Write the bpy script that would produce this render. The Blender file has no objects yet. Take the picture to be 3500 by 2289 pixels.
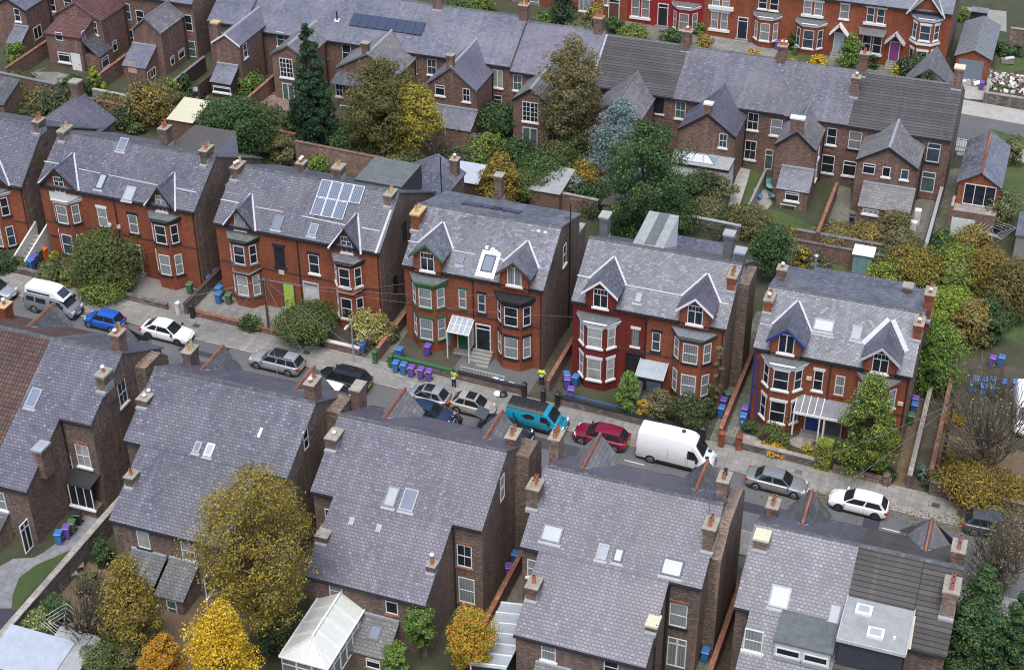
import bpy, bmesh, math, random
import numpy as np
from mathutils import Vector, Matrix
SC = bpy.context.scene
COL = SC.collection
RND = random.Random(7)
# ------------------------------------------------------------------ camera model (fitted once to the street's own lines)
F, PITCH, ROLL, YAW = 5380.6, 33.85522735, 0.41359162, 20.01349918
CAMH, SLOPE = 76.0, 0.04
_p, _r, _y = map(math.radians, (PITCH, ROLL, YAW))
_fw = np.array([-math.sin(_y)*math.cos(_p), math.cos(_y)*math.cos(_p), -math.sin(_p)])
_rt = np.array([math.cos(_y), math.sin(_y), 0.]); _dn = np.cross(_fw, _rt)
RM = np.array([math.cos(_r)*_rt+math.sin(_r)*_dn, -math.sin(_r)*_rt+math.cos(_r)*_dn, _fw])
OFF = dict(A=(0,0), B=(850,0), C=(1700,0), D=(2600,0), E=(0,550), F=(700,550), G=(1350,650), H=(1900,750), I=(2500,850),
           J=(2600,450), K=(1250,1150), L=(2100,1300), M=(0,1050), N=(0,1689), O=(800,1689), P=(1650,1689), Q=(2600,1689), R=(2700,1200))
def Z(k, a, b):
    o = OFF[k]; return (o[0]+a*.38527, o[1]+b*.38527)
def ray(q):
    return RM.T @ np.array([(q[0]-1750)/F, (q[1]-1144.5)/F, 1.])
def gz(x): return -SLOPE*x
def _pt(d, t): return Vector((d[0]*t, d[1]*t, CAMH+d[2]*t))
def onG(q, h=0.):
    d = ray(q); return _pt(d, (h-CAMH)/(d[2]+SLOPE*d[0]))
def onY(q, y):
    d = ray(q); return _pt(d, y/d[1])
def onX(q, x):
    d = ray(q); return _pt(d, x/d[0])
def onS(q, y0, z0, k):            # sloping plane z = z0 + k (y-y0)
    d = ray(q); return _pt(d, (z0-k*y0-CAMH)/(d[2]-k*d[1]))
# ------------------------------------------------------------------ materials
def nt(name):
    m = bpy.data.materials.new(name); m.use_nodes = True
    return m, m.node_tree.nodes, m.node_tree.links, m.node_tree.nodes['Principled BSDF']
def ramp(N, stops, interp='LINEAR'):
    r = N.new('ShaderNodeValToRGB'); r.color_ramp.interpolation = interp
    e = r.color_ramp.elements
    while len(e) < len(stops): e.new(0.5)
    for i, (p, c) in enumerate(stops):
        e[i].position = p; e[i].color = (*c, 1)
    return r
def noise(N, L, vec, scale, detail=4, rough=.6):
    n = N.new('ShaderNodeTexNoise'); n.inputs['Scale'].default_value = scale
    n.inputs['Detail'].default_value = detail; n.inputs['Roughness'].default_value = rough
    L.new(vec, n.inputs['Vector']); return n
def mixc(N, L, fac, a, b, mode='MIX'):
    m = N.new('ShaderNodeMix'); m.data_type = 'RGBA'; m.blend_type = mode
    for s, v in ((m.inputs[0], fac), (m.inputs[6], a), (m.inputs[7], b)):
        if hasattr(v, 'is_output'): L.new(v, s)
        elif isinstance(v, (int, float)): s.default_value = v
        else: s.default_value = (*v, 1)
    return m.outputs[2]
def mapr(N, L, v, a, b, c, d):
    m = N.new('ShaderNodeMapRange'); L.new(v, m.inputs[0])
    for i, x in enumerate((a, b, c, d)): m.inputs[i+1].default_value = x
    return m.outputs[0]
def bump(N, L, B, h, strength=.5, dist=.02):
    b = N.new('ShaderNodeBump'); b.inputs['Strength'].default_value = strength; b.inputs['Distance'].default_value = dist
    L.new(h, b.inputs['Height']); L.new(b.outputs[0], B.inputs['Normal'])
def coords(N, kind='UV'):
    return N.new('ShaderNodeTexCoord').outputs[kind]
M = {}
def plain(name, col, rough=.6, var=.12, metal=0., scale=3., spec=.5, dirt=.0):
    m, N, L, B = nt(name)
    g = N.new('ShaderNodeNewGeometry').outputs['Position']
    n = noise(N, L, g, scale, 5, .65)
    lo = tuple(c*(1-var) for c in col); hi = tuple(min(1, c*(1+var)) for c in col)
    r = ramp(N, [(.3, lo), (.7, hi)]); L.new(n.outputs[0], r.inputs[0])
    out = r.outputs[0]
    if dirt:
        n2 = noise(N, L, g, .9, 6, .7)
        out = mixc(N, L, mapr(N, L, n2.outputs[0], .5, .75, 0, dirt), out, (.06,.055,.045))
    L.new(out, B.inputs['Base Color'])
    B.inputs['Roughness'].default_value = rough; B.inputs['Metallic'].default_value = metal
    B.inputs['Specular IOR Level'].default_value = spec
    M[name] = m; return m
def courses(name, stops, bw, bh, gap=.012, mortar=(.05,.05,.055), rough=.55, patch=None, patch_amt=.5, moss=None, moss_amt=0., streak=.3, off=.5, bstr=.6, seed=0.):
    """slate / tile / brick / flag courses: per-piece colours from a ramp, dark joints, weather patches"""
    m, N, L, B = nt(name)
    uv = coords(N)
    mp = N.new('ShaderNodeMapping'); mp.inputs['Location'].default_value = (seed, seed*1.7, 0); L.new(uv, mp.inputs[0]); uv = mp.outputs[0]
    wob = noise(N, L, uv, 1.3, 2); 
    va = N.new('ShaderNodeVectorMath'); va.operation = 'SCALE'; va.inputs[3].default_value = bh*.25
    sub = N.new('ShaderNodeVectorMath'); sub.operation = 'SUBTRACT'; L.new(wob.outputs[1], sub.inputs[0]); sub.inputs[1].default_value = (.5,.5,.5)
    L.new(sub.outputs[0], va.inputs[0])
    ad = N.new('ShaderNodeVectorMath'); L.new(uv, ad.inputs[0]); L.new(va.outputs[0], ad.inputs[1])
    b = N.new('ShaderNodeTexBrick'); L.new(ad.outputs[0], b.inputs['Vector'])
    b.offset = off
    for k, v in (('Scale', 1.), ('Mortar Size', gap), ('Mortar Smooth', .25), ('Bias', 0.), ('Brick Width', bw), ('Row Height', bh)):
        b.inputs[k].default_value = v
    b.inputs['Color1'].default_value = (0,0,0,1); b.inputs['Color2'].default_value = (1,1,1,1); b.inputs['Mortar'].default_value = (.5,.5,.5,1)
    r = ramp(N, stops); L.new(b.outputs['Color'], r.inputs[0]); col = r.outputs[0]
    if patch:
        n1 = noise(N, L, uv, .32, 6, .6)
        col = mixc(N, L, mapr(N, L, n1.outputs[0], .42, .68, 0, patch_amt), col, patch)
    n3 = noise(N, L, uv, 9., 5, .7)
    col = mixc(N, L, 1., col, mixc(N, L, n3.outputs[0], (.72,.72,.72), (1.25,1.25,1.25)), 'MULTIPLY')
    n5 = noise(N, L, uv, .17, 3, .5); col = mixc(N, L, 1., col, mixc(N, L, mapr(N, L, n5.outputs[0], .3, .7, 0, 1), (.78,.79,.80), (1.2,1.18,1.17)), 'MULTIPLY')
    if moss:
        n2 = noise(N, L, uv, .75, 9, .78)
        col = mixc(N, L, mapr(N, L, n2.outputs[0], .55, .72, 0, moss_amt), col, moss)
    if streak:
        ms = N.new('ShaderNodeMapping'); ms.inputs['Scale'].default_value = (1.6, .12, 1); L.new(uv, ms.inputs[0])
        n4 = noise(N, L, ms.outputs[0], 1., 5, .6)
        col = mixc(N, L, mapr(N, L, n4.outputs[0], .52, .72, 0, streak), col, tuple(min(1,c*1.7) for c in stops[-1][1]))
    col = mixc(N, L, mapr(N, L, b.outputs['Fac'], 0, 1, 0, .9), col, mortar)
    L.new(col, B.inputs['Base Color'])
    B.inputs['Roughness'].default_value = rough*(.78 if 'slate' in name else 1); B.inputs['Specular IOR Level'].default_value = .62 if 'slate' in name else .4
    inv = N.new('ShaderNodeMath'); inv.operation = 'SUBTRACT'; inv.inputs[0].default_value = 1; L.new(b.outputs['Fac'], inv.inputs[1])
    pc = N.new('ShaderNodeMath'); pc.operation = 'MULTIPLY_ADD'; L.new(b.outputs['Color'], pc.inputs[0]); pc.inputs[1].default_value = .35; L.new(inv.outputs[0], pc.inputs[2])
    bump(N, L, B, pc.outputs[0], bstr, .02)
    M[name] = m; return m
# slates and tiles
courses('slate_purple', [(0,(.059,.061,.086)), (.35,(.083,.086,.118)), (.75,(.107,.107,.146)), (.93,(.134,.136,.177)), (1,(.179,.186,.233))], .29, .235, .027, (.045,.043,.055), .5, (.16,.155,.178), .65, (.10,.105,.10), .5)
courses('slate_violet', [(0,(.064,.064,.092)), (.4,(.092,.092,.126)), (.8,(.115,.114,.155)), (.95,(.140,.140,.182)), (1,(.187,.190,.239))], .28, .23, .027, (.05,.045,.06), .5, (.175,.15,.185), .75, (.10,.10,.10), .45, seed=3.3)
courses('slate_grey', [(0,(.056,.060,.088)), (.35,(.087,.092,.124)), (.7,(.112,.116,.155)), (.9,(.162,.170,.216)), (1,(.204,.211,.252))], .34, .205, .016, (.045,.046,.055), .5, (.185,.19,.205), .6, (.25,.26,.22), .5, seed=8.1)
courses('slate_mossy', [(0,(.056,.060,.085)), (.35,(.083,.088,.122)), (.7,(.109,.114,.151)), (.9,(.156,.164,.206)), (1,(.186,.193,.226))], .34, .205, .016, (.045,.046,.055), .5, (.13,.13,.16), .5, (.34,.34,.24), .75, .25, seed=5.7)
courses('slate_blue', [(0,(.084,.091,.124)), (.4,(.113,.120,.161)), (.8,(.138,.144,.190)), (1,(.161,.168,.212))], .34, .26, .014, (.07,.072,.085), .5, (.19,.19,.22), .6, (.13,.14,.14), .4, seed=2.2)
courses('slate_pink', [(0,(.098,.094,.131)), (.4,(.125,.121,.162)), (.8,(.147,.142,.189)), (1,(.160,.157,.198))], .34, .26, .014, (.085,.08,.09), .5, (.20,.185,.225), .5, (.2,.21,.21), .3, seed=4.9)
courses('slate_dark', [(0,(.053,.056,.062)), (.5,(.079,.083,.090)), (.9,(.109,.112,.121)), (1,(.165,.173,.179))], .30, .24, .016, (.035,.035,.038), .55, (.10,.11,.09), .5, (.13,.15,.10), .4, seed=6.6)
courses('tile_concrete', [(0,(.053,.051,.055)), (.5,(.065,.062,.066)), (1,(.081,.077,.081))], 400., .34, .035, (.02,.02,.02), .75, (.085,.08,.08), .5, (.17,.17,.14), .35, off=0., bstr=.9)
courses('tile_brown', [(0,(.053,.050,.047)), (.5,(.068,.062,.060)), (1,(.087,.081,.075))], 400., .34, .03, (.018,.017,.016), .8, (.09,.085,.08), .5, (.15,.14,.12), .3, off=0., bstr=.9, seed=1.1)
courses('tile_red', [(0,(.075,.042,.037)), (.5,(.095,.054,.047)), (1,(.125,.073,.063))], .28, .34, .03, (.03,.018,.016), .8, (.08,.052,.048), .5, (.26,.22,.2), .4, off=0., bstr=.9, seed=9.)
courses('tile_maroon', [(0,(.10,.045,.045)), (.5,(.125,.055,.055)), (1,(.16,.075,.07))], .3, .34, .03, (.04,.02,.02), .8, (.095,.05,.05), .4, (.25,.2,.19), .15, off=0., bstr=.9, seed=5.)
courses('slate_weathered', [(0,(.105,.101,.112)), (.4,(.136,.132,.149)), (.8,(.167,.162,.179)), (1,(.203,.200,.209))], .5, .34, .02, (.08,.075,.07), .7, (.2,.19,.17), .5, (.24,.23,.15), .4, seed=7.4)
# bricks
courses('brick_red', [(0,(.192,.050,.022)), (.5,(.254,.068,.029)), (1,(.322,.097,.045))], .225, .075, .006, (.18,.08,.05), .85, (.165,.05,.028), .6, (.085,.04,.028), .6, bstr=.15)
courses('brick_painted', [(0,(.145,.018,.014)), (.5,(.165,.022,.017)), (1,(.19,.03,.022))], .225, .075, .004, (.13,.018,.014), .6, (.115,.018,.014), .6, bstr=.12)
courses('brick_crimson', [(0,(.25,.018,.02)), (.5,(.28,.022,.024)), (1,(.30,.03,.03))], .225, .075, .004, (.24,.02,.02), .6, (.23,.02,.02), .4, bstr=.12)
courses('brick_brown', [(0,(.07,.043,.034)), (.35,(.115,.072,.057)), (.7,(.16,.104,.083)), (1,(.26,.19,.155))], .225, .075, .008, (.19,.155,.13), .9, (.14,.088,.07), .6, (.10,.072,.062), .5, bstr=.25)
courses('brick_sooty', [(0,(.103,.072,.058)), (.35,(.163,.114,.091)), (.7,(.214,.154,.124)), (1,(.345,.259,.211))], .225, .075, .008, (.13,.105,.09), .9, (.095,.072,.062), .6, (.06,.048,.042), .6, bstr=.25, seed=4.)
courses('brick_rear', [(0,(.095,.047,.036)), (.35,(.145,.076,.058)), (.7,(.19,.106,.084)), (1,(.29,.195,.16))], .225, .075, .008, (.2,.15,.125), .9, (.17,.092,.072), .6, (.12,.075,.062), .4, bstr=.25, seed=2.)
courses('brick_buff', [(0,(.15,.095,.07)), (.35,(.24,.16,.115)), (.7,(.31,.215,.16)), (1,(.40,.32,.26))], .225, .075, .010, (.12,.09,.08), .9, (.2,.13,.1), .6, (.12,.09,.07), .4, bstr=.3, seed=12.)
courses('stone_wall', [(0,(.10,.085,.075)), (.5,(.16,.135,.12)), (1,(.24,.21,.19))], .42, .2, .02, (.07,.06,.055), .9, (.12,.105,.095), .6, (.09,.10,.06), .5, bstr=.5, seed=6.)
courses('stone_pink', [(0,(.15,.10,.085)), (.5,(.21,.145,.125)), (1,(.28,.205,.18))], .5, .2, .02, (.09,.07,.065), .9, (.17,.12,.105), .6, (.10,.10,.07), .4, bstr=.5, seed=3.)
courses('coping_red', [(0,(.22,.085,.05)), (.5,(.28,.115,.07)), (1,(.35,.17,.11))], .32, .5, .02, (.1,.06,.045), .85, (.2,.1,.075), .6, (.16,.13,.08), .5, bstr=.3)
courses('ridge_red', [(0,(.16,.065,.045)), (.5,(.21,.085,.058)), (1,(.27,.13,.085))], .45, 2., .02, (.12,.06,.045), .8, (.26,.11,.075), .4, bstr=.3)
courses('coping_stone', [(0,(.24,.22,.20)), (.5,(.30,.275,.25)), (1,(.37,.345,.31))], .6, .6, .02, (.15,.14,.125), .85, (.22,.20,.18), .6, (.17,.17,.11), .5, bstr=.3)
courses('flagstone', [(0,(.193,.189,.174)), (.5,(.223,.217,.200)), (1,(.256,.251,.231))], .9, .62, .018, (.12,.115,.10), .85, (.225,.217,.195), .6, (.17,.17,.13), .25, bstr=.3)
courses('flagstone_grey', [(0,(.17,.175,.185)), (.5,(.205,.21,.22)), (1,(.24,.245,.255))], .6, .6, .015, (.11,.115,.12), .85, (.18,.18,.185), .5, (.15,.16,.13), .3, bstr=.3)
courses('paving_green', [(0,(.12,.125,.095)), (.5,(.155,.16,.125)), (1,(.20,.20,.165))], .55, .45, .025, (.06,.065,.04), .9, (.12,.125,.085), .6, (.10,.115,.06), .5, bstr=.35)
courses('paving_old', [(0,(.185,.18,.165)), (.5,(.22,.215,.2)), (1,(.26,.25,.23))], .75, .6, .02, (.10,.10,.08), .9, (.17,.165,.15), .6, (.14,.145,.1), .4, bstr=.3)
plain('concrete', (.27,.26,.235), .9, .16, 0, 2.2, .3, .35)
plain('concrete_pale', (.36,.35,.325), .9, .14, 0, 2.2, .3, .3)
plain('gravel', (.205,.195,.18), .95, .3, 0, 14, .2, .3)
plain('yard', (.155,.15,.125), .95, .3, 0, 3, .2, .4)
plain('soil', (.075,.058,.045), .95, .45, 0, 4, .2, .3)
plain('white', (.74,.74,.72), .45, .05, 0, 5, .4, .06)
plain('white_dirty', (.58,.575,.54), .6, .12, 0, 4, .4, .18)
plain('cream', (.60,.55,.40), .6, .08, 0, 4, .4, .1)
plain('black', (.022,.023,.026), .45, .3, 0, 5)
plain('dark_grey', (.055,.058,.065), .5, .2, 0, 5)
plain('grey_stone', (.12,.125,.13), .75, .2, 0, 4)
plain('green_paint', (.035,.13,.05), .5, .15, 0, 4)
plain('lime', (.40,.52,.08), .4, .04, 0, 4)
plain('blue_paint', (.015,.05,.25), .4, .1, 0, 4)
plain('pale_blue', (.36,.45,.49), .45, .06, 0, 4)
plain('purple_paint', (.25,.06,.22), .45, .1, 0, 4)
plain('teal_paint', (.17,.31,.33), .5, .08, 0, 4)
plain('navy_door', (.012,.02,.045), .4, .1, 0, 4)
plain('lead', (.32,.335,.36), .55, .15, 0, 4, .5, .2)
plain('lead_dark', (.17,.18,.20), .55, .2, 0, 3, .5, .3)
plain('lead_white', (.46,.475,.49), .6, .15, 0, 4, .4, .35)
plain('felt', (.12,.135,.135), .9, .22, 0, 2.5, .3, .35)
plain('felt_pale', (.30,.31,.315), .9, .12, 0, 2, .3, .3)
plain('felt_dark', (.045,.047,.06), .85, .2, 0, 6, .3)
plain('felt_brown', (.085,.078,.075), .9, .2, 0, 2.5, .3, .3)
plain('terracotta', (.42,.15,.07), .75, .18, 0, 6, .3, .2)
plain('terracotta_pink', (.40,.14,.12), .75, .15, 0, 6, .3, .15)
plain('pot_buff', (.50,.37,.19), .75, .15, 0, 6, .3, .2)
plain('flaunch', (.30,.285,.24), .9, .25, 0, 3, .2, .35)
plain('plastic_cap', (.78,.78,.78), .4, .05)
plain('steel', (.45,.46,.48), .35, .1, .8)
plain('wood', (.22,.165,.11), .8, .25, 0, 6, .3, .2)
plain('wood_grey', (.25,.235,.215), .85, .2, 0, 6, .3, .2)
plain('wood_dark', (.075,.05,.038), .85, .3, 0, 5, .3, .2)
plain('wood_new', (.46,.35,.20), .7, .12, 0, 5)
plain('bark', (.085,.068,.055), .95, .35, 0, 8, .2)
plain('bark_pale', (.20,.18,.15), .95, .3, 0, 8, .2)
plain('twig', (.13,.11,.085), .95, .3, 0, 3, .2)
plain('rubber', (.018,.018,.019), .8, .2)
plain('trim_dark', (.02,.021,.023), .5, .2)
plain('alloy', (.42,.43,.45), .3, .1, .7)
plain('tail_red', (.45,.012,.015), .25, .1)
plain('lamp_clear', (.72,.74,.76), .12, .05, 0, 4, .8)
plain('plate_yellow', (.65,.48,.04), .5, .05)
plain('skin', (.50,.29,.21), .6, .06)
plain('hair', (.03,.022,.017), .7, .2)
plain('hivis', (.62,.85,.04), .55, .06)
plain('reflective', (.62,.64,.64), .3, .05)
plain('trouser', (.018,.02,.028), .8, .2)
plain('shirt_black', (.02,.021,.024), .8, .2)
plain('glove_blue', (.03,.12,.5), .6, .1)
plain('bin_purple', (.15,.08,.36), .42, .08, 0, 5)
plain('bin_blue', (.05,.17,.42), .42, .08, 0, 5)
plain('bin_green', (.07,.145,.075), .45, .1, 0, 5)
plain('bin_black', (.022,.024,.028), .45, .2, 0, 5)
plain('crate_blue', (.12,.27,.62), .5, .1, 0, 5)
plain('plastic_orange', (.75,.16,.015), .5, .08)
plain('plastic_white', (.75,.76,.78), .5, .06)
plain('plastic_blue', (.04,.18,.6), .5, .1)
plain('plastic_teal', (.16,.36,.36), .5, .1)
plain('plastic_red', (.5,.03,.04), .5, .1)
plain('bench_green', (.36,.46,.38), .6, .08)
plain('render_white', (.62,.63,.61), .8, .08, 0, 3, .3, .12)
plain('render_pink', (.50,.35,.29), .85, .15, 0, 3, .3, .25)
plain('poly_roof', (.60,.61,.57), .3, .06, 0, 2.5)
plain('poly_cream', (.55,.52,.38), .4, .08, 0, 2.5)
plain('glass_roof', (.34,.38,.42), .12, .1, 0, 2, .7)
plain('rooflight', (.17,.20,.26), .1, .1, 0, 1.2, .5)
plain('rooflight_bright', (.36,.39,.43), .15, .06, 0, 1.2, .4)
plain('shutter_grey', (.17,.205,.245), .55, .06)
plain('metal_sheet', (.40,.44,.50), .5, .1, .2, 2)
plain('rust_sheet', (.13,.055,.04), .7, .3)
def glass(name, col, stripe=None):
    m, N, L, B = nt(name)
    uv = coords(N)
    n = noise(N, L, uv, .8, 3)
    c = ramp(N, [(.3, tuple(x*.6 for x in col)), (.7, tuple(x*1.35 for x in col))]); L.new(n.outputs[0], c.inputs[0]); out = c.outputs[0]
    if stripe:
        w = N.new('ShaderNodeTexWave'); w.inputs['Scale'].default_value = 1.6; w.inputs['Distortion'].default_value = 1.2; L.new(uv, w.inputs[0])
        out = mixc(N, L, w.outputs[1], out, stripe)
    L.new(out, B.inputs['Base Color']); B.inputs['Roughness'].default_value = .07; B.inputs['Specular IOR Level'].default_value = .28
    M[name] = m
glass('glass_dark', (.022,.026,.034)); glass('glass_blue', (.05,.065,.09)); glass('glass_net', (.20,.22,.23), (.27,.29,.29)); glass('glass_blind', (.34,.35,.33)); glass('glass_green', (.08,.13,.12))
glass('glass_car', (.018,.022,.026)); glass('glass_curtain', (.14,.15,.15), (.26,.26,.25))
GL = ['glass_dark','glass_dark','glass_blue','glass_net','glass_curtain']
def solar():
    m, N, L, B = nt('solar')
    uv = coords(N); b = N.new('ShaderNodeTexBrick'); b.offset = 0; L.new(uv, b.inputs[0])
    for k, v in (('Scale',1.),('Mortar Size',.012),('Brick Width',.165),('Row Height',.165)): b.inputs[k].default_value = v
    b.inputs['Color1'].default_value = (.085,.11,.165,1); b.inputs['Color2'].default_value = (.105,.13,.185,1); b.inputs['Mortar'].default_value = (.30,.33,.38,1)
    L.new(b.outputs[0], B.inputs['Base Color']); B.inputs['Roughness'].default_value = .15; M['solar'] = m
solar()
plain('solar_dark', (.04,.055,.095), .15, .15, 0, 3, .6)
def asphalt():
    m, N, L, B = nt('asphalt'); g = N.new('ShaderNodeNewGeometry').outputs['Position']
    n1 = noise(N, L, g, .35, 6); n2 = noise(N, L, g, 22, 4, .8); n3 = noise(N, L, g, 1.6, 6, .7)
    c = ramp(N, [(.3,(.075,.078,.082)), (.7,(.115,.118,.122))]); L.new(n1.outputs[0], c.inputs[0])
    o = mixc(N, L, mapr(N, L, n2.outputs[0], .3, .7, 0, .5), c.outputs[0], (.15,.15,.15))
    o = mixc(N, L, mapr(N, L, n3.outputs[0], .58, .7, 0, .5), o, (.05,.05,.052))
    L.new(o, B.inputs['Base Color']); B.inputs['Roughness'].default_value = .8; bump(N, L, B, n2.outputs[0], .2, .01); M['asphalt'] = m
asphalt()
def turf(name, a, b, c_, leaf=(.25,.13,.04), leaf_amt=.5, sc=2.):
    m, N, L, B = nt(name); g = N.new('ShaderNodeNewGeometry').outputs['Position']
    n1 = noise(N, L, g, sc*.3, 6, .7); n2 = noise(N, L, g, 14, 6, .8); n3 = noise(N, L, g, sc*2.2, 7, .75)
    c = ramp(N, [(.32, a), (.5, b), (.68, c_)]); L.new(n1.outputs[0], c.inputs[0])
    o = mixc(N, L, 1., c.outputs[0], mixc(N, L, n2.outputs[0], (.5,.5,.5), (1.6,1.6,1.6)), 'MULTIPLY')
    o = mixc(N, L, mapr(N, L, n3.outputs[0], .56, .66, 0, leaf_amt), o, leaf)
    L.new(o, B.inputs['Base Color']); B.inputs['Roughness'].default_value = .95; bump(N, L, B, n2.outputs[0], .6, .05); M[name] = m
plain('road_worn', (.13,.13,.132), .9, .15, 0, 6, .2)
turf('turf', (.03,.042,.02), (.045,.052,.026), (.065,.056,.034), (.13,.085,.035), .5)
turf('lawn', (.035,.062,.016), (.052,.082,.024), (.08,.09,.034), (.20,.15,.05), .25)
turf('lawn_artificial', (.035,.06,.015), (.045,.07,.02), (.05,.075,.02), (.1,.09,.03), .1)
turf('rough_ground', (.04,.043,.026), (.062,.055,.04), (.09,.075,.055), (.15,.095,.045), .5)
turf('leaf_litter', (.10,.075,.05), (.13,.095,.06), (.16,.11,.06), (.34,.19,.05), .8, 4.)
def leafmat(name, a, b, c_, hi=None):
    m, N, L, B = nt(name); g = N.new('ShaderNodeNewGeometry')
    at = N.new('ShaderNodeAttribute'); at.attribute_name = 'lv'
    n = noise(N, L, g.outputs['Position'], .7, 4, .6)
    ad = N.new('ShaderNodeMath'); ad.operation = 'MULTIPLY_ADD'; L.new(at.outputs['Fac'], ad.inputs[0]); ad.inputs[1].default_value = .55
    ml = N.new('ShaderNodeMath'); ml.operation = 'MULTIPLY'; L.new(n.outputs[0], ml.inputs[0]); ml.inputs[1].default_value = .5; L.new(ml.outputs[0], ad.inputs[2])
    st = [(.18, a), (.5, b), (.82, c_)]
    if hi: st.append((.97, hi))
    c = ramp(N, st); L.new(ad.outputs[0], c.inputs[0])
    L.new(c.outputs[0], B.inputs['Base Color']); B.inputs['Roughness'].default_value = .7; B.inputs['Specular IOR Level'].default_value = .25
    tr = N.new('ShaderNodeBsdfTranslucent'); L.new(c.outputs[0], tr.inputs[0]); mx = N.new('ShaderNodeMixShader'); mx.inputs[0].default_value = .32
    L.new(B.outputs[0], mx.inputs[1]); L.new(tr.outputs[0], mx.inputs[2]); L.new(mx.outputs[0], N['Material Output'].inputs[0])
    M[name] = m
leafmat('leaf_dark', (.020,.052,.024), (.041,.086,.040), (.076,.136,.059))
leafmat('leaf_conifer', (.020,.054,.030), (.040,.086,.047), (.076,.136,.071))
leafmat('leaf_green', (.052,.092,.028), (.101,.168,.052), (.168,.245,.076))
leafmat('leaf_bright', (.101,.185,.034), (.202,.320,.059), (.320,.438,.084))
leafmat('leaf_olive', (.076,.084,.034), (.144,.144,.054), (.228,.202,.076))
leafmat('leaf_bronze', (.102,.084,.034), (.186,.150,.054), (.300,.234,.078))
leafmat('leaf_mustard', (.185,.144,.028), (.353,.252,.040), (.522,.379,.067))
leafmat('leaf_yellow', (.404,.252,.020), (.707,.454,.028), (.926,.673,.052))
leafmat('leaf_orange', (.337,.144,.024), (.572,.252,.034), (.742,.421,.052))
leafmat('leaf_lime', (.168,.220,.034), (.320,.353,.052), (.472,.488,.084))
leafmat('leaf_bluish', (.101,.152,.144), (.202,.277,.269), (.337,.430,.421))
leafmat('leaf_khaki', (.118,.118,.059), (.202,.193,.101), (.304,.277,.152))
leafmat('leaf_cream', (.168,.220,.067), (.337,.370,.136), (.673,.641,.370))
def paint(name, col, flake=.0, rough=.25):
    m, N, L, B = nt(name); B.inputs['Base Color'].default_value = (*col, 1); B.inputs['Roughness'].default_value = rough
    g = N.new('ShaderNodeNewGeometry').outputs['Position']; n = noise(N, L, g, 2.5, 5)
    o = mixc(N, L, mapr(N, L, n.outputs[0], .4, .75, 0, .18), col, tuple(c*.6+.02 for c in col)); L.new(o, B.inputs['Base Color'])
    B.inputs['Metallic'].default_value = flake; B.inputs['Coat Weight'].default_value = .6; B.inputs['Coat Roughness'].default_value = .08; M[name] = m
paint('paint_white', (.80,.81,.82)); paint('paint_silver', (.40,.42,.44), .4, .3); paint('paint_blue', (.012,.10,.46), .1); paint('paint_black', (.012,.014,.018))
paint('paint_greydark', (.10,.115,.13), .4); paint('paint_beige', (.42,.385,.33), .2); paint('paint_turq', (.012,.27,.40)); paint('paint_red', (.19,.008,.035), .1)
paint('paint_navy', (.015,.035,.075), .1); paint('paint_greysil', (.33,.35,.35), .5, .3); paint('paint_grey2', (.23,.24,.27), .3)
LOCAL = set()
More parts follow.
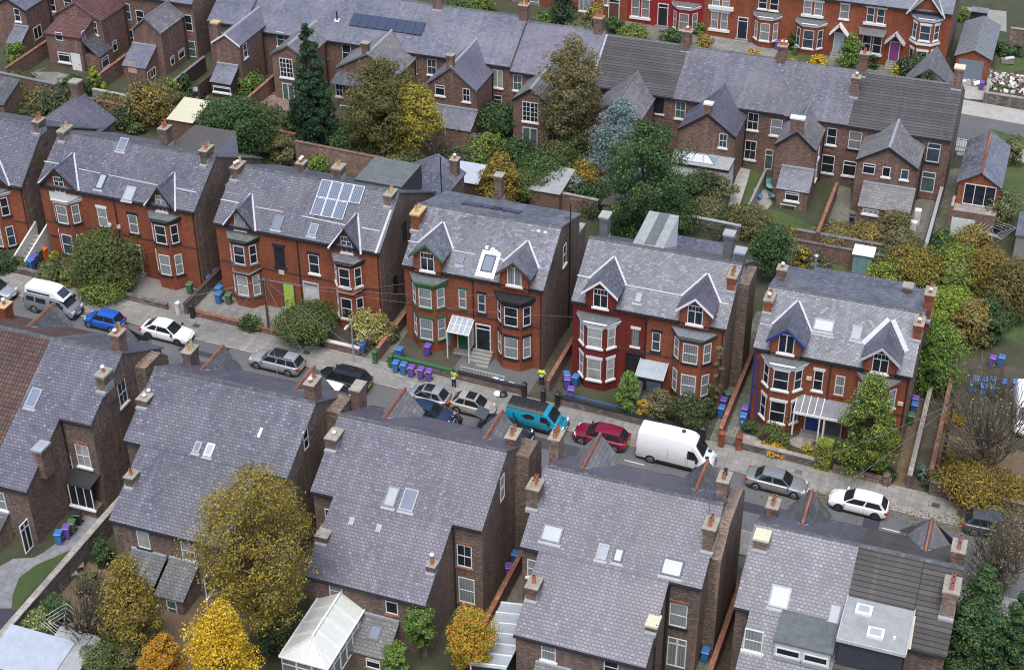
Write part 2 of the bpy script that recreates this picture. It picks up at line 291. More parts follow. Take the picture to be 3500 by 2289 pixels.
# ------------------------------------------------------------------ mesh builder
class MB:
    def __init__(s): s.v = []; s.f = []; s.m = []; s.ms = []; s.smooth = False
    def mi(s, m):
        if m not in s.ms: s.ms.append(m)
        return s.ms.index(m)
    def poly(s, pts, m):
        i = len(s.v); s.v += [Vector(p) for p in pts]; s.f.append(list(range(i, i+len(pts)))); s.m.append(s.mi(m)); return s
    def box(s, x0, x1, y0, y1, z0, z1, m, top=None):
        P = [(x0,y0,z0),(x1,y0,z0),(x1,y1,z0),(x0,y1,z0),(x0,y0,z1),(x1,y0,z1),(x1,y1,z1),(x0,y1,z1)]
        return s.hexa(P, m, top)
    def hexa(s, P, m, top=None):      # 4 bottom ccw, 4 top ccw
        i = len(s.v); s.v += [Vector(p) for p in P]
        for k, q in enumerate(((0,3,2,1),(4,5,6,7),(0,1,5,4),(1,2,6,5),(2,3,7,6),(3,0,4,7))):
            s.f.append([i+a for a in q]); s.m.append(s.mi(top if (top and k == 1) else m))
        return s
    def obox(s, c, t, w, d, h, m, up=Vector((0,0,1)), top=None):   # centre, unit tangent, width along t, depth along t x up, height along up
        t = Vector(t).normalized(); up = Vector(up).normalized(); n = t.cross(up); c = Vector(c); a, b, e = t*w/2, n*d/2, up*h/2
        return \
               s.hexa([c-a+b-e, c+a+b-e, c+a-b-e, c-a-b-e, c-a+b+e, c+a+b+e, c+a-b+e, c-a-b+e], m, top)
    def prism(s, prof, vec, m, cap=None):   # closed planar loop extruded by vec; m one material or a list per side
        n = len(prof); a = [Vector(p) for p in prof]; b = [p+Vector(vec) for p in a]
        for k in range(n):
            j = (k+1) % n
            s.poly([a[k], a[j], b[j], b[k]], m[k] if isinstance(m, list) else m)
        cm = cap or (m[0] if isinstance(m, list) else m)
        s.poly(a[::-1], cm); s.poly(b, cm); return s
    def slab(s, pts, th, m, edge=None):     # polygon given thickness downwards along its normal
        a = [Vector(p) for p in pts]; n = (a[1]-a[0]).cross(a[2]-a[0]).normalized()
        if n.z < 0: a.reverse(); n = -n
        b = [p-n*th for p in a]; s.poly(a, m); s.poly(b[::-1], edge or m)
        for k in range(len(a)):
            j = (k+1) % len(a); s.poly([b[k], b[j], a[j], a[k]], edge or m)
        return s
    def tube(s, p0, p1, r0, r1=None, m='black', n=6, cap=True):
        p0, p1 = Vector(p0), Vector(p1); r1 = r0 if r1 is None else r1
        d = (p1-p0).normalized(); u = d.orthogonal().normalized(); w = d.cross(u); i = len(s.v)
        for p, r in ((p0, r0), (p1, r1)):
            for k in range(n):
                a = 2*math.pi*k/n; s.v.append(p+(u*math.cos(a)+w*math.sin(a))*r)
        mi = s.mi(m)
        for k in range(n):
            j = (k+1) % n; s.f.append([i+k, i+j, i+n+j, i+n+k]); s.m.append(mi)
        if cap:
            s.f.append([i+k for k in range(n)][::-1]); s.m.append(mi); s.f.append([i+n+k for k in range(n)]); s.m.append(mi)
        return s
    def path(s, pts, r, m, n=5):
        for a, b in zip(pts, pts[1:]): s.tube(a, b, r, r, m, n)
        return s
    def lathe(s, c, prof, m, n=10):         # prof: (r, z) list
        c = Vector(c); i = len(s.v); mi = s.mi(m)
        for r, z in prof:
            for k in range(n):
                a = 2*math.pi*k/n; s.v.append(c+Vector((r*math.cos(a), r*math.sin(a), z)))
        for q in range(len(prof)-1):
            for k in range(n):
                j = (k+1) % n; s.f.append([i+q*n+k, i+q*n+j, i+(q+1)*n+j, i+(q+1)*n+k]); s.m.append(mi)
        s.f.append([i+k for k in range(n)][::-1]); s.m.append(mi)
        q = len(prof)-1; s.f.append([i+q*n+k for k in range(n)]); s.m.append(mi); return s
    def loft(s, rings, m, closed=True, caps=True):
        i = len(s.v); n = len(rings[0]); mi = s.mi(m)
        for r in rings: s.v += [Vector(p) for p in r]
        for q in range(len(rings)-1):
            for k in range(n if closed else n-1):
                j = (k+1) % n; s.f.append([i+q*n+k, i+q*n+j, i+(q+1)*n+j, i+(q+1)*n+k]); s.m.append(mi)
        if caps:
            s.f.append([i+k for k in range(n)][::-1]); s.m.append(mi); q = len(rings)-1; s.f.append([i+q*n+k for k in range(n)]); s.m.append(mi)
        return s
    def build(s, name, parent=None, root=None, fixn=True, smooth=None, lv=None):
        root = root or parent
        o0 = Vector(root.location) if root is not None else Vector((0,0,0))
        if root is not None and root.parent is not None:
            r = root
            while r.parent is not None: r = r.parent
            o0 = Vector(r.location)
            if r.name in LOCAL: o0 = Vector((0,0,0))
        elif root is not None and getattr(root, 'name', '') in LOCAL: o0 = Vector((0,0,0))
        me = bpy.data.meshes.new(name)
        me.from_pydata([tuple(v-o0) for v in s.v], [], s.f)
        for m in s.ms: me.materials.append(M[m])
        me.polygons.foreach_set('material_index', s.m)
        if fixn and len(s.f) < 60000:
            bm = bmesh.new(); bm.from_mesh(me); bmesh.ops.remove_doubles(bm, verts=bm.verts, dist=.0004)
            bmesh.ops.recalc_face_normals(bm, faces=bm.faces); bm.to_mesh(me); bm.free()
        uvl = me.uv_layers.new(name='UVMap'); nv = len(me.loops)
        co = np.empty(len(me.vertices)*3, np.float32); me.vertices.foreach_get('co', co); co = co.reshape(-1,3) + np.array(o0, np.float32)
        li = np.empty(nv, np.int32); me.loops.foreach_get('vertex_index', li)
        npoly = len(me.polygons); nr = np.empty(npoly*3, np.float32); me.polygons.foreach_get('normal', nr); nr = nr.reshape(-1,3)
        ls = np.empty(npoly, np.int32); me.polygons.foreach_get('loop_total', ls)
        nl = np.repeat(nr, ls, axis=0); p = co[li]
        t = np.stack([-nl[:,1], nl[:,0], np.zeros(nv)], 1); ln = np.linalg.norm(t, axis=1); flat = ln < .06
        t[flat] = (1,0,0); ln[flat] = 1; t /= ln[:,None]; b = np.cross(nl, t)
        uv = np.stack([(p*t).sum(1), (p*b).sum(1)], 1).astype(np.float32)
        uvl.data.foreach_set('uv', uv.ravel())
        if lv is not None:
            at = me.attributes.new('lv', 'FLOAT', 'FACE'); at.data.foreach_set('value', lv)
        ang = smooth if smooth is not None else s.smooth
        if ang:
            me.polygons.foreach_set('use_smooth', [True]*npoly)
            if ang is not True: me.set_sharp_from_angle(angle=math.radians(ang))
        ob = bpy.data.objects.new(name, me); COL.objects.link(ob)
        if parent is not None: ob.parent = parent
        return ob
def tag(o, label, cat, group=None):
    o['label'] = label; o['category'] = cat
    if group: o['group'] = group
    return o
def struct(o): o['kind'] = 'structure'; return o
def stuff(o): o['kind'] = 'stuff'; return o
def thing(name, label, cat, loc, group=None, rz=0.):
    o = bpy.data.objects.new(name, None); o.empty_display_size = .3; COL.objects.link(o)
    o.location = loc; o.rotation_euler = (0,0,rz); return tag(o, label, cat, group)
def copy_tree(o, loc, rz, label, group=None, parent=None):
    c = o.copy(); COL.objects.link(c)
    if parent is None:
        c.location = loc; c.rotation_euler = (0,0,rz); c['label'] = label
        if group: c['group'] = group
    else: c.parent = parent
    for ch in list(o.children): copy_tree(ch, None, 0, None, None, c)
    return c
XU, YU, ZU = Vector((1,0,0)), Vector((0,1,0)), Vector((0,0,1))
# ------------------------------------------------------------------ building parts
def window(root, c, w, h, t=XU, style='sash', frame='white', gl=None, sill='white', lintel=None, name='window', arch=False):
    t = Vector(t).normalized(); n = t.cross(ZU); c = Vector(c); gl = gl or RND.choice(GL)
    b = MB(); fw = .06 if w < 1.3 else .075
    def bar(u0, u1, v0, v1, d0=-.02, d1=.045, m=frame):
        b.hexa([c+t*u+n*d+ZU*v for v in (v0, v1) for (u, d) in ((u0,d0),(u1,d0),(u1,d1),(u0,d1))], m)
    bar(-w/2, -w/2+fw, -h/2, h/2); bar(w/2-fw, w/2, -h/2, h/2); bar(-w/2+fw, w/2-fw, h/2-fw, h/2); bar(-w/2+fw, w/2-fw, -h/2, -h/2+fw*1.3)
    def inner(u0, u1, v0, v1): bar(u0, u1, v0, v1, -.02, .035)
    x0, x1, z0, z1 = -w/2+fw, w/2-fw, -h/2+fw*1.3, h/2-fw
    if style == 'sash': inner(x0, x1, -.028, .028)
    elif style == 'sash4': inner(x0, x1, -.028, .028); bar(-.015, .015, z0, z1, -.02, .028)
    elif style == 'case2': inner(-.045, .045, z0, z1)
    elif style == 'case2top':
        inner(-.032, .032, z0, h*.18); inner(x0, x1, h*.18, h*.18+.05)
        for k in range(1, 4): bar(x0+(x1-x0)*k/4-.012, x0+(x1-x0)*k/4+.012, h*.18+.05, z1, -.02, .03)
    elif style == 'top': inner(x0, x1, h*.2, h*.2+.08)
    elif style == 'case3': inner(-w/6-.03, -w/6+.03, z0, z1); inner(w/6-.03, w/6+.03, z0, z1); 
    elif style == 'case2grid':
        inner(-.045, .045, z0, z1)
        for k in range(1, 4): bar(x0, x1, z0+(z1-z0)*k/4-.02, z0+(z1-z0)*k/4+.02, -.02, .03)
        for s in (-1, 1): bar(s*w/4-.02, s*w/4+.02, z0, z1, -.02, .029)
    elif style == 'french': inner(-.05, .05, z0, z1); inner(x0, x1, h*.28, h*.28+.07)
    o = b.build(name, root)
    g = MB(); g.poly([c+t*u+n*.008+ZU*v for u, v in ((-w/2+fw*.5,-h/2+fw*.5),(w/2-fw*.5,-h/2+fw*.5),(w/2-fw*.5,h/2-fw*.5),(-w/2+fw*.5,h/2-fw*.5))], gl)
    g.build('pane', o, fixn=False)
    if sill:
        s = MB(); e = w/2+.12
        s.hexa([c+t*u+n*d+ZU*v for v in (-h/2-.16, -h/2-.004) for (u, d) in ((-e,-.02),(e,-.02),(e,.13),(-e,.13))], sill); s.build('sill', o)
    if lintel:
        s = MB(); e = w/2+.1
        s.hexa([c+t*u+n*d+ZU*v for v in (h/2+.004, h/2+.24) for (u, d) in ((-e,-.02),(e,-.02),(e,.06),(-e,.06))], lintel); s.build('lintel', o)
    return o
def door(root, c, w, h, t=XU, col='black', frame='white', gl=None, fan=True, name='door', sill=None):
    """c = bottom centre on the wall"""
    t = Vector(t).normalized(); n = t.cross(ZU); c = Vector(c)
    b = MB()
    def bar(u0, u1, v0, v1, d0, d1, m):
        b.hexa([c+t*u+n*d+ZU*v for v in (v0, v1) for (u, d) in ((u0,d0),(u1,d0),(u1,d1),(u0,d1))], m)
    hd = h*.8 if fan else h-.08
    bar(-w/2, w/2, 0, hd, -.02, .03, col)
    for z0, z1 in ((.15,.42), (.5,.93)):
        for u in (-1, 1): bar(u*w*.24-w*.17, u*w*.24+w*.17, hd*z0, hd*z1, .03, .045, col)
    o = b.build(name, root)
    b = MB()
    bar(-w/2-.09, -w/2-.002, 0, h, -.02, .07, frame); bar(w/2+.002, w/2+.09, 0, h, -.02, .07, frame); bar(-w/2, w/2, h-.08, h, -.02, .07, frame)
    if fan: bar(-w/2, w/2, hd+.004, hd+.07, -.02, .06, frame)
    b.build('door_frame', o)
    if fan:
        b = MB(); bar(-w/2+.01, w/2-.01, hd+.075, h-.085, -.02, .02, gl or 'glass_dark'); b.build('pane', o)
    b = MB(); q = c+t*(w*.38)+n*.06+ZU*(hd*.48); b.obox(q, t, .05, .05, .14, 'steel'); b.build('handle', o)
    return o
CHK = [.82, .86, .42]
def chimney(root, base, w, d, h, pots=2, pot='terracotta', brick='brick_brown', cap='flaunch', sink=1.2, axis=1, slab=False, name='chimney', flash=True, pot_h=.55):
    """base = where the front foot of the stack meets the roof; axis 0: pots spread along x, 1: along y"""
    w *= CHK[0]; d *= CHK[1]; h = max(.5, h-CHK[2]); x, y, z = base; b = MB(); z1 = z+h
    b.box(x-w/2, x+w/2, y, y+d, z-sink, z1-.42, brick)
    e = .05
    b.box(x-w/2-e, x+w/2+e, y-e, y+d+e, z1-.42, z1-.16, brick); e = .1
    b.box(x-w/2-e, x+w/2+e, y-e, y+d+e, z1-.16, z1, brick if not slab else cap, cap)
    if flash:
        b.box(x-w/2-.05, x+w/2+.05, y-.28, y-.005, z-.22, z+.02, 'lead'); b.box(x-w/2-.03, x-w/2-.002, y, y+d, z-.2, z+.42, 'lead'); b.box(x+w/2+.002, x+w/2+.03, y, y+d, z-.2, z+.42, 'lead')
    o = b.build(name, root)
    for k in range(pots):
        f = (k+.5)/pots-.5; px, py = (x+f*w*.9, y+d/2) if axis == 0 else (x, y+d/2+f*d*.9)
        p = MB(); hh = pot_h*RND.uniform(.75, 1.2); r = .125; pm = pot if isinstance(pot, str) else pot[k % len(pot)]
        if pm == 'plastic_cap':
            p.lathe((px,py,z1), [(r,0),(r*.9,hh*.5),(r*.9,hh*.6)], 'terracotta'); p.lathe((px,py,z1+hh*.6), [(r*1.25,0),(r*1.25,.09),(r*.8,.15)], pm)
        else:
            p.lathe((px,py,z1), [(r*1.15,0),(r*1.05,.08),(r*.85,hh-.1),(r*1.05,hh-.08),(r*1.05,hh)], pm); p.lathe((px,py,z1+hh+.001), [(r*.8,0),(r*.8,.004)], 'black')
        p.smooth = 40; p.build('chimney_pot', o)
    return o
def skylight(root, c, up, t, w, h, frame='dark_grey', gl='rooflight', name='skylight', lift=.1):
    """c on roof plane, up = unit vector up the slope, t = along the course"""
    c = Vector(c); up = Vector(up).normalized(); t = Vector(t).normalized(); n = t.cross(up).normalized()
    if n.z < 0: n = -n
    b = MB(); fw = .1
    def bar(u0, u1, v0, v1, d0=-.04, d1=lift, m=frame):
        b.hexa([c+t*u+up*v+n*d for d in (d0, d1) for (u, v) in ((u0,v0),(u1,v0),(u1,v1),(u0,v1))], m)
    bar(-w/2, -w/2+fw, -h/2, h/2); bar(w/2-fw, w/2, -h/2, h/2); bar(-w/2+fw, w/2-fw, h/2-fw, h/2); bar(-w/2+fw, w/2-fw, -h/2, -h/2+fw)
    bar(-w/2-.08, w/2+.08, -h/2-.22, -h/2-.005, -.03, .025, 'lead')
    o = b.build(name, root)
    g = MB(); g.hexa([c+t*u+up*v+n*d for d in (-.03, lift*.7) for (u, v) in ((-w/2+fw,-h/2+fw),(w/2-fw,-h/2+fw),(w/2-fw,h/2-fw),(-w/2+fw,h/2-fw))], gl); g.build('pane', o)
    return o
def aerial(root, base, h=1.6, arm=XU):
    b = MB(); p = Vector(base); b.tube(p, p+ZU*h, .02, .02, 'steel', 5); a = Vector(arm).normalized(); s = a.cross(ZU)
    q = p+ZU*(h-.05); b.tube(q-a*.25, q+a*.75, .016, .016, 'steel', 4)
    for k in range(6): r = q+a*(-.2+.18*k); b.tube(r-s*.28, r+s*.28, .011, .011, 'steel', 4)
    return b.build('aerial', root)
def gutter_pipe(root, x, y, z0, z1, m='black', out=-1, name='drainpipe'):
    b = MB(); b.tube((x, y+out*.07, z0), (x, y+out*.07, z1), .05, .05, m, 6)
    b.box(x-.11, x+.11, y+out*.17, y+out*.01, z1-.1, z1+.12, m) if out < 0 else b.box(x-.11, x+.11, y+.01, y+.17, z1-.1, z1+.12, m)
    return b.build(name, root)
class House: pass
def body(name, label, x0, x1, yf, ze, yr, zr, yb, zeb, fm='brick_red', sm='brick_brown', roofs=None, zg=None, cat='house', group=None, oh=.2, split=None, ridge='slate_grey', gut='black', bm=None, gov=.1):
    """gabled block: front wall yf (faces -y), ridge along x at yr; front roof edge height ze is given at yf-oh"""
    h = House(); h.x0, h.x1, h.yf, h.yr, h.zr, h.yb = x0, x1, yf, yr, zr, yb
    h.k = (zr-ze)/(yr-(yf-oh)); h.ze, h.oh = ze, oh; h.kb = (zr-zeb)/((yb+oh)-yr); h.zeb = zeb
    zg = min(gz(x0), gz(x1))-.6 if zg is None else zg; h.zg = zg
    r = thing(name, label, cat, ((x0+x1)/2, yf, gz((x0+x1)/2)), group); h.root = r
    zw = ze+h.k*oh-.14; zwb = zeb+h.kb*oh-.14; zt = zr-.16
    b = MB()
    for (a, c_, m) in (split or [(x0, x1, fm)]): b.poly([(a,yf,zg),(c_,yf,zg),(c_,yf,zw),(a,yf,zw)], m)
    b.poly([(x1,yb,zg),(x0,yb,zg),(x0,yb,zwb),(x1,yb,zwb)], bm or sm)
    for x in (x0, x1): b.poly([(x,yf,zg),(x,yf,zw),(x,yr,zt),(x,yb,zwb),(x,yb,zg)], sm)
    b.build('wall', r)
    h.roofs = []
    for (a, c_, m) in (roofs or [(x0, x1, 'slate_grey')]):
        a2 = a-(gov if abs(a-x0) < .01 else 0); c2 = c_+(gov if abs(c_-x1) < .01 else 0)
        prof = [(yf-oh, ze), (yr, zr), (yb+oh, zeb), (yb+oh, zeb-.12), (yr, zr-.13), (yf-oh, ze-.12)]
        b = MB(); b.prism([(a2, y, z) for y, z in prof], (c2-a2, 0, 0), [m, m, 'black', 'black', 'black', 'black'], 'lead_dark')
        h.roofs.append(b.build('roof', r))
    b = MB(); b.prism([(x0-gov, yr+dy, zr+dz) for dy, dz in ((-.16,-.085),(-.07,.05),(.07,.05),(.16,-.085))], (x1-x0+2*gov,0,0), ridge); b.build('ridge_tiles', h.roofs[0], r)
    b = MB(); b.box(x0-gov/2, x1+gov/2, yf-oh-.11, yf-oh-.005, ze-.17, ze-.06, gut); b.build('gutter', r)
    b = MB(); b.box(x0-gov/2, x1+gov/2, yb+oh+.005, yb+oh+.11, zeb-.17, zeb-.06, gut); b.build('gutter', r)
    h.up = Vector((0, 1, h.k)).normalized(); h.upb = Vector((0, -1, h.kb)).normalized()
    return h
def hitF(h, q, lift=0.): return onS(q, h.yr, h.zr+lift, h.k)
def hitB(h, q, lift=0.): return onS(q, h.yr, h.zr+lift, -h.kb)
def bay(h, qL, qR, fm, trim, roofm, wins, pr=.95, sill='black', lint=None, round_=False, top=True, gls=(None,None), bandz=None, roofdrop=.22):
    """two-storey canted bay; qL/qR = back corners of its little roof in the photo"""
    a, c = onY(qL, h.yf), onY(qR, h.yf); zt = (a.z+c.z)/2; xl, xr = a.x+.16, c.x-.16; w = xr-xl
    fx0, fx1 = xl+w*.26, xr-w*.26; y0, y1 = h.yf, h.yf-pr; zb = h.zg
    pl = [(xl,y0),(fx0,y1),(fx1,y1),(xr,y0)]; r = h.root
    b = MB(); zc = zt-.42
    for (p, q) in zip(pl, pl[1:]): b.poly([(*p,zb),(*q,zb),(*q,zc),(*p,zc)], fm)
    b.build('bay', r)
    def off(d): return [(xl-d*1.1,y0),(fx0-d*.45,y1-d),(fx1+d*.45,y1-d),(xr+d*1.1,y0)]
    b = MB(); o = off(.1); o2 = off(.2)
    for e, z0, z1 in ((o, zc, zt-.2), (o2, zt-.2, zt-.06)): b.prism([(*p, z0) for p in e], (0,0,z1-z0), trim)
    b.build('bay_cornice', r)
    o3 = off(.22); b = MB(); zf = zt-roofdrop*.3
    top_ = [(o3[0][0],y0,zt+.14),(o3[1][0],o3[1][1],zf-.04),(o3[2][0],o3[2][1],zf-.04),(o3[3][0],y0,zt+.14)]
    b.slab(top_, .06, roofm); b.build('bay_roof', r)
    tl = Vector((fx0-xl, y1-y0, 0)).normalized(); tr = Vector((xr-fx1, y0-y1, 0)).normalized()
    sw = math.hypot(fx0-xl, pr)
    for i, (zc_, hh) in enumerate(wins):
        g = gls[i] if i < len(gls) else None
        kw = dict(sill=sill, lintel=lint)
        window(r, ((fx0+fx1)/2, y1, zc_), min(1.32, (fx1-fx0)*.76), hh, XU, gl=g, **kw)
        window(r, ((xl+fx0)/2, (y0+y1)/2, zc_), sw*.56, hh, tl, gl=g, **kw)
        window(r, ((xr+fx1)/2, (y0+y1)/2, zc_), sw*.56, hh, tr, gl=g, **kw)
    if bandz:
        b = MB(); o = off(.12); b.prism([(*p, bandz-.12) for p in o], (0,0,.26), trim); b.build('string_course', r)
    return xl, xr, zt
def valley_y(h, z): return h.yf-h.oh+(z-h.ze)/h.k
def wall_gable(h, qA, qL, qR, fm, roofm, barge='black', win=None, overhang=.35, flash='lead_white', winm=None, winh=1.35, winw=1.0, wstyle='case2top', ridge=None):
    """gable standing on the front wall: apex, left foot, right foot in the photo"""
    A, Lf, Rf = (onY(q, h.yf-.1) for q in (qA, qL, qR)); ax = (Lf.x+Rf.x)/2*.5+A.x*.5; hw = (Rf.x-Lf.x)/2; ze = (Lf.z+Rf.z)/2; za = A.z; r = h.root
    sl = (za-ze)/hw; yv = valley_y(h, za-.02)
    b = MB(); y = h.yf-.02; e = .25; b.poly([(ax-hw+e,y,ze+sl*e-1.0),(ax+hw-e,y,ze+sl*e-1.0),(ax+hw-e,y,ze+sl*e-.14),(ax,y,za-.16),(ax-hw+e,y,ze+sl*e-.14)], fm); b.build('gable', r)
    roof = None
    for s in (-1, 1):
        yb_ = valley_y(h, ze); b = MB()
        b.slab([(ax+s*hw, h.yf-overhang, ze), (ax, h.yf-overhang, za), (ax, yv, za), (ax+s*hw, yb_, ze)], .1, roofm, 'black'); o = b.build('gable_roof', r)
        b = MB(); d = .13    # valley flashing
        up = Vector((0,0,.035)); p0, p1 = Vector((ax, yv, za)), Vector((ax+s*hw, yb_, ze)); q = Vector((s*d, d*.6, d*.6*h.k))
        b.slab([p0+up, p0+q+up, p1+q+up, p1+up], .02, flash); b.build('valley_flashing', o, r)
        b = MB(); pv = Vector((0, -.0, 0)); yy = h.yf-overhang-.06
        b.prism([(ax+s*hw, yy, ze-.22),(ax+s*hw, yy, ze+.04),(ax, yy, za+.05),(ax, yy, za-.2)], (0,.05,0), barge); b.build('bargeboard', o, r)
    b = MB(); b.prism([(ax+dx, h.yf-overhang, za+dz) for dx, dz in ((-.13,-.07),(-.06,.05),(.06,.05),(.13,-.07))], (0, yv-h.yf+overhang,0), ridge or roofm); b.build('gable_ridge', r)
    if win:
        c = onY(win, h.yf-.05); window(r, (ax, h.yf-.02, c.z), winw, winh, XU, wstyle, gl=winm, sill='white')
    return ax, za
def dormer(h, qA, qW, fm, roofm, barge, hw=1.2, winw=1.2, winh=1.7, flash='lead_white', gl=None, zdrop=.55, wide_flash=.12, style='case2top', apron=True):
    """pitched dormer on the front slope; qA = apex of its front edge, qW = its window centre"""
    yfr = h.yf-.28; A = onY(qA, yfr-.3); W = onY(qW, yfr); ax = (A.x+W.x)/2; za = A.z; r = h.root; ow = hw+.3
    sl = .86; ze = za-sl*ow; yv = valley_y(h, za-.02); yb_ = valley_y(h, ze)
    zb = h.ze-.35; zc = za-sl*hw-.1
    b = MB(); b.poly([(ax-hw,yfr,zb),(ax+hw,yfr,zb),(ax+hw,yfr,zc),(ax,yfr,za-.12),(ax-hw,yfr,zc)], fm)
    for s in (-1, 1): b.poly([(ax+s*hw,yfr,zb),(ax+s*hw,yfr,zc),(ax+s*hw,valley_y(h,zc)+.3,zc),(ax+s*hw,valley_y(h,zb)+.3,zb)], fm)
    o = b.build('dormer', r)
    for s in (-1, 1):
        b = MB(); b.slab([(ax+s*ow, yfr-.32, ze), (ax, yfr-.32, za), (ax, yv, za), (ax+s*ow, yb_, ze)], .08, roofm, 'lead_dark'); b.build('dormer_roof', o, r)
        b = MB(); up = Vector((0,0,.03)); p0, p1 = Vector((ax, yv, za)), Vector((ax+s*ow, yb_, ze)); d = wide_flash; q = Vector((s*d, d*.6, d*.6*h.k))
        b.slab([p0+up, p0+q+up, p1+q+up, p1+up], .02, flash); b.build('valley_flashing', o, r)
        b = MB(); yy = yfr-.38; b.prism([(ax+s*ow, yy, ze-.2),(ax+s*ow, yy, ze+.04),(ax, yy, za+.05),(ax, yy, za-.17)], (0,.05,0), barge); b.build('bargeboard', o, r)
    window(r, (ax, yfr, W.z), winw, winh, XU, style, gl=gl or 'glass_dark', sill='white')
    return ax
def lead_line(h, q0, q1, w=.11, m='lead_white'):
    w *= .75
    a, c = hitF(h, q0, .03), hitF(h, q1, .03); d = (c-a).normalized(); n = Vector((0,-h.k,1)).normalized(); s = d.cross(n)*w/2
    b = MB(); b.slab([a-s, c-s, c+s, a+s], .03, m); return b.build('flashing', h.root)
# ------------------------------------------------------------------ the five red-brick semi-detached pairs across the street
YF = 100.5
def semi(label, k, eL, eR, zr, yb, zeb, roofm, roofs=None, fm='brick_red', split=None, x0=None, x1=None):
    a, c = onY(Z(k,*eL), YF-.2), onY(Z(k,*eR), YF-.2); ze = (a.z+c.z)/2
    X0, X1 = (a.x if x0 is None else x0), (c.x if x1 is None else x1)
    if split: split = [(X0 if p is None else p, X1 if q is None else q, m) for p, q, m in split]
    h = body('semi_detached_house', label, X0, X1, YF, ze, 104.9, zr, yb, zeb, fm, 'brick_sooty', split=split, roofs=roofs and [(X0 if p is None else p, X1 if q is None else q, m) for p, q, m in roofs] or [(X0, X1, roofm)], group='red brick semi-detached pairs across the street', ridge='slate_dark')
    b = MB(); r = h.root
    for dz in (-.32, -3.7): b.box(h.x0, h.x1, YF-.05, YF+.05, ze+dz-.09, ze+dz+.03, 'wood_dark')
    n = int((h.x1-h.x0)/.42)
    for i in range(n): x = h.x0+.2+i*(h.x1-h.x0-.4)/(n-1); b.box(x-.07, x+.07, YF-.09, YF+.03, ze-.5, ze-.35, 'brick_red')
    b.build('string_course', r)
    gutter_pipe(r, h.x1-.15, YF, gz(h.x1)-.6, ze-.15); gutter_pipe(r, (h.x0+h.x1)/2+RND.uniform(-.3,.3), YF, gz(h.x1)-.3, ze-.15)
    h.Zk = k
    return h
def W(h, a, b, w, hh, k=None, **kw): c = onY(Z(k or h.Zk, a, b), h.yf); return window(h.root, c, w, hh, **kw)
def SK(h, a, b, w, hh, k=None, **kw): return skylight(h.root, hitF(h, Z(k or h.Zk, a, b)), h.up, XU, w, hh, **kw)
def CH(h, a, b, k=None, w=.75, d=1.3, ht=2.2, **kw):
    p = hitF(h, Z(k or h.Zk, a, b)); return chimney(h.root, p, w, d, ht, **kw)
def CHat(h, x, y, zbase, ztop, w=.75, d=1.3, **kw): return chimney(h.root, (x, y, zbase), w, d, ztop-zbase, **kw)
def BAY(h, L, R, fm, trim, roofm, k=None, **kw):
    k = k or h.Zk; zt = (onY(Z(k,*L), h.yf).z+onY(Z(k,*R), h.yf).z)/2
    return bay(h, Z(k,*L), Z(k,*R), fm, trim, roofm, [(zt-1.52, 1.8), (zt-4.55, 2.0)], **kw)
def steps(root, x, y0, n, w, ztop, dirn=-1, m='concrete', rise=.17, run=.3):
    b = MB()
    for i in range(n):
        b.box(x-w/2, x+w/2, y0-run*(i+1), y0-run*i, ztop-rise*(i+1)-1.2, ztop-rise*i-.02, m)
    return b.build('steps', root)
def DOOR(h, a, b, w=1.0, hh=2.5, k=None, st=4, **kw):
    p = onY(Z(k or h.Zk, a, b), h.yf); p.z = p.z-hh/2; d = door(h.root, p, w, hh, **kw)
    if st: steps(h.root, p.x, h.yf-.03, st, w+.6, p.z, m='concrete')
    return p
# H0: only its right half is in the frame
h = semi('red brick house at the left edge with an arched side door between white stepped walls', 'E', (-620,85), (180,235), 13.75, 112.6, 9.75, 'slate_purple', x0=-98.5)
H0 = h
wall_gable(h, Z('E',-90,60), Z('E',-260,150), Z('E',75,218), 'brick_red', 'slate_purple', win=Z('E',-70,150))
BAY(h, (-205,200), (90,265), 'brick_red', 'white_dirty', 'felt', sill='black')
CH(h, 330, 1180, k='A', d=1.2, ht=1.5, pots=2)
b = MB(); xs = h.x1; zz = gz(xs)     # arched side door, outside steps with white parapets
window(h.root, (xs, 103.4, zz+2.9), 1.0, 2.0, YU, 'single', 'white', 'glass_dark', sill=None, name='side_door')
for i in range(8): b.box(xs+.05, xs+1.15, 97.6+i*.42, 98.02+i*.42, zz-.5, zz+.14+i*.19, 'concrete')
b.build('steps', h.root)
for dx in (0., 1.25):
    b = MB(); b.prism([(xs+dx,97.3,zz-.4),(xs+dx,97.3,zz+1.0),(xs+dx,101.3,zz+2.6),(xs+dx,101.3,zz-.4)], (.16,0,0), 'white_dirty'); b.build('step_wall', h.root)
# H1
h = semi('wide red brick pair with an open attic window and bushes by its door', 'E', (330,195), (1710,460), 13.6, 112.6, 9.6, 'slate_purple')
H1 = h; mid = (h.x0+h.x1)/2
for (A, L, R, w_, fm, gl) in (((500,60),(340,195),(690,265),(570,220),'black','glass_dark'), ((1400,230),(1300,385),(1570,440),(1450,380),'black','glass_net')):
    wall_gable(h, Z('E',*A), Z('E',*L), Z('E',*R), 'brick_red', 'slate_purple', win=Z('E',*w_), winm=gl, winh=1.5)
BAY(h, (440,262), (725,330), 'brick_red', 'white_dirty', 'felt_pale', sill='black', gls=('glass_curtain','glass_blue'))
BAY(h, (1310,432), (1605,510), 'brick_red', 'trim_dark', 'felt', sill='black', gls=('glass_dark','glass_net'))
W(h, 912, 500, .92, 1.85, lintel='white', sill='black', gl='glass_net'); W(h, 1185, 560, .9, 1.85, lintel='black', sill='black', gl='glass_curtain')
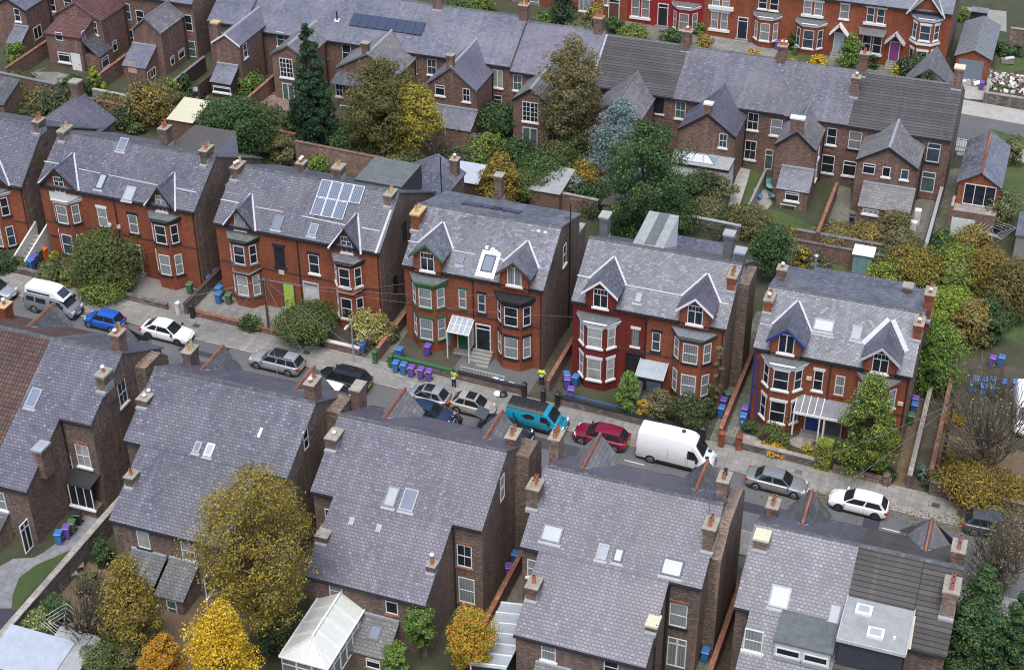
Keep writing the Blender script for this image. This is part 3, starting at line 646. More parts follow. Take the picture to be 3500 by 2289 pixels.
DOOR(h, 1205, 855, 1.1, 2.7, col='trim_dark', frame='white', gl='glass_dark'); DOOR(h, 960, 800, 1.1, 2.7, col='trim_dark', frame='white_dirty')  # first leaf is dark to paint the shade in the arched entrance's void
SK(h, 900, 185, .75, 1.5, gl='glass_roof'); SK(h, 1150, 290, .95, 1.35, gl='rooflight_bright', frame='lead'); SK(h, 1090, 1285, .85, 1.3, k='A', gl='rooflight', frame='lead')
lead_line(h, Z('E',700,70), Z('E',1400,215), .09); lead_line(h, Z('E',1560,240), Z('E',1740,278), .12); lead_line(h, Z('E',390,3), Z('E',530,25), .12)
CH(h, 550, 1250, k='A', d=1.6, ht=1.35, pots=2, pot='pot_buff', cap='flaunch', slab=True); CH(h, 1810, 1460, k='A', d=1.5, ht=1.7, pots=3, pot=['pot_buff','terracotta'])
CHat(h, onY(Z('A',1430,1110),107.3).x, 107.3, 12.0, 14.4, .9, 1.1, pots=2, pot='terracotta')
for x, s in ((-73.9,'white'),(-73.0,'white_dirty')):
    b = MB(); b.box(x-.16, x+.16, YF-.12, YF, 7.4, 7.75, s); b.build('alarm_box', h.root)
b = MB(); b.box(-80.4, -77.6, YF-.1, YF-.02, 5.3, 5.35, 'black'); b.build('cable', h.root)
# flat rear dormer, side windows, long rear wing
b = MB(); b.box(-71.6, -67.4, 107.6, 112.4, 9.8, 12.05, 'lead', 'felt_brown'); b.build('rear_dormer', h.root)
window(h.root, (h.x1, 106.3, 9.4), .75, 1.7, YU, 'sash', 'white_dirty', 'glass_dark')
# H2
h = semi('red brick pair with seven solar panels and a lime green front door', 'F', (80,540), (1540,825), 13.2, 112.5, 9.2, 'slate_purple')
H2 = h
for (A, L, R, w_, gl) in (((290,415),(175,565),(455,620),(330,545),'glass_blind'), ((1240,590),(1120,765),(1400,805),(1265,745),'glass_blue')):
    wall_gable(h, Z('F',*A), Z('F',*L), Z('F',*R), 'brick_red', 'slate_violet', win=Z('F',*w_), winm=gl, winh=1.5, wstyle='single' if gl == 'glass_blind' else 'case2top')
BAY(h, (190,618), (485,682), 'brick_red', 'trim_dark', 'felt', sill='grey_stone', gls=('glass_dark','glass_blind'), bandz=None)
BAY(h, (1125,818), (1420,877), 'brick_red', 'trim_dark', 'slate_weathered', sill='white_dirty', gls=('glass_dark','glass_dark'))
zt = onY(Z('F',370,990), YF-.95).z
for nm, (a, c), m in (('bay_hood', (240,520), 'grey_stone'), ('bay_hood', (1160,1440), 'coping_red')):
    p, q = onY(Z('F',a,940 if a<500 else 1160), YF), onY(Z('F',c,980 if a<500 else 1190), YF); zz = zt+(-.05 if a < 500 else .0); w = q.x-p.x
    b = MB(); b.slab([(p.x,YF,zz+.2),(p.x+w*.24,YF-1.15,zz-.06),(q.x-w*.24,YF-1.15,zz-.06),(q.x,YF,zz+.2)], .14, m, 'trim_dark'); b.build(nm, h.root)
W(h, 665, 850, .95, 1.95, lintel='black', sill='black', frame='trim_dark', gl='glass_dark'); W(h, 970, 915, .95, 1.85, lintel='black', sill='white', gl='glass_dark')
DOOR(h, 750, 1190, 1.0, 2.5, col='lime', frame='dark_grey', fan=False); DOOR(h, 950, 1195, 1.3, 2.7, col='white_dirty', frame='white_dirty', gl='glass_net')
SK(h, 650, 545, .85, 1.3, frame='lead_dark', gl='rooflight'); SK(h, 965, 612, .75, 1.1, frame='lead', gl='rooflight')
lead_line(h, Z('F',450,408), Z('F',690,450), .09); lead_line(h, Z('F',860,488), Z('F',1245,568), .11); lead_line(h, Z('F',1390,590), Z('F',1550,620), .11); lead_line(h, Z('F',140,340), Z('F',300,372), .12)
b = MB(); p = [hitF(h, Z('F',a,c), .02) for a, c in ((1640,430),(1505,815))]; b.slab([p[0], p[0]+Vector((.2,0,0)), p[1]+Vector((.2,0,0)), p[1]], .1, 'lead_white'); b.build('verge_coping', h.root)
A0 = hitF(h, Z('F',1040,160), .16); B0 = hitF(h, Z('F',1425,230), .16); C0 = hitF(h, Z('F',885,462), .16); pw = (B0.x-A0.x)/4; ph = (A0-C0).length/2*1.0
for i in range(7):
    col_, row = (i, 0) if i < 4 else (i-4, 1); sh = (C0.x-A0.x)/2
    c0 = Vector((A0.x+pw*(col_+.5), A0.y, A0.z)) - h.up*(ph*(row+.5)); n = XU.cross(h.up); b = MB()
    b.hexa([c0+XU*u+h.up*v+n*d for d in (-.03,.02) for u, v in ((-pw/2+.02,-ph/2+.02),(pw/2-.02,-ph/2+.02),(pw/2-.02,ph/2-.02),(-pw/2+.02,ph/2-.02))], 'plastic_white')
    o = b.build('solar_panel', h.root); b = MB()
    b.poly([c0+XU*u+h.up*v+n*.026 for u, v in ((-pw/2+.06,-ph/2+.06),(pw/2-.06,-ph/2+.06),(pw/2-.06,ph/2-.06),(-pw/2+.06,ph/2-.06))], 'solar'); b.build('cell_sheet', o, fixn=False)
CH(h, 268, 165, d=1.7, ht=1.5, pots=3, pot=['plastic_cap','plastic_cap','pot_buff']); CH(h, 1625, 400, d=1.5, ht=1.4, pots=2, pot='pot_buff')
CHat(h, -54.9, 107.2, 11.9, 13.5, .95, 1.1, pots=2, pot='pot_buff', slab=True); CHat(h, -58.6, 107.6, 11.6, 13.1, .8, .9, pots=2, pot='plastic_cap')
b = MB(); b.box(-53.6, -49.2, 107.9, 112.3, 9.6, 11.9, 'dark_grey', 'felt'); b.build('rear_dormer', h.root)
for y, z in ((105.6, 9.1), (103.2, 5.2)): window(h.root, (h.x1, y, z), .8, 1.6, YU, 'sash', 'trim_dark', 'glass_dark', sill=None)
b = MB(); b.box(h.x1-5.2, h.x1, 112.5, 119.5, gz(h.x1)-.6, 7.6, 'brick_sooty'); b.build('rear_wing', h.root)
b = MB(); zz = 9.1; b.prism([(h.x1-5.4, 112.3, 7.5),(h.x1+.15,112.3,7.5),(h.x1+.15,112.3,7.62),(h.x1-2.6,112.3,zz),(h.x1-5.4,112.3,7.62)], (0,7.4,0), 'slate_grey', 'brick_sooty'); b.build('rear_wing_roof', h.root)
CHat(h, h.x1-.5, 118.2, 7.4, 9.9, .8, .9, pots=1, pot='plastic_cap'); b = MB(); b.tube((-44.9-3, 113.5, 7), (-44.9-3, 113.5, 12.2), .06, .06, 'black', 6); b.build('flue', h.root)
b = MB(); b.box(-57.6,-57.1, YF-.12, YF, 5.9, 6.3, 'cream'); b.build('alarm_box', h.root)
# H3
h = semi('red brick pair with green painted sills and a glazed white porch', 'G', (70,660), (1305,890), 12.55, 110., 10.95, 'slate_grey')
H3 = h
dormer(h, Z('G',265,485), Z('G',290,635), 'brick_red', 'slate_grey', 'green_paint'); dormer(h, Z('G',1045,645), Z('G',1062,765), 'brick_red', 'slate_grey', 'wood_dark', style='case2', gl='glass_curtain')
BAY(h, (130,740), (475,792), 'brick_red', 'green_paint', 'felt', sill='green_paint', lint='green_paint', gls=('glass_net','glass_net')); BAY(h, (885,890), (1245,965), 'brick_red', 'trim_dark', 'black', sill='black', lint='black', gls=('glass_dark','glass_net'))
W(h, 600, 962, .66, 1.75, lintel='green_paint', sill='green_paint', gl='glass_curtain'); W(h, 770, 1003, .66, 1.75, lintel='black', sill='black', gl='glass_blue')
p = DOOR(h, 612, 1300, 1.0, 2.4, col='green_paint', frame='white', fan=False, st=3)
DOOR(h, 785, 1300, 1.15, 2.45, col='glass_dark', frame='white', st=5)
b = MB(); b.slab([(p.x-.95,YF-.03,p.z+3.1),(p.x+.95,YF-.03,p.z+3.1),(p.x+.95,YF-1.35,p.z+2.35),(p.x-.95,YF-1.35,p.z+2.35)], .04, 'glass_roof')
for i in range(5):
    x = p.x-.95+i*.475; b.tube((x,YF-.03,p.z+3.14), (x,YF-1.37,p.z+2.38), .045, .045, 'white', 4)
for z0, y_ in ((2.38,1.37),(3.14,.05),(2.76,.7)): b.tube((p.x-1.0,YF-y_,p.z+z0), (p.x+1.0,YF-y_,p.z+z0), .05, .05, 'white', 4)
for x in (p.x-.95, p.x+.95): b.tube((x,YF-1.35,p.z-.6), (x,YF-1.35,p.z+2.36), .06, .06, 'white', 4); b.poly([(x,YF-.03,p.z+.8),(x,YF-1.35,p.z+.8),(x,YF-1.35,p.z+2.3),(x,YF-.03,p.z+3.0)], 'glass_roof')
b.build('glazed_porch', h.root)
SK(h, 587, 615, .55, .85, frame='lead_dark'); q = hitF(h, Z('G',826,655), .04); b = MB(); b.slab([q+XU*x+h.up*y for x, y in ((-.8,-1.2),(.8,-1.2),(.8,1.15),(-.8,1.15))], .05, 'white'); b.build('white_surround', h.root); SK(h, 830, 652, 1.0, 1.5, frame='dark_grey', gl='rooflight')
p = hitF(h, Z('G',835,570)); b = MB()
for i in range(8): a_ = p+Vector((RND.uniform(-.6,.6),0,0))+h.up*RND.uniform(-.25,.7); b.slab([a_, a_+XU*.24, a_+XU*.24+h.up*.3, a_+h.up*.3], -.035, 'white')
b.build('mortar_patch', h.root)
lead_line(h, Z('G',430,518), Z('G',715,568), .1); lead_line(h, Z('G',760,575), Z('G',975,618), .12); lead_line(h, Z('G',115,450), Z('G',220,465), .1); lead_line(h, Z('G',1210,662), Z('G',1240,668), .25)
b = MB()
for (a, c_) in ((1255,370),(1315,382)): p = hitF(h, Z('G',a,c_)); b.slab([p, p+XU*.3, p+XU*.3+h.up*.22, p+h.up*.22], -.03, 'lead_white')
b.build('roof_vent', h.root)
CH(h, 180, 350, d=1.7, ht=1.9, pots=2, pot='pot_buff', brick='brick_red', cap='pot_buff', slab=True, w=.85)
b = MB(); u = h.upb; p = Vector((-43.3,107.6,h.zr-h.kb*2.7+.08))
for i in range(3): q = p+XU*(1.75*i); b.slab([q, q+XU*1.65, q+XU*1.65+u*1.0, q+u*1.0], .05, 'solar_dark', 'black')
b.build('solar_panel', h.root)
gutter_pipe(h.root, h.x1-.1, YF, 1, 9.0, 'wood_dark')
b = MB(); b.tube((h.x1+.08,107.2,gz(h.x1)), (h.x1+.08,107.2,13.4), .06, .06, 'black', 6); b.tube((h.x1-.4,107.2,12.1), (h.x1+2.2,107.2,12.0), .03, .03, 'black', 5); b.build('soil_pipe', h.root)
window(h.root, (h.x1, 106.0, 9.3), .8, 1.9, YU, 'sash', 'white', 'glass_dark')
aerial(h.root, (h.x1-.6, 110, 11.2), 1.2); CHat(h, -41.7, 111.2, 10, 13.0, .8, .9, pots=0, brick='brick_brown', cap='flaunch')
b = MB(); b.box(-42.8, h.x1-.05, 110., 112, gz(h.x1)-.5, 9.0, 'brick_sooty', 'felt_pale'); b.build('rear_wing', h.root)
# H4
xm = onY(Z('H',808,1000), YF).x
h = semi('brick pair with its left half painted dark red and its right half bare', 'H', (145,718), (1500,975), 12.1, 110., 9.35, 'slate_mossy', split=[(None, xm, 'brick_painted'), (xm, None, 'brick_red')])
H4 = h
dormer(h, Z('H',390,550), Z('H',400,700), 'brick_painted', 'slate_mossy', 'white'); dormer(h, Z('H',1240,705), Z('H',1235,848), 'brick_red', 'slate_violet', 'white')
BAY(h, (190,818), (575,890), 'brick_painted', 'white', 'felt', sill='white', lint='white', gls=('glass_blind','glass_blind')); BAY(h, (1030,952), (1430,1030), 'brick_red', 'dark_grey', 'lead_dark', sill='black', gls=('glass_curtain','glass_net'))
W(h, 706, 1048, .62, 1.6, lintel='white', sill='white', frame='grey_stone', gl='glass_curtain'); W(h, 890, 1082, .68, 1.75, lintel='black', sill='black', gl='glass_blue')
DOOR(h, 690, 1300, 1.25, 2.5, col='black', frame='trim_dark', fan=True); p = DOOR(h, 868, 1425, 1.05, 2.3, col='pale_blue', frame='lead', fan=False)  # black leaf paints the dark inside of the left, open doorway
b = MB(); b.slab([(p.x-1.15,YF-.03,p.z+3.05),(p.x+1.15,YF-.03,p.z+3.05),(p.x+1.15,YF-1.6,p.z+2.4),(p.x-1.15,YF-1.6,p.z+2.4)], .04, 'glass_roof')
for i in range(4): x = p.x-1.15+i*.766; b.tube((x,YF-.03,p.z+3.08), (x,YF-1.62,p.z+2.42), .035, .035, 'lead_white', 4)
b.box(p.x-1.15, p.x+1.15, YF-1.68, YF-1.6, p.z+2.2, p.z+2.4, 'trim_dark')
for x in (-1.1, 1.1): b.box(p.x+x-.05, p.x+x+.05, YF-1.66, YF-1.58, p.z-.7, p.z+2.2, 'trim_dark')
b.build('door_canopy', h.root)
SK(h, 735, 690, .62, .95, frame='lead_dark', gl='rooflight')
lead_line(h, Z('H',555,568), Z('H',1130,675), .12); lead_line(h, Z('H',190,492), Z('H',335,522), .12); lead_line(h, Z('H',1390,722), Z('H',1535,752), .12)
CH(h, 1548, 632, d=1.5, ht=1.6, pots=2, pot='terracotta', brick='brick_red'); CHat(h, -20.6, 106.5, 10.7, 13.9, .9, .9, pots=0, brick='grey_stone', cap='lead', slab=True); CHat(h, -19.4, 105.3, 10.7, 13.2, .9, 1.0, pots=0, brick='grey_stone', cap='lead', slab=True)
CHat(h, -31.0, 107.0, 10.5, 13.3, .8, 1.1, pots=0, brick='grey_stone', cap='concrete_pale', slab=True)
p0 = onY(Z('H',690,205), 106.2); b = MB(); x0, x1 = p0.x, onY(Z('H',960,240), 106.2).x
b.hexa([(x0,106,10.6),(x1,106,10.6),(x1,110.6,9.0),(x0,110.6,9.0),(x0,106,11.55),(x1,106,11.55),(x1,110.8,11.95),(x0,110.8,11.95)], 'white', 'felt_pale'); o = b.build('rear_dormer', h.root)
b = MB(); b.box(x0+(x1-x0)*.38, x0+(x1-x0)*.7, 106.4, 110.5, 11.55, 11.98, 'felt'); 
b = MB(); b.slab([(x0+(x1-x0)*.36,106.1,11.6),(x0+(x1-x0)*.7,106.1,11.6),(x0+(x1-x0)*.7,110.7,11.985),(x0+(x1-x0)*.36,110.7,11.985)], .03, 'felt'); b.build('felt_strip', o)
window(h.root, (h.x1, 104.6, 8.6), .75, 2.2, YU, 'sash', 'white', 'glass_net', sill=None); aerial(h.root, (-20.2, 107.4, 12.9), 1.0)
b = MB(); b.box(-30, -20.5, 110., 115, gz(h.x1)-.5, 7.6, 'brick_sooty', 'slate_purple'); b.build('rear_wing', h.root)
b = MB(); b.box(h.x1, h.x1+.85, 104.2, 107.2, gz(h.x1)-.5, 10.6, 'brick_sooty'); b.build('chimney_breast', h.root)
# H5
h = semi('red brick pair with a blue bargeboard on one dormer and a long porch roof', 'I', (205,862), (1592,1150), 10.55, 111., 8.8, 'slate_grey', fm='brick_red')
H5 = h
dormer(h, Z('I',495,715), Z('I',490,845), 'brick_red', 'slate_purple', 'blue_paint', style='case2'); dormer(h, Z('I',1340,885), Z('I',1325,1015), 'brick_red', 'slate_purple', 'lead_white', wide_flash=.3, style='case2top')
BAY(h, (270,922), (685,1003), 'brick_red', 'white', 'felt', sill='white', lint='white', gls=('glass_dark','glass_dark')); BAY(h, (1105,1092), (1520,1172), 'brick_red', 'brick_red', 'felt', sill='white', gls=('glass_net','glass_net'))
W(h, 770, 1168, .72, 1.85, lintel='white', sill='white', gl='glass_dark'); W(h, 960, 1212, .72, 1.8, sill='brick_red', gl='glass_curtain')
p = DOOR(h, 722, 1500, 1.05, 2.3, col='blue_paint', frame='white', fan=False); q = DOOR(h, 905, 1550, 1.2, 2.3, col='grey_stone', frame='white', fan=False)
cx = (p.x+q.x)/2; b = MB(); zz = p.z+2.45
b.slab([(cx-2.15,YF-.03,zz+.75),(cx+2.15,YF-.03,zz+.75),(cx+2.15,YF-1.5,zz+.1),(cx-2.15,YF-1.5,zz+.1)], .05, 'lead_dark')
for i in range(5): x = cx-2.15+i*.52; b.tube((x,YF-.03,zz+.78), (x,YF-1.52,zz+.13), .04, .04, 'white', 4)
b.box(cx-2.15, cx+2.15, YF-1.58, YF-1.5, zz-.1, zz+.1, 'white')
for x, m in ((-2.1,'white'),(-.1,'white'),(.25,'white'),(2.1,'wood_dark')): b.box(cx+x-.06, cx+x+.06, YF-1.56, YF-1.46, zz-3., zz-.1, m)
b.build('porch_roof', h.root)
SK(h, 820, 680, 1.5, 1.0, frame='lead', gl='rooflight_bright'); SK(h, 1110, 745, .72, 1.15, frame='lead', gl='rooflight')
lead_line(h, Z('I',640,735), Z('I',910,790), .1); lead_line(h, Z('I',255,662), Z('I',390,690), .1); lead_line(h, Z('I',1120,830), Z('I',1235,852), .1)
CH(h, 318, 560, d=1.4, ht=1.5, pots=2, pot=['plastic_cap','terracotta'], brick='brick_red', slab=True); CH(h, 1640, 805, d=1.5, ht=1.7, pots=2, pot=['plastic_cap','terracotta_pink'], brick='brick_red')
CHat(h, h.x1+.1, 106.0, 9.3, 11.9, .8, 1.5, pots=2, pot=['plastic_cap','terracotta_pink'], brick='brick_red'); CHat(h, -16.2, 106.6, 9.7, 11.5, .8, .9, pots=1, pot=['plastic_cap']); CHat(h, -6.6, 109.3, 8.9, 10.3, .8, .8, pots=0, slab=True)
aerial(h.root, (-15.6, 107.2, 10.6), 2.2)
b = MB(); b.tube((-14.2,111,8.5), (-14.2,111,10.2), .12, .12, 'steel', 8); b.lathe((-14.2,111,10.2), [(.2,0),(.22,.1),(.1,.2)], 'steel', 8); b.build('flue', h.root)
b = MB(); b.box(-14.4, -6.2, 111., 113.2, gz(h.x1)-.5, 7.9, 'brick_sooty', 'slate_violet'); b.build('rear_wing', h.root)
b = MB(); b.tube((h.x0+.1,YF-.08,gz(h.x0)-.5), (h.x0+.1,YF-.08,7.4), .07, .07, 'blue_paint', 6); b.tube((h.x0+.75,YF-.5,gz(h.x0)-.5), (h.x0+.35,YF-.08,6.6), .06, .06, 'blue_paint', 6); b.build('drainpipe', h.root)
for a, c_ in ((690,1145),(1500,1370)):
    q = onY(Z('I',a,c_), YF); b = MB(); b.box(q.x-.2, q.x+.2, YF-.12, YF, q.z-.15, q.z+.15, 'cream'); b.build('alarm_box', h.root)
# ------------------------------------------------------------------ the near row, seen from behind: long slate roofs running down over rear wings
def rear_house(label, x0, x1, zr, wx0, wx1, roofs, wroof, fm='brick_brown', gab=(), yw=67.1):
    h = body('semi_detached_house', label, x0, x1, 72.2, zr-.58*5., 77., zr, 81.8, zr-.55*5., fm, 'brick_sooty', roofs, group='semi-detached pairs of the near row', ridge='slate_dark', bm='brick_red')
    r = h.root; ze = zr-.58*(77-yw); zg = h.zg
    if wx0 is not None:
        b = MB(); zw = ze+.58*.2-.14; zt = zr-.58*4.8-.14
        b.poly([(wx0,yw+.2,zg),(wx1,yw+.2,zg),(wx1,yw+.2,zw),(wx0,yw+.2,zw)], fm)
        for x in (wx0, wx1): b.poly([(x,yw+.2,zg),(x,yw+.2,zw),(x,72.2,zt),(x,72.2,zg)], fm)
        b.build('rear_wing', r)
        for (a, c, m) in (wroof if isinstance(wroof, list) else [(wx0-.1, wx1+.1, wroof)]):
            b = MB(); y1 = 71.985; b.prism([(a,y,z) for y, z in ((yw,ze),(y1,zr-.58*(77-y1)),(y1,zr-.58*(77-y1)-.12),(yw,ze-.12))], (c-a,0,0), [m,'black','black','black'], 'lead_dark'); b.build('rear_wing_roof', r)
        b = MB(); b.box(wx0-.1, wx1+.1, yw-.11, yw-.005, ze-.17, ze-.06, 'black'); b.build('gutter', r)
        h.wy, h.wx0, h.wx1, h.wz = yw+.2, wx0, wx1, ze
        gutter_pipe(r, wx1+.12, 72.2, zg+.3, h.ze-.1)
    for q0, tile, big in gab:           # street gables: their ridges run towards the street, away from the camera
        A = onY(q0, 82.3); ax, za = A.x, A.z; y0 = h.yr+(h.zr-za)/h.kb; hw, rise = (1.45, 1.75) if not big else (1.9, 2.5); ze_ = za-rise; yv = h.yr+(h.zr-ze_)/h.kb
        for s in (-1, 1):
            b = MB(); b.slab([(ax,y0,za),(ax,82.4,za),(ax+s*hw,82.4,ze_),(ax+s*hw,yv,ze_)], .1, tile, 'black'); o = b.build('gable_roof', r)
            b = MB(); p0, p1 = Vector((ax,y0-.05,za+.04)), Vector((ax+s*hw,yv,ze_+.04)); d = (p1-p0).normalized(); p1 = p0+d*.95; q = Vector((0,-.13,.05))
            b.slab([p0, p0+q, p1+q, p1], .02, 'lead_white'); b.build('valley_flashing', o, r)
        b = MB(); b.poly([(ax-hw+.2,82.2,ze_-1.5),(ax+hw-.2,82.2,ze_-1.5),(ax+hw-.2,82.2,ze_-.1),(ax,82.2,za-.15),(ax-hw+.2,82.2,ze_-.1)], 'brick_red'); b.build('gable', r)
        b = MB(); b.prism([(ax+dx,y0-.1,za+dz) for dx, dz in ((-.14,-.1),(-.06,.09),(.06,.09),(.14,-.1))], (0,82.42-y0+.1,0), 'ridge_red'); b.build('gable_ridge', r)
    return h
def CHf(h, x, y, ht, **kw):
    ht -= .25    # chimney on the street slope
    z = h.zr-h.kb*(y-h.yr); return chimney(h.root, (x, y, z), kw.pop('w', .8), kw.pop('d', 1.1), ht, flash=False, **kw)
def CHb(h, q, ht, w=.8, d=1.2, **kw): return chimney(h.root, hitF(h, q), w, d, ht, **kw)
def WY(h, q, w, hh, y, **kw): return window(h.root, onY(q, y), w, hh, **kw)
def WX(h, q, w, hh, x, t=YU, **kw): return window(h.root, onX(q, x), w, hh, t, **kw)
def SKb(h, q, w, hh, **kw): return skylight(h.root, hitF(h, q), h.up, XU, w, hh, **kw)
def leanto(root, qs, yw, k, roofm, wallm, zg, flash='lead', name='lean_to', xs=None, depth=None):
    """mono-pitch lean-to against the wall y=yw: TL, TR, BL, BR of its roof"""
    a, c = onY(qs[0], yw-.02), onY(qs[1], yw-.02); zt = (a.z+c.z)/2; p, q = onS(qs[2], yw, zt, k), onS(qs[3], yw, zt, k)
    yo = (p.y+q.y)/2; xl, xr = (a.x+p.x)/2, (c.x+q.x)/2; zo = zt-k*(yw-yo)
    b = MB(); e = .12; b.poly([(xl+e,yo+e,zg),(xr-e,yo+e,zg),(xr-e,yo+e,zo-.05),(xl+e,yo+e,zo-.05)], wallm)
    for x in (xl+e, xr-e): b.poly([(x,yo+e,zg),(x,yo+e,zo-.05),(x,yw,zt-.12),(x,yw,zg)], wallm)
    o = b.build(name, root)
    b = MB(); b.slab([(xl,yo,zo),(xr,yo,zo),(xr,yw-.01,zt),(xl,yw-.01,zt)], .09, roofm, 'dark_grey'); b.build('lean_to_roof', o)
    b = MB(); b.box(xl, xr, yw-.16, yw-.012, zt-.04, zt+.16, flash); b.build('flashing', o)
    return xl, xr, yo+e, zo, o
TOMT = M
# B1 ---- far left of the near row, brown-red tiles on its left half
x1 = -57.5; zr = 13.02; xb = onS(Z('M',445,290), 77, zr, .58).x
h = rear_house('near house at the left edge, half brown red tile and half grey slate', -72.5, x1, zr, -69.3, -60.0, [(-72.5, xb, 'tile_red'), (xb, x1, 'slate_purple')], [(-69.4, xb, 'tile_red'), (xb, -59.9, 'slate_purple')], gab=((Z('E',475,1262),'slate_dark',0),(Z('M',1108,172),'slate_dark',0)))
B1 = h; r = h.root
WY(h, Z('M',740,1315), 1.1, 2.0, 72.2, style='sash4', gl='glass_blind', lintel='coping_red'); WY(h, Z('M',612,1385), .6, 1.6, 72.2, style='sash4', gl='glass_dark', lintel='coping_red')
WX(h, Z('M',1085,755), 1.0, 2.0, x1, style='sash4', gl='glass_blue', lintel='coping_red')
SKb(h, Z('M',300,805), .85, 1.5, frame='lead', gl='rooflight'); CHb(h, Z('M',905,740), 1.7, pots=1, pot=['plastic_cap'], slab=True); CHb(h, Z('M',350,1395), 1.7, pots=0, brick='brick_rear', cap='lead', slab=True, w=.8, flash=False)
CHf(h, x1-.55, 77.2, 2.0, pots=3, pot=['plastic_cap','terracotta','pot_buff'], brick='brick_rear'); CHf(h, onY(Z('M',40,60), 80.5).x, 80.2, 1.6, pots=1, pot='plastic_cap', brick='brick_red', cap='pot_buff')
b = MB(); b.prism([(x1,78.2,h.zg),(x1,81.2,h.zg),(x1,81.2,10.2),(x1,80.4,11.0),(x1,78.2,11.0)], (.9,0,0), 'brick_sooty'); b.build('chimney_breast', r)
xl = onY(Z('M',660,1500), 72.2).x; xr = onY(Z('M',885,1500), 72.2).x; q = onY(Z('M',770,1460), 72.2)     # bay with a small dark hipped roof
b = MB(); b.slab([(xl-.1,72.18,q.z+.1),(xr+.1,72.18,q.z+.1),(xr-.1,71.0,q.z-.35),(xl+.1,71.0,q.z-.35)], .12, 'black'); b.build('bay_roof', r)
b = MB(); b.box(xl+.1, xr-.1, 71.15, 72.19, h.zg, q.z-2.5, 'brick_sooty'); b.build('bay', r)
window(r, ((xl+xr)/2, 71.15, q.z-1.45), xr-xl-.25, 1.95, style='case3', gl='glass_dark'); window(r, (xl+.1, 71.65, q.z-1.45), .75, 1.95, -YU, 'single', gl='glass_curtain')
p = onX(Z('N',235,370), -59.99); window(r, (-60.0, p.y, p.z), .95, 2.5, YU, 'french', gl='glass_dark', sill=None, name='french_door')
p = onY(Z('N',25,60), 67.3); window(r, (p.x-.3, 67.3, p.z), 1.1, 1.6, gl='glass_net')
leanto(r, (Z('N',-300,60), Z('N',90,190), Z('N',-430,300), Z('N',-60,430)), 67.3, .5, 'slate_dark', 'brick_buff', h.zg)
# B2
h = rear_house('near house behind the tall autumn tree, with one small open rooflight on grey slates', -54.8, -42.4, 12.4, -53.4, -44.6, [(-54.8, -42.4, 'slate_purple')], 'slate_purple', gab=((Z('M',1975,345),'slate_dark',0),((1072,1252),'slate_dark',0)))
B2 = h; r = h.root
SKb(h, Z('M',1860,1265), .6, .95, frame='white', gl='rooflight_bright'); SKb(h, Z('M',1755,1240), .5, .8, frame='lead', gl='rooflight')
p = hitF(h, Z('M',2280,1150)); b = MB(); b.slab([p, p+XU*.2, p+XU*.2+h.up*.7, p+h.up*.7], -.05, 'plastic_white'); b.build('roof_patch', r)
WY(h, Z('N',1275,400), .95, 1.5, 67.3, style='single', gl='glass_blind', sill='black'); WY(h, Z('N',1670,500), 1.0, 1.7, 67.3, gl='glass_net'); 
CHb(h, Z('M',1265,880), 1.0, d=1.6, w=.9, pots=2, pot='plastic_cap', brick='brick_brown', pot_h=.2); CHf(h, -54.2, 80.0, 1.7, d=1.3, pots=2, pot='pot_buff'); CHf(h, -42.9, 77.2, 1.9, d=1.4, pots=2, pot=['plastic_cap','terracotta_pink'], brick='brick_rear', cap='flaunch'); CHf(h, onY((1222,1370), 80.6).x, 80.2, 1.5, d=1.4, pots=0, brick='brick_rear')
chimney(r, hitF(h, Z('M',1150,1590)), .7, .9, 1.2, pots=1, pot=['terracotta'])
b = MB(); b.prism([(-42.4,78.4,h.zg),(-42.4,81.3,h.zg),(-42.4,81.3,9.8),(-42.4,80.6,10.6),(-42.4,78.4,10.6)], (1.0,0,0), 'brick_sooty'); b.build('chimney_breast', r)
xl, xr, yo, zo, o = leanto(r, (Z('N',1500,545), Z('N',1795,640), Z('N',1360,905), Z('N',1600,945)), 67.3, .5, 'slate_dark', 'brick_sooty', h.zg)
c = onY(Z('N',1530,1010), yo); window(r, (c.x, yo, c.z), .75, 1.5, gl='glass_green', sill='black')
leanto(r, (Z('N',1190,490), Z('N',1500,545), Z('N',1010,800), Z('N',1340,830)), 67.3, .5, 'slate_dark', 'wood_dark', h.zg, name='lean_to')
WX(h, Z('N',1860,780), 1.2, 1.7, -44.6, gl='glass_curtain', style='case2'); WX(h, (1045,1500), .7, 1.6, -42.4, gl='glass_dark', style='sash', sill=None)
# B3
h = rear_house('near house with a white conservatory and two rooflights side by side', -40.55, -28.5, 11.77, -38.85, -30.55, [(-40.55, -28.5, 'slate_violet')], 'slate_violet', fm='brick_brown', gab=((Z('K',345,462),'slate_weathered',0),(Z('K',1207,660),'slate_weathered',0)))
B3 = h; r = h.root
SKb(h, Z('K',230,1420), .85, 1.45, frame='lead_dark', gl='rooflight_bright'); SKb(h, Z('K',385,1450), 1.0, 1.55, frame='lead', gl='rooflight')
WY(h, Z('O',905,855), .95, 1.75, 67.3, gl='glass_curtain'); WY(h, Z('O',1400,985), .85, 1.4, 67.3, style='top', gl='glass_dark', sill='coping_red'); WY(h, Z('O',2045,545), 1.05, 1.9, 72.2, style='sash4', gl='glass_dark', sill='coping_red', lintel='coping_red'); WY(h, Z('O',2065,850), 1.15, 2.2, 72.2, gl='glass_net', sill='coping_red'); WY(h, Z('O',840,200), .5, 1.4, 72.2, gl='glass_dark')
CHb(h, Z('O',775,425), .9, d=1.4, w=.9, pots=0, brick='brick_brown'); CHb(h, Z('O',1745,690), .75, d=.7, w=.6, pots=1, pot=['plastic_cap'], pot_h=1.1); CHb(h, (1132,1535), 1.3, d=1.4, w=.9, pots=1, pot=['plastic_cap'], pot_h=.2)
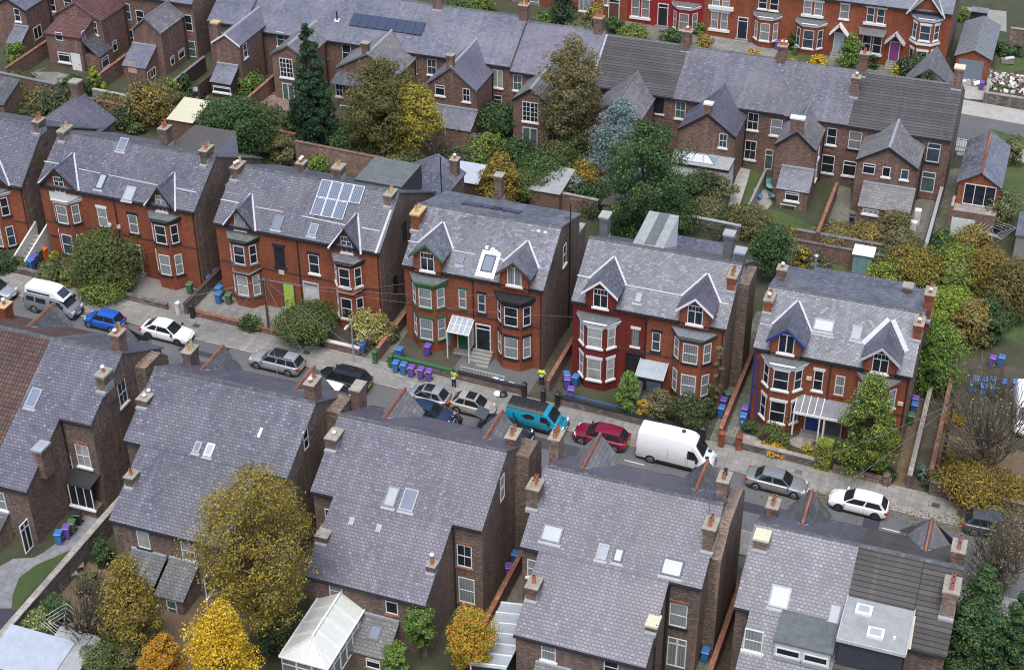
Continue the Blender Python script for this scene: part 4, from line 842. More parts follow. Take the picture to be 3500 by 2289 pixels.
CHf(h, onY(Z('K',1300,900), 79).x, 78.6, 1.3, d=1.4, pots=2, pot='terracotta'); WX(h, Z('K',1210,1340), .8, 2.0, -28.5, gl='glass_blind', sill=None)
b = MB(); b.prism([(-28.5,78.6,h.zg),(-28.5,81.3,h.zg),(-28.5,81.3,9.6),(-28.5,80.6,10.2),(-28.5,78.6,10.2)], (1.0,0,0), 'brick_sooty'); b.build('chimney_breast', r)
b = MB()
for a, c in ((1010,265),(1250,330)): p = hitF(h, Z('O',a,c)); b.slab([p, p+XU*.35, p+XU*.35+h.up*.55, p+h.up*.55], -.06, 'lead')
b.build('roof_vent', r)
xl, xr, yo, zo, o = leanto(r, (Z('O',1115,1030), Z('O',1490,1145), Z('O',965,1375), Z('O',1330,1470)), 67.3, .55, 'slate_dark', 'brick_brown', h.zg)
p = onS(Z('O',1250,1225), 67.3, onY(Z('O',1300,1090), 67.3).z, .55); skylight(o, p, Vector((0,1,.55)), XU, .85, 1.05, frame='grey_stone', gl='rooflight')
c = onY(Z('O',1235,1500), yo); window(r, (c.x, yo, c.z), 1.0, .8, style='top', gl='glass_dark', sill='coping_red')
# conservatory
def conservatory(r, ywall, qr0, qr1, qfl, qfr, hr, he):
    g0 = gz(onG(qfl, he).x); R0, R1, FL, FR = onG(qr0, hr), onG(qr1, hr), onG(qfl, he), onG(qfr, he)
    x0, x1, yf, ze, zr_ = FL.x, FR.x, (FL.y+FR.y)/2, (FL.z+FR.z)/2, (R0.z+R1.z)/2; rx = (R0.x+R1.x)/2; y1 = R1.y
    b = MB(); b.slab([(x0,ywall,ze),(x0,yf,ze),(rx,y1,zr_),(rx,ywall,zr_)], .05, 'poly_roof'); b.slab([(x1,yf,ze),(x1,ywall,ze),(rx,ywall,zr_),(rx,y1,zr_)], .05, 'poly_roof'); b.slab([(x0,yf,ze),(x1,yf,ze),(rx,y1,zr_)], .05, 'poly_roof'); o = b.build('conservatory_roof', r)
    b = MB(); up = ZU*.05
    def bar(p, q, rad=.05): b.tube(Vector(p)+up, Vector(q)+up, rad, rad, 'white', 4)
    bar((rx,ywall,zr_), (rx,y1,zr_), .1); bar((x0,yf,ze),(rx,y1,zr_),.06); bar((x1,yf,ze),(rx,y1,zr_),.06); bar((x0,yf,ze),(x1,yf,ze),.07); bar((x0,yf,ze),(x0,ywall,ze),.07); bar((x1,yf,ze),(x1,ywall,ze),.07)
    for i in range(1, 5):
        y = ywall+(yf-ywall)*i/4.6
        if y > y1+.1: bar((rx,y,zr_),(x0,y,ze)); bar((rx,y,zr_),(x1,y,ze))
        else:
            t = (y-yf)/(y1-yf); bar((x0+(rx-x0)*t,y,ze+(zr_-ze)*t),(x0,y,ze)); bar((x1+(rx-x1)*t,y,ze+(zr_-ze)*t),(x1,y,ze))
    for i in (1, 2, 3): x = x0+(x1-x0)*i/4; t = 1-abs(x-rx)/((x1-x0)/2); bar((x,yf,ze), (rx+(x-rx)*.02 if i == 2 else x, yf+(y1-yf)*t*.97, ze+(zr_-ze)*t*.97))
    b.build('glazing_bar', o, r)
    b = MB(); zg = g0-.3; b.box(x0+.1, x1-.1, yf+.1, ywall, zg, g0+.6, 'brick_brown'); b.build('plinth', r)
    for (a, c_, t) in (((x0+.1,yf+.1),(x1-.1,yf+.1),XU), ((x1-.1,yf+.1),(x1-.1,ywall),YU)):
        L = math.hypot(c_[0]-a[0], c_[1]-a[1]); n = max(2, round(L/.95))
        for i in range(n):
            f = (i+.5)/n; window(r, (a[0]+(c_[0]-a[0])*f, a[1]+(c_[1]-a[1])*f, (g0+.6+ze)/2), L/n-.01, ze-g0-.66, t, 'top', gl='glass_curtain', sill=None)
conservatory(r, 67.28, Z('O',880,985), Z('O',690,1260), Z('O',392,1442), Z('O',835,1557), 3.75, 2.65)
# B4
h = rear_house('near house with four rooflights and a cream chimney cap on purple slates', -25.7, -13.9, 11.25, -24.4, -16.0, [(-25.7, -13.9, 'slate_violet')], 'slate_violet', gab=((Z('K',2078,865),'slate_weathered',0),(Z('L',825,712),'slate_dark',0)))
B4 = h; r = h.root
for q, w_, hh, fr, gl in (((615,350),1.35,1.15,'lead_dark','rooflight_bright'), ((1065,510),.7,1.05,'lead','rooflight'), ((1205,540),.62,.95,'grey_stone','rooflight_bright'), ((1682,650),1.35,1.15,'grey_stone','rooflight_bright')):
    SKb(h, Z('P',*q), w_, hh, frame=fr, gl=gl)
WY(h, Z('P',585,1390), .95, 1.6, 67.3, gl='glass_net'); WY(h, Z('P',1140,1530), .95, 1.6, 67.3, gl='glass_dark'); WY(h, Z('P',1735,1070), 1.15, 1.95, 72.2, gl='glass_net', sill='black', lintel='coping_red'); WY(h, Z('P',1720,1400), 1.25, 2.5, 72.2, style='french', gl='glass_curtain', sill=None, name='french_door'); WY(h, Z('P',455,660), .9, 1.5, 72.2, gl='glass_net')
CHb(h, Z('K',1478,1520), 2.0, d=1.3, w=.9, pots=3, pot=['pot_buff','terracotta','terracotta']); CHb(h, Z('P',430,935), 1.45, d=1.2, w=.85, pots=1, pot='terracotta', brick='brick_rear'); CHb(h, Z('P',1990,500), 2.2, d=1.4, w=.85, pots=2, pot='terracotta'); CHb(h, Z('P',1493,1215), .95, d=1.1, w=.75, pots=0, cap='cream', slab=True)
CHf(h, onY(Z('K',1680,930), 80).x, 79.7, 2.2, d=1.4, pots=3, pot='terracotta', brick='brick_buff'); CHf(h, -14.3, 78.6, 2.0, d=1.3, pots=2, pot=['terracotta','black'], brick='brick_buff')
WX(h, Z('P',2085,400), .6, 1.6, -13.9, gl='glass_blind', sill=None); aerial(r, hitF(h, Z('P',2005,180)), 2.0); aerial(r, (-15.0, 79.2, 10.5), 2.6)
b = MB(); b.prism([(-13.9,74.2,h.zg),(-13.9,80.8,h.zg),(-13.9,80.8,9.6),(-13.9,79.8,10.4),(-13.9,76.4,10.4),(-13.9,74.2,9.0)], (.75,0,0), 'brick_sooty'); b.build('chimney_breast', r)
xl, xr, yo, zo, o = leanto(r, (Z('P',490,1490), Z('P',800,1560), Z('P',400,1650), Z('P',730,1720)), 67.3, .5, 'slate_dark', 'brick_brown', h.zg)
b = MB(); b.tube((-15.9,71.9,h.zg), (-15.9,71.9,8.2), .07, .07, 'black', 6); b.tube((-15.88,69.2,h.zg), (-15.88,69.2,7.2), .055, .055, 'black', 6); b.build('soil_pipe', r)
# glass-roofed side passage beside B4's wing
b = MB(); xw = -24.42; zt = gz(xw)+2.9
for i in range(7):
    y = 71.4-i*.95; b.tube((xw,y,zt+.2), (xw-2.5,y,zt-.25), .06, .06, 'white', 4)
b.slab([(xw,71.6,zt+.14),(xw-2.5,71.6,zt-.31),(xw-2.5,65.5,zt-.31),(xw,65.5,zt+.14)], .03, 'glass_roof')
for y in (71.4, 68.5, 65.6): b.tube((xw-2.4,y,zt-3.4), (xw-2.4,y,zt-.3), .06, .06, 'white', 4)
b.build('passage_roof', r)
# B5
zr = 10.43; xb = onS(Z('Q',820,690), 77, zr, .58).x
h = rear_house('near house half grey slate, half brown tile, with a pale flat dormer', -11.6, 1.15, zr, -10.6, -1.3, [(-11.6, xb, 'slate_purple'), (xb, 1.15, 'tile_brown')], [(-10.7, xb, 'slate_purple'), (xb, -1.2, 'tile_brown')], gab=((Z('L',1757,980),'slate_dark',0),(Z('Q',1520,218),'slate_weathered',1)), yw=66.6)
B5 = h; r = h.root
SKb(h, Z('Q',172,910), 1.25, 1.45, frame='lead', gl='rooflight_bright'); SKb(h, Z('Q',655,1060), .75, 1.3, frame='lead_dark', gl='rooflight')
CHf(h, 0.75, 77.2, 1.7, d=1.4, w=.85, pots=2, pot='terracotta_pink', brick='brick_rear'); CHb(h, Z('Q',1645,1085), 2.4, d=1.7, w=1.0, pots=3, pot='terracotta_pink', brick='brick_buff'); CHf(h, onY(Z('L',1405,1110), 79.5).x, 79.2, 1.4, d=1.2, pots=2, pot='terracotta', brick='brick_rear'); CHb(h, Z('L',1290,1500), 1.3, d=1.1, w=1.0, pots=0, cap='cream', slab=True, brick='brick_buff')
def flat_dormer(qs, roofm, face, edge, zd=.0):
    A, Bq = hitF(h, Z('Q',*qs[0])), hitF(h, Z('Q',*qs[1])); zt = (A.z+Bq.z)/2+.1
    C_, D_ = onS(Z('Q',*qs[2]), 77, zt, 0), onS(Z('Q',*qs[3]), 77, zt, 0); x0, x1 = (A.x+C_.x)/2, (Bq.x+D_.x)/2; yf = (C_.y+D_.y)/2; yb_ = (A.y+Bq.y)/2+.4
    zb = zr-.58*(77-yf)-.1
    b = MB(); b.hexa([(x0,yf,zb),(x1,yf,zb),(x1,yb_,zt-.3),(x0,yb_,zt-.3),(x0,yf,zt-.1),(x1,yf,zt-.1),(x1,yb_,zt-.1),(x0,yb_,zt-.1)], face); o = b.build('dormer', r)
    b = MB(); b.box(x0-.12, x1+.12, yf-.12, yb_, zt-.1+.001, zt+.02, roofm); b.build('dormer_roof', o, r)
    if edge:
        b = MB(); b.box(x0-.16, x1+.16, yf-.18, yf-.121, zt-.16, zt+.08, edge); b.box(x0-.18, x0-.121, yf-.12, yb_, zt-.16, zt+.08, edge); b.box(x1+.121, x1+.18, yf-.12, yb_, zt-.16, zt+.08, edge); b.build('trim', o, r)
    return x0, x1, yf, zt, zb, o
x0, x1_, yf, zt, zb, o = flat_dormer(((785,935),(1345,1065),(705,1270),(1262,1410)), 'felt_pale', 'felt_dark', 'lead_white')
for q in ((915,1035),(1018,1240)):
    p = onS(Z('Q',*q), 77, zt, 0); b = MB(); b.box(p.x-.5, p.x+.5, p.y-.42, p.y+.42, zt+.02, zt+.2, 'white'); b.box(p.x-.33, p.x+.33, p.y-.26, p.y+.26, zt+.2, zt+.24, 'rooflight_bright'); b.build('rooflight', r)
p = onS(Z('Q',1185,1278), 77, zt, 0); b = MB(); b.lathe((p.x,p.y,zt), [(.09,0),(.09,.15),(.05,.2)], 'plastic_white', 8); b.build('roof_vent', r)
x0, x1_, yf, zt, zb, o = flat_dormer(((190,1060),(690,1150),(140,1300),(625,1395)), 'felt', 'white_dirty', None)
window(r, ((x0*.75+x1_*.25), yf, (zt+zb)/2), (x1_-x0)*.44, .62, style='single', gl='glass_dark', sill='lead'); window(r, ((x0*.25+x1_*.75), yf, (zt+zb)/2), (x1_-x0)*.44, .62, style='single', gl='glass_dark', sill='lead')
WY(h, Z('Q',-30,1280), .9, 1.6, 72.2, gl='glass_green'); WY(h, (2575,2188), 1.1, 1.7, 66.8, gl='glass_net')
b = MB(); p = hitF(h, Z('Q',1345,1075)); b.slab([p, p+XU*.2, hitF(h, Z('Q',1300,1370))+XU*.2, hitF(h, Z('Q',1300,1370))], -.08, 'cream'); b.build('verge_coping', r)
# ------------------------------------------------------------------ the far terrace, its backs and two-storey rear wings facing the camera
YT = 142.
CHK[:] = [.95, .95, 0.]
def ZZ(k, a, b):       # extra enlargement windows of the photo
    if k == 'T': return (2200+a/3.893, 300+b/3.893)
    if k == 'U': return (2700+a/2.975, 450+b/2.975)
    return Z(k, a, b)
def unit(label, qL, qR, roofm, group='brick terrace houses seen from the back', dz=0., fm='brick_rear', x0=None, x1=None, yb=153., ends=False, zr=None):
    a, c = onY(qL, YT-.2), onY(qR, YT-.2); ze = (a.z+c.z)/2+dz
    return body('terraced_house', label, a.x if x0 is None else x0, c.x if x1 is None else x1, YT, ze, 147.5, ze+.58*5.7, yb, ze+.2, fm, 'brick_sooty', [(a.x if x0 is None else x0, c.x if x1 is None else x1, roofm)], group=group, ridge='slate_dark', gov=0., bm='brick_red')
def wing(h, qA, qL, qR, yw, roofm, fm='brick_rear', barge='trim_dark', flash='lead'):
    A, Lf, Rf = (onY(q, yw) for q in (qA, qL, qR)); x0, x1 = Lf.x+.12, Rf.x-.12; ax = (x0+x1)/2; ze = (Lf.z+Rf.z)/2; za = A.z; r = h.root; zg = h.zg
    za = min(za, ze+(x1-x0)*.45)
    sl = (za-ze)/(ax-Lf.x); yv = valley_y(h, za); b = MB()
    b.poly([(x0,yw,zg),(x1,yw,zg),(x1,yw,ze+.0),(ax,yw,za-.12),(x0,yw,ze+.0)], fm)
    for x in (x0, x1): b.poly([(x,yw,zg),(x,yw,ze),(x,h.yf,ze),(x,h.yf,zg)], fm)
    o = b.build('rear_wing', r)
    for s, x in ((-1, Lf.x), (1, Rf.x)):
        ye = h.yf if ze < h.ze else valley_y(h, ze)
        pts = [(x,yw-.15,ze),(ax,yw-.15,za),(ax,yv,za)]
        if za > h.ze: pts += [(ax+s*abs(x-ax)*(za-h.ze)/(za-ze), h.yf-.2, h.ze)] if ze < h.ze else []
        pts += [(x,ye,ze)]
        b = MB(); b.slab(pts, .1, roofm, 'trim_dark'); b.build('wing_roof', o, r)
        b = MB(); yy = yw-.2; b.prism([(x,yy,ze-.2),(x,yy,ze+.03),(ax,yy,za+.04),(ax,yy,za-.18)], (0,.045,0), barge); b.build('bargeboard', o, r)
    b = MB(); b.prism([(ax+dx,yw-.15,za+dz) for dx, dz in ((-.14,-.07),(-.06,.06),(.06,.06),(.14,-.07))], (0,yv-yw+.15,0), flash if flash else roofm); b.build('wing_ridge', o, r)
    b = MB(); b.tube((x1+.08,h.yf-.5,zg+.3),(x1+.08,h.yf-.5,ze-.1),.055,.055,'black',6); b.build('drainpipe', r)
    return x0, x1, yw, ze, za, ax
def wchim(h, ax, yw, za, top, w=.85, d=.6, pots=0, cap='flaunch', x=0.):
    b = MB(); return chimney(h.root, (ax+x, yw+.02, za-.2), w, d, top+.2, sink=1.5, pots=pots, brick='brick_rear', cap=cap, flash=False, slab=bool(cap != 'flaunch'))
UW = lambda h, k, a, b, w, hh, y=YT, **kw: window(h.root, onY(ZZ(k,a,b), y), w, hh, **kw)
xe = onY((3251,486), YT-.2).x
# U1
h = unit('end terrace house at the right with a dark tiled roof and three small gable windows', Z('D',775,1106), (3251,486), 'tile_concrete'); U1 = h; r = h.root
w_ = wing(h, (3039,502), (2925,544), (3140,578), 137., 'slate_weathered', barge='black')
UW(h,'U',803,378,1.15,1.1,137.,style='top',gl='glass_dark',sill=None); UW(h,'U',980,410,.75,1.05,137.,style='single',gl='glass_dark',sill='white'); UW(h,'U',1167,437,.72,1.05,137.,style='single',gl='glass_blue',sill='white')
UW(h,'U',1458,215,1.25,2.0,style='top',gl='glass_blue',sill='black'); UW(h,'U',1403,512,1.3,2.2,style='top',gl='glass_green',sill=None,name='back_door'); UW(h,'U',662,90,1.25,1.9,gl='glass_curtain',sill='black'); UW(h,'U',605,375,1.3,1.6,style='top',gl='glass_dark',sill='white')
xl, xr, yo, zo, o = leanto(r, (ZZ('U',740,510), ZZ('U',1275,595), ZZ('U',690,760), ZZ('U',1225,840)), 137., .5, 'slate_weathered', 'brick_rear', h.zg)
for a, b_ in ((820,808),(1050,850)): window(r, (onY(ZZ('U',a,b_),yo).x, yo, zo-.45), 1.5, .55, style='case3', gl='glass_net')
p = h; chimney(r, (xe-.6, 147.1, h.zr-.3), .9, .9, 2.2, pots=0, brick='brick_rear', cap='cream', slab=True); chimney(r, (h.x0+.1, 147.1, h.zr-.3), .8, .8, 2.3, pots=2, brick='brick_rear'); chimney(r, hitF(h, Z('D',825,860)), .8, .8, 2.0, pots=1, pot=['plastic_cap'], brick='brick_rear')
aerial(r, (h.x0-.6, 147.6, h.zr+1.4), 1.6)
b = MB(); z0 = h.zr-.5      # tall pointed gable roof of its street front
for s in (-1, 1): b.slab([(-10.1,147.8,z0+1.6),(-10.1,153.6,z0+1.6),(-10.1+s*2.6,153.6,z0-1.9),(-10.1+s*2.6,151.5,z0-1.9)], .1, 'slate_weathered')
b.build('gable_roof', r)
# U2
h = unit('purple slate terrace house whose gable wing carries a wide white capped chimney', (2678,398), Z('D',775,1106), 'slate_purple', x1=U1.x0); r = h.root; U2 = h
x0,x1,yw,ze,za,ax = wing(h, (2727,447), (2648,490), (2791,518), 137., 'slate_weathered', flash='lead_dark'); wchim(h, ax, yw, za, 1.35, 1.3, .6, cap='white', x=-.1)
UW(h,'T',1765,530,1.15,1.75,gl='glass_net',arch=True); UW(h,'T',1665,955,.8,2.2,style='top',gl='glass_green',sill=None,name='back_door',frame='white'); UW(h,'U',425,50,.95,1.8,gl='glass_dark'); UW(h,'U',385,330,1.25,1.95,gl='glass_dark',sill='white_dirty')
xl, xr, yo, zo, o = leanto(r, (ZZ('T',1840,1040), ZZ('T',2270,1100), ZZ('T',1755,1340), ZZ('T',2205,1410)), 137., .6, 'slate_blue', 'brick_rear', h.zg); UW(h,'T',1975,1448,1.35,.95,yo,style='top',gl='glass_dark')
WX(h, ZZ('U',290,215), .7, 1.2, x1, gl='glass_net'); WX(h, ZZ('U',265,400), .8, 1.9, x1, gl='glass_net')
chimney(r, (onY(Z('D',180,600),147.5).x, 147.0, h.zr-.35), .9, .9, 2.0, pots=4, pot=['terracotta','plastic_cap'], brick='brick_rear', axis=0)
# U3
h = unit('purple slate terrace house with a glass lantern on its flat white extension', Z('C',1555,860), (2678,398), 'slate_purple', x1=U2.x0); r = h.root; U3 = h
x0,x1,yw,ze,za,ax = wing(h, (2425,388), (2317,437), (2517,471), 137., 'slate_purple', barge='black', flash=None); wchim(h, ax, yw, za, 1.0, .75, .6, cap='white', x=-.1)
UW(h,'T',490,300,1.05,1.85,style='sash4',gl='glass_green'); UW(h,'T',1455,450,1.1,1.85,style='sash4',gl='glass_dark'); UW(h,'T',1420,830,1.15,2.1,style='sash4',gl='glass_dark'); UW(h,'T',1057,705,.8,1.5,137.,style='sash4',gl='glass_blue')
p = onY(ZZ('T',820,870), yw); q = onG(ZZ('T',1110,1130), 3.0); zt = gz(ax)+3.05; xa = onY(ZZ('T',440,800), yw).x; xb2 = onY(ZZ('T',1210,890), yw).x
b = MB(); b.box(xa, xb2, yw-2.6, yw-.01, h.zg, zt-.25, 'render_white'); o = b.build('extension', r); b = MB(); b.box(xa-.1, xb2+.1, yw-2.75, yw-.01, zt-.25, zt, 'trim_dark', 'felt_pale'); b.build('flat_roof', o, r)
b = MB(); cx, cy, zz = (xa+xb2)/2-.3, yw-1.35, zt; L_, D_ = 1.75, .75
b.poly([(cx-L_,cy-D_,zz),(cx+L_,cy-D_,zz),(cx+L_-.9,cy,zz+.6),(cx-L_+.9,cy,zz+.6)], 'rooflight_bright'); b.poly([(cx+L_,cy+D_,zz),(cx-L_,cy+D_,zz),(cx-L_+.9,cy,zz+.6),(cx+L_-.9,cy,zz+.6)], 'rooflight'); b.poly([(cx+L_,cy-D_,zz),(cx+L_,cy+D_,zz),(cx+L_-.9,cy,zz+.6)], 'teal_paint'); b.poly([(cx-L_,cy+D_,zz),(cx-L_,cy-D_,zz),(cx-L_+.9,cy,zz+.6)], 'teal_paint')
for p_, q_ in (((-L_,-D_,0),(-L_+.9,0,.6)),((L_,-D_,0),(L_-.9,0,.6)),((-L_+.9,0,.6),(L_-.9,0,.6)),((-.6,-D_,0),(-.4,0,.6)),((.6,-D_,0),(.4,0,.6)),((-L_,-D_,0),(L_,-D_,0))): b.tube((cx+p_[0],cy+p_[1],zz+p_[2]+.02),(cx+q_[0],cy+q_[1],zz+q_[2]+.02),.035,.035,'lead_dark',4)
b.build('roof_lantern', o, r)
UW(h,'C',1430,930,1.1,1.9,style='sash4',frame='trim_dark',gl='glass_dark')
chimney(r, (onY(Z('C',1680,420),147.5).x, 147.0, h.zr-.35), .95, .9, 2.1, pots=3, pot=['terracotta','plastic_cap'], brick='brick_rear', axis=0)
for i in range(12): pass
# U4
h = unit('terrace house with a dark tiled roof half hidden by the bluish conifer', Z('C',812,770), Z('C',1555,860), 'tile_concrete', x1=U3.x0); r = h.root; U4 = h
x0,x1,yw,ze,za,ax = wing(h, (2103,338), (2027,372), (2197,412), 137., 'slate_weathered', barge='slate_weathered', flash=None)
for q in (Z('C',1145,855), Z('C',1190,905)): p = onY(q, yw+2); b = MB(); b.box(p.x-.15, p.x+.15, p.y-.6, p.y+.1, p.z, p.z+.08, 'lead_white'); b.build('roof_patch', r)
chimney(r, (onY(Z('C',900,260),147.5).x, 147.0, h.zr-.35), .9, .9, 2.2, pots=4, pot='terracotta', brick='brick_rear', axis=0)
b = MB(); b.box(h.x0-.12, h.x0+.12, 142, 147.3, 7, 7.02, 'lead'); b.slab([(h.x0-.1,141.9,h.ze+.1),(h.x0+.25,141.9,h.ze+.1),(h.x0+.25,147.4,h.zr+.08),(h.x0-.1,147.4,h.zr+.08)], .05, 'lead'); b.build('verge_coping', r)
# U5
h = unit('pinkish slate terrace house behind the tall weeping birch', (1742,231), Z('C',812,770), 'slate_pink', x1=U4.x0); r = h.root; U5 = h
x0,x1,yw,ze,za,ax = wing(h, (1816,303), (1750,335), (1878,362), 137., 'slate_weathered', barge='trim_dark')
UW(h,'C',180,735,1.0,1.75,style='sash4',gl='glass_green',arch=True); UW(h,'C',293,995,1.7,2.2,137.,style='case2grid',gl='glass_dark',sill='white'); UW(h,'C',290,1220,1.6,2.2,137.,style='case2',gl='glass_green',sill='white')
chimney(r, (onY(Z('C',240,200),147.5).x, 147.0, h.zr-.35), .95, .9, 2.2, pots=3, pot=['terracotta','pot_buff'], brick='brick_rear', axis=0)
# U6
h = unit('blue grey slate terrace house with a slated shed roof against its gable wing', (1366,175), (1742,231), 'slate_blue', x1=U5.x0); r = h.root; U6 = h
x0,x1,yw,ze,za,ax = wing(h, (1543,226), (1455,281), (1632,312), 137., 'slate_pink', barge='lead_dark'); wchim(h, ax, yw, za, 1.1, .75, .6, x=-.15)
UW(h,'B',1447,570,1.1,1.95,style='sash4',gl='glass_dark'); UW(h,'B',1625,595,1.05,1.8,style='sash4',gl='glass_blue'); UW(h,'B',2207,700,1.15,2.0,gl='glass_blind',style='case2'); UW(h,'B',2205,885,1.1,1.,gl='glass_dark',sill=None); UW(h,'B',1697,803,1.05,1.15,137.,style='top',gl='glass_dark'); UW(h,'B',1932,845,.8,1.45,137.,style='sash4',gl='glass_dark')
xl, xr, yo, zo, o = leanto(r, (Z('B',1640,925), Z('B',2030,985), Z('B',1560,1110), Z('B',1975,1172)), 137., .55, 'slate_blue', 'brick_rear', h.zg); UW(h,'B',1715,1170,.9,1.3,yo,style='sash4',gl='glass_dark')
chimney(r, (onY(Z('B',1690,80),147.5).x, 147.0, h.zr-.35), 1.1, .9, 2.6, pots=2, pot='terracotta', brick='brick_rear', axis=0)
u = h.up; A0 = hitF(h, Z('B',935,112), .12); B0 = hitF(h, Z('B',1570,212), .12); pw = (B0.x-A0.x)/8
# U7
h = unit('terrace house with a row of eight dark solar panels on blue grey slates', (1081,133), (1366,175), 'slate_blue', x1=U6.x0); r = h.root; U7 = h
A0 = hitF(h, Z('B',935,112), .12); B0 = hitF(h, Z('B',1570,212), .12); C0 = hitF(h, Z('B',905,220), .12); pw = (B0.x-A0.x)/8; ph = (A0-C0).length
for i in range(8):
    c0 = Vector((A0.x+pw*(i+.5), (A0.y+B0.y)/2, (A0.z+B0.z)/2))-u*ph/2; n = XU.cross(u); b = MB()
    b.hexa([c0+XU*x+u*v+n*d for d in (-.06,.03) for x, v in ((-pw/2+.015,-ph/2),(pw/2-.015,-ph/2),(pw/2-.015,ph/2),(-pw/2+.015,ph/2))], 'black', 'solar_dark'); b.build('solar_panel', (U7 if i < 4 else U6).root)
x0,x1,yw,ze,za,ax = wing(h, (1247,180), (1152,235), (1368,245), 137.5, 'slate_weathered', barge='lead_dark'); wchim(h, ax, yw, za, 1.0, .75, .6, x=-.3)
UW(h,'B',870,470,1.05,1.9,gl='glass_dark'); UW(h,'B',668,455,.75,1.4,gl='glass_dark',sill='cream'); UW(h,'B',805,800,.85,1.45,137.5,style='sash4',gl='glass_dark',sill='cream'); UW(h,'B',880,1020,1.7,2.1,137.5,style='case2',gl='glass_green',sill='white',name='french_door')
b = MB(); p = onY(Z('B',840,580), 137.5); q = onY(Z('B',720,735), 136.9); b.slab([(q.x,136.8,q.z),(q.x+4.2,136.8,q.z),(p.x+3.1,138.2,p.z+.4),(p.x,138.2,p.z+.4)], .1, 'slate_purple'); b.build('wing_skirt_roof', r)
b = MB(); p = hitF(h, Z('B',785,180)); b.tube(p, p+ZU*1.0, .09, .09, 'black', 6); b.slab([p-XU*.3-u*.3, p+XU*.3-u*.3, p+XU*.3+u*.2, p-XU*.3+u*.2], -.05, 'lead_white'); b.build('flue', r)
# U8
h = unit('terrace house behind the tall dark pointed conifer', (835,103), (1081,133), 'slate_blue', x1=U7.x0); r = h.root; U8 = h
x0,x1,yw,ze,za,ax = wing(h, (977,152), (925,181), (1050,200), 137., 'slate_weathered', barge='slate_weathered')
UW(h,'B',285,350,.95,1.7,gl='glass_blue',sill='white'); UW(h,'B',90,365,.8,1.5,gl='glass_dark',sill='cream'); UW(h,'B',112,590,1.1,1.8,gl='glass_blue',sill=None,style='top'); UW(h,'B',335,605,1.55,2.2,137.,style='case2grid',gl='glass_dark'); UW(h,'B',355,830,1.4,2.3,137.,style='case2',gl='glass_green',sill=None,name='french_door')
# U9
h = unit('end house of the far terrace with a slated lean-to and a white edged gable', (705,60), (835,103), 'slate_blue', x1=U8.x0); r = h.root; U9 = h
x0,x1,yw,ze,za,ax = wing(h, (757,113), (722,131), (823,168), 136.5, 'slate_pink', barge='white'); wchim(h, x0+.4, yw, ze-.4, 2.6, .8, .7, cap='pot_buff')
UW(h,'A',1935,245,.7,1.1,gl='glass_dark'); UW(h,'A',2295,365,.7,1.4,gl='glass_dark'); UW(h,'A',2330,560,1.1,1.5,gl='glass_dark',style='top',sill=None); WX(h, Z('A',2175,450), .8, 1.6, x1, gl='glass_blue')
xl, xr, yo, zo, o = leanto(r, (Z('A',1925,555), Z('A',2098,590), Z('A',1855,730), Z('A',2068,755)), 136.5, .6, 'slate_blue', 'wood_dark', h.zg); UW(h,'A',1970,795,2.1,.7,yo,style='top',gl='glass_dark')
# left block, beyond the alley
xa = onY(Z('A',1790,100), YT).x
h = unit('house at the end of the next terrace, its wing gabled in grey slate', (420,-25), (672,28), 'slate_blue', x1=xa-1.1, group='houses of the terrace beyond the alley', ends=True); r = h.root; V1 = h; h.root['group'] = 'houses of the terrace beyond the alley'
x0,x1,yw,ze,za,ax = wing(h, (497,60), (449,96), (553,116), 136.8, 'slate_weathered', barge='slate_weathered', flash=None)
UW(h,'A',1665,205,1.15,1.9,gl='glass_dark',sill=None); UW(h,'A',1695,435,1.2,1.9,gl='glass_green',sill=None); UW(h,'A',1245,155,1.0,1.6,gl='glass_dark'); WX(h, Z('A',1530,540), .8, 1.0, x1, gl='glass_dark', style='top', sill=None); WX(h, Z('A',1610,480), 1.3, 1.0, x1, gl='glass_dark', style='top', sill=None)
xl, xr, yo, zo, o = leanto(r, (Z('A',1200,385), Z('A',1405,420), Z('A',1050,578), Z('A',1272,612)), 136.8, .55, 'slate_blue', 'brick_rear', h.zg); WX(h, Z('A',1345,655), 1.7, 1.0, xr-.12, gl='glass_dark', style='case3', sill=None)
b = MB(); b.box(onY(Z('A',1150,700),yo).x, onY(Z('A',1225,700),yo).x, yo-.04, yo-.005, gz(xl)+1.0, gz(xl)+2.3, 'render_pink'); b.build('render_patch', o, r)
h = unit('terrace house with a maroon tiled rear wing and a white back door', (200,-70), (420,-25), 'tile_maroon', x1=V1.x0); r = h.root; V2 = h; r['group'] = 'houses of the terrace beyond the alley'
x0,x1,yw,ze,za,ax = wing(h, (266,6), (180,40), (351,79), 137., 'tile_maroon', barge='brick_rear', flash=None)
UW(h,'A',1120,105,1.15,1.95,gl='glass_blue',sill=None); UW(h,'A',1150,335,1.1,2.0,gl='glass_dark',sill=None)
y2 = 134.2; p, q = onY(Z('A',400,290), y2), onY(Z('A',705,330), y2); zz = q.z; zt = onY(Z('A',790,165), 136.9).z
b = MB(); b.box(p.x, q.x, y2, 136.99, h.zg, zz-.05, 'brick_rear'); o = b.build('rear_extension', r)
b = MB(); b.slab([(p.x-.15,y2-.2,zz-.1),(q.x+.15,y2-.2,zz-.1),(q.x+.15,136.99,zt),(p.x+.4,136.99,zt)], .1, 'tile_maroon'); b.build('extension_roof', o, r); b = MB(); b.poly([(q.x-.02,y2,zz-.1),(q.x-.02,136.95,zz-.1),(q.x-.02,136.95,zt-.1)], 'brick_rear'); b.build('cheek', o, r)
UW(h,'A',525,325,.9,.95,y2,style='top',gl='glass_dark',sill=None); UW(h,'A',570,510,1.5,1.15,y2,style='top',gl='glass_dark'); c = onY(Z('A',697,650), y2); door(r, (c.x,y2,c.z), 1.0, 2.3, col='white', fan=False)
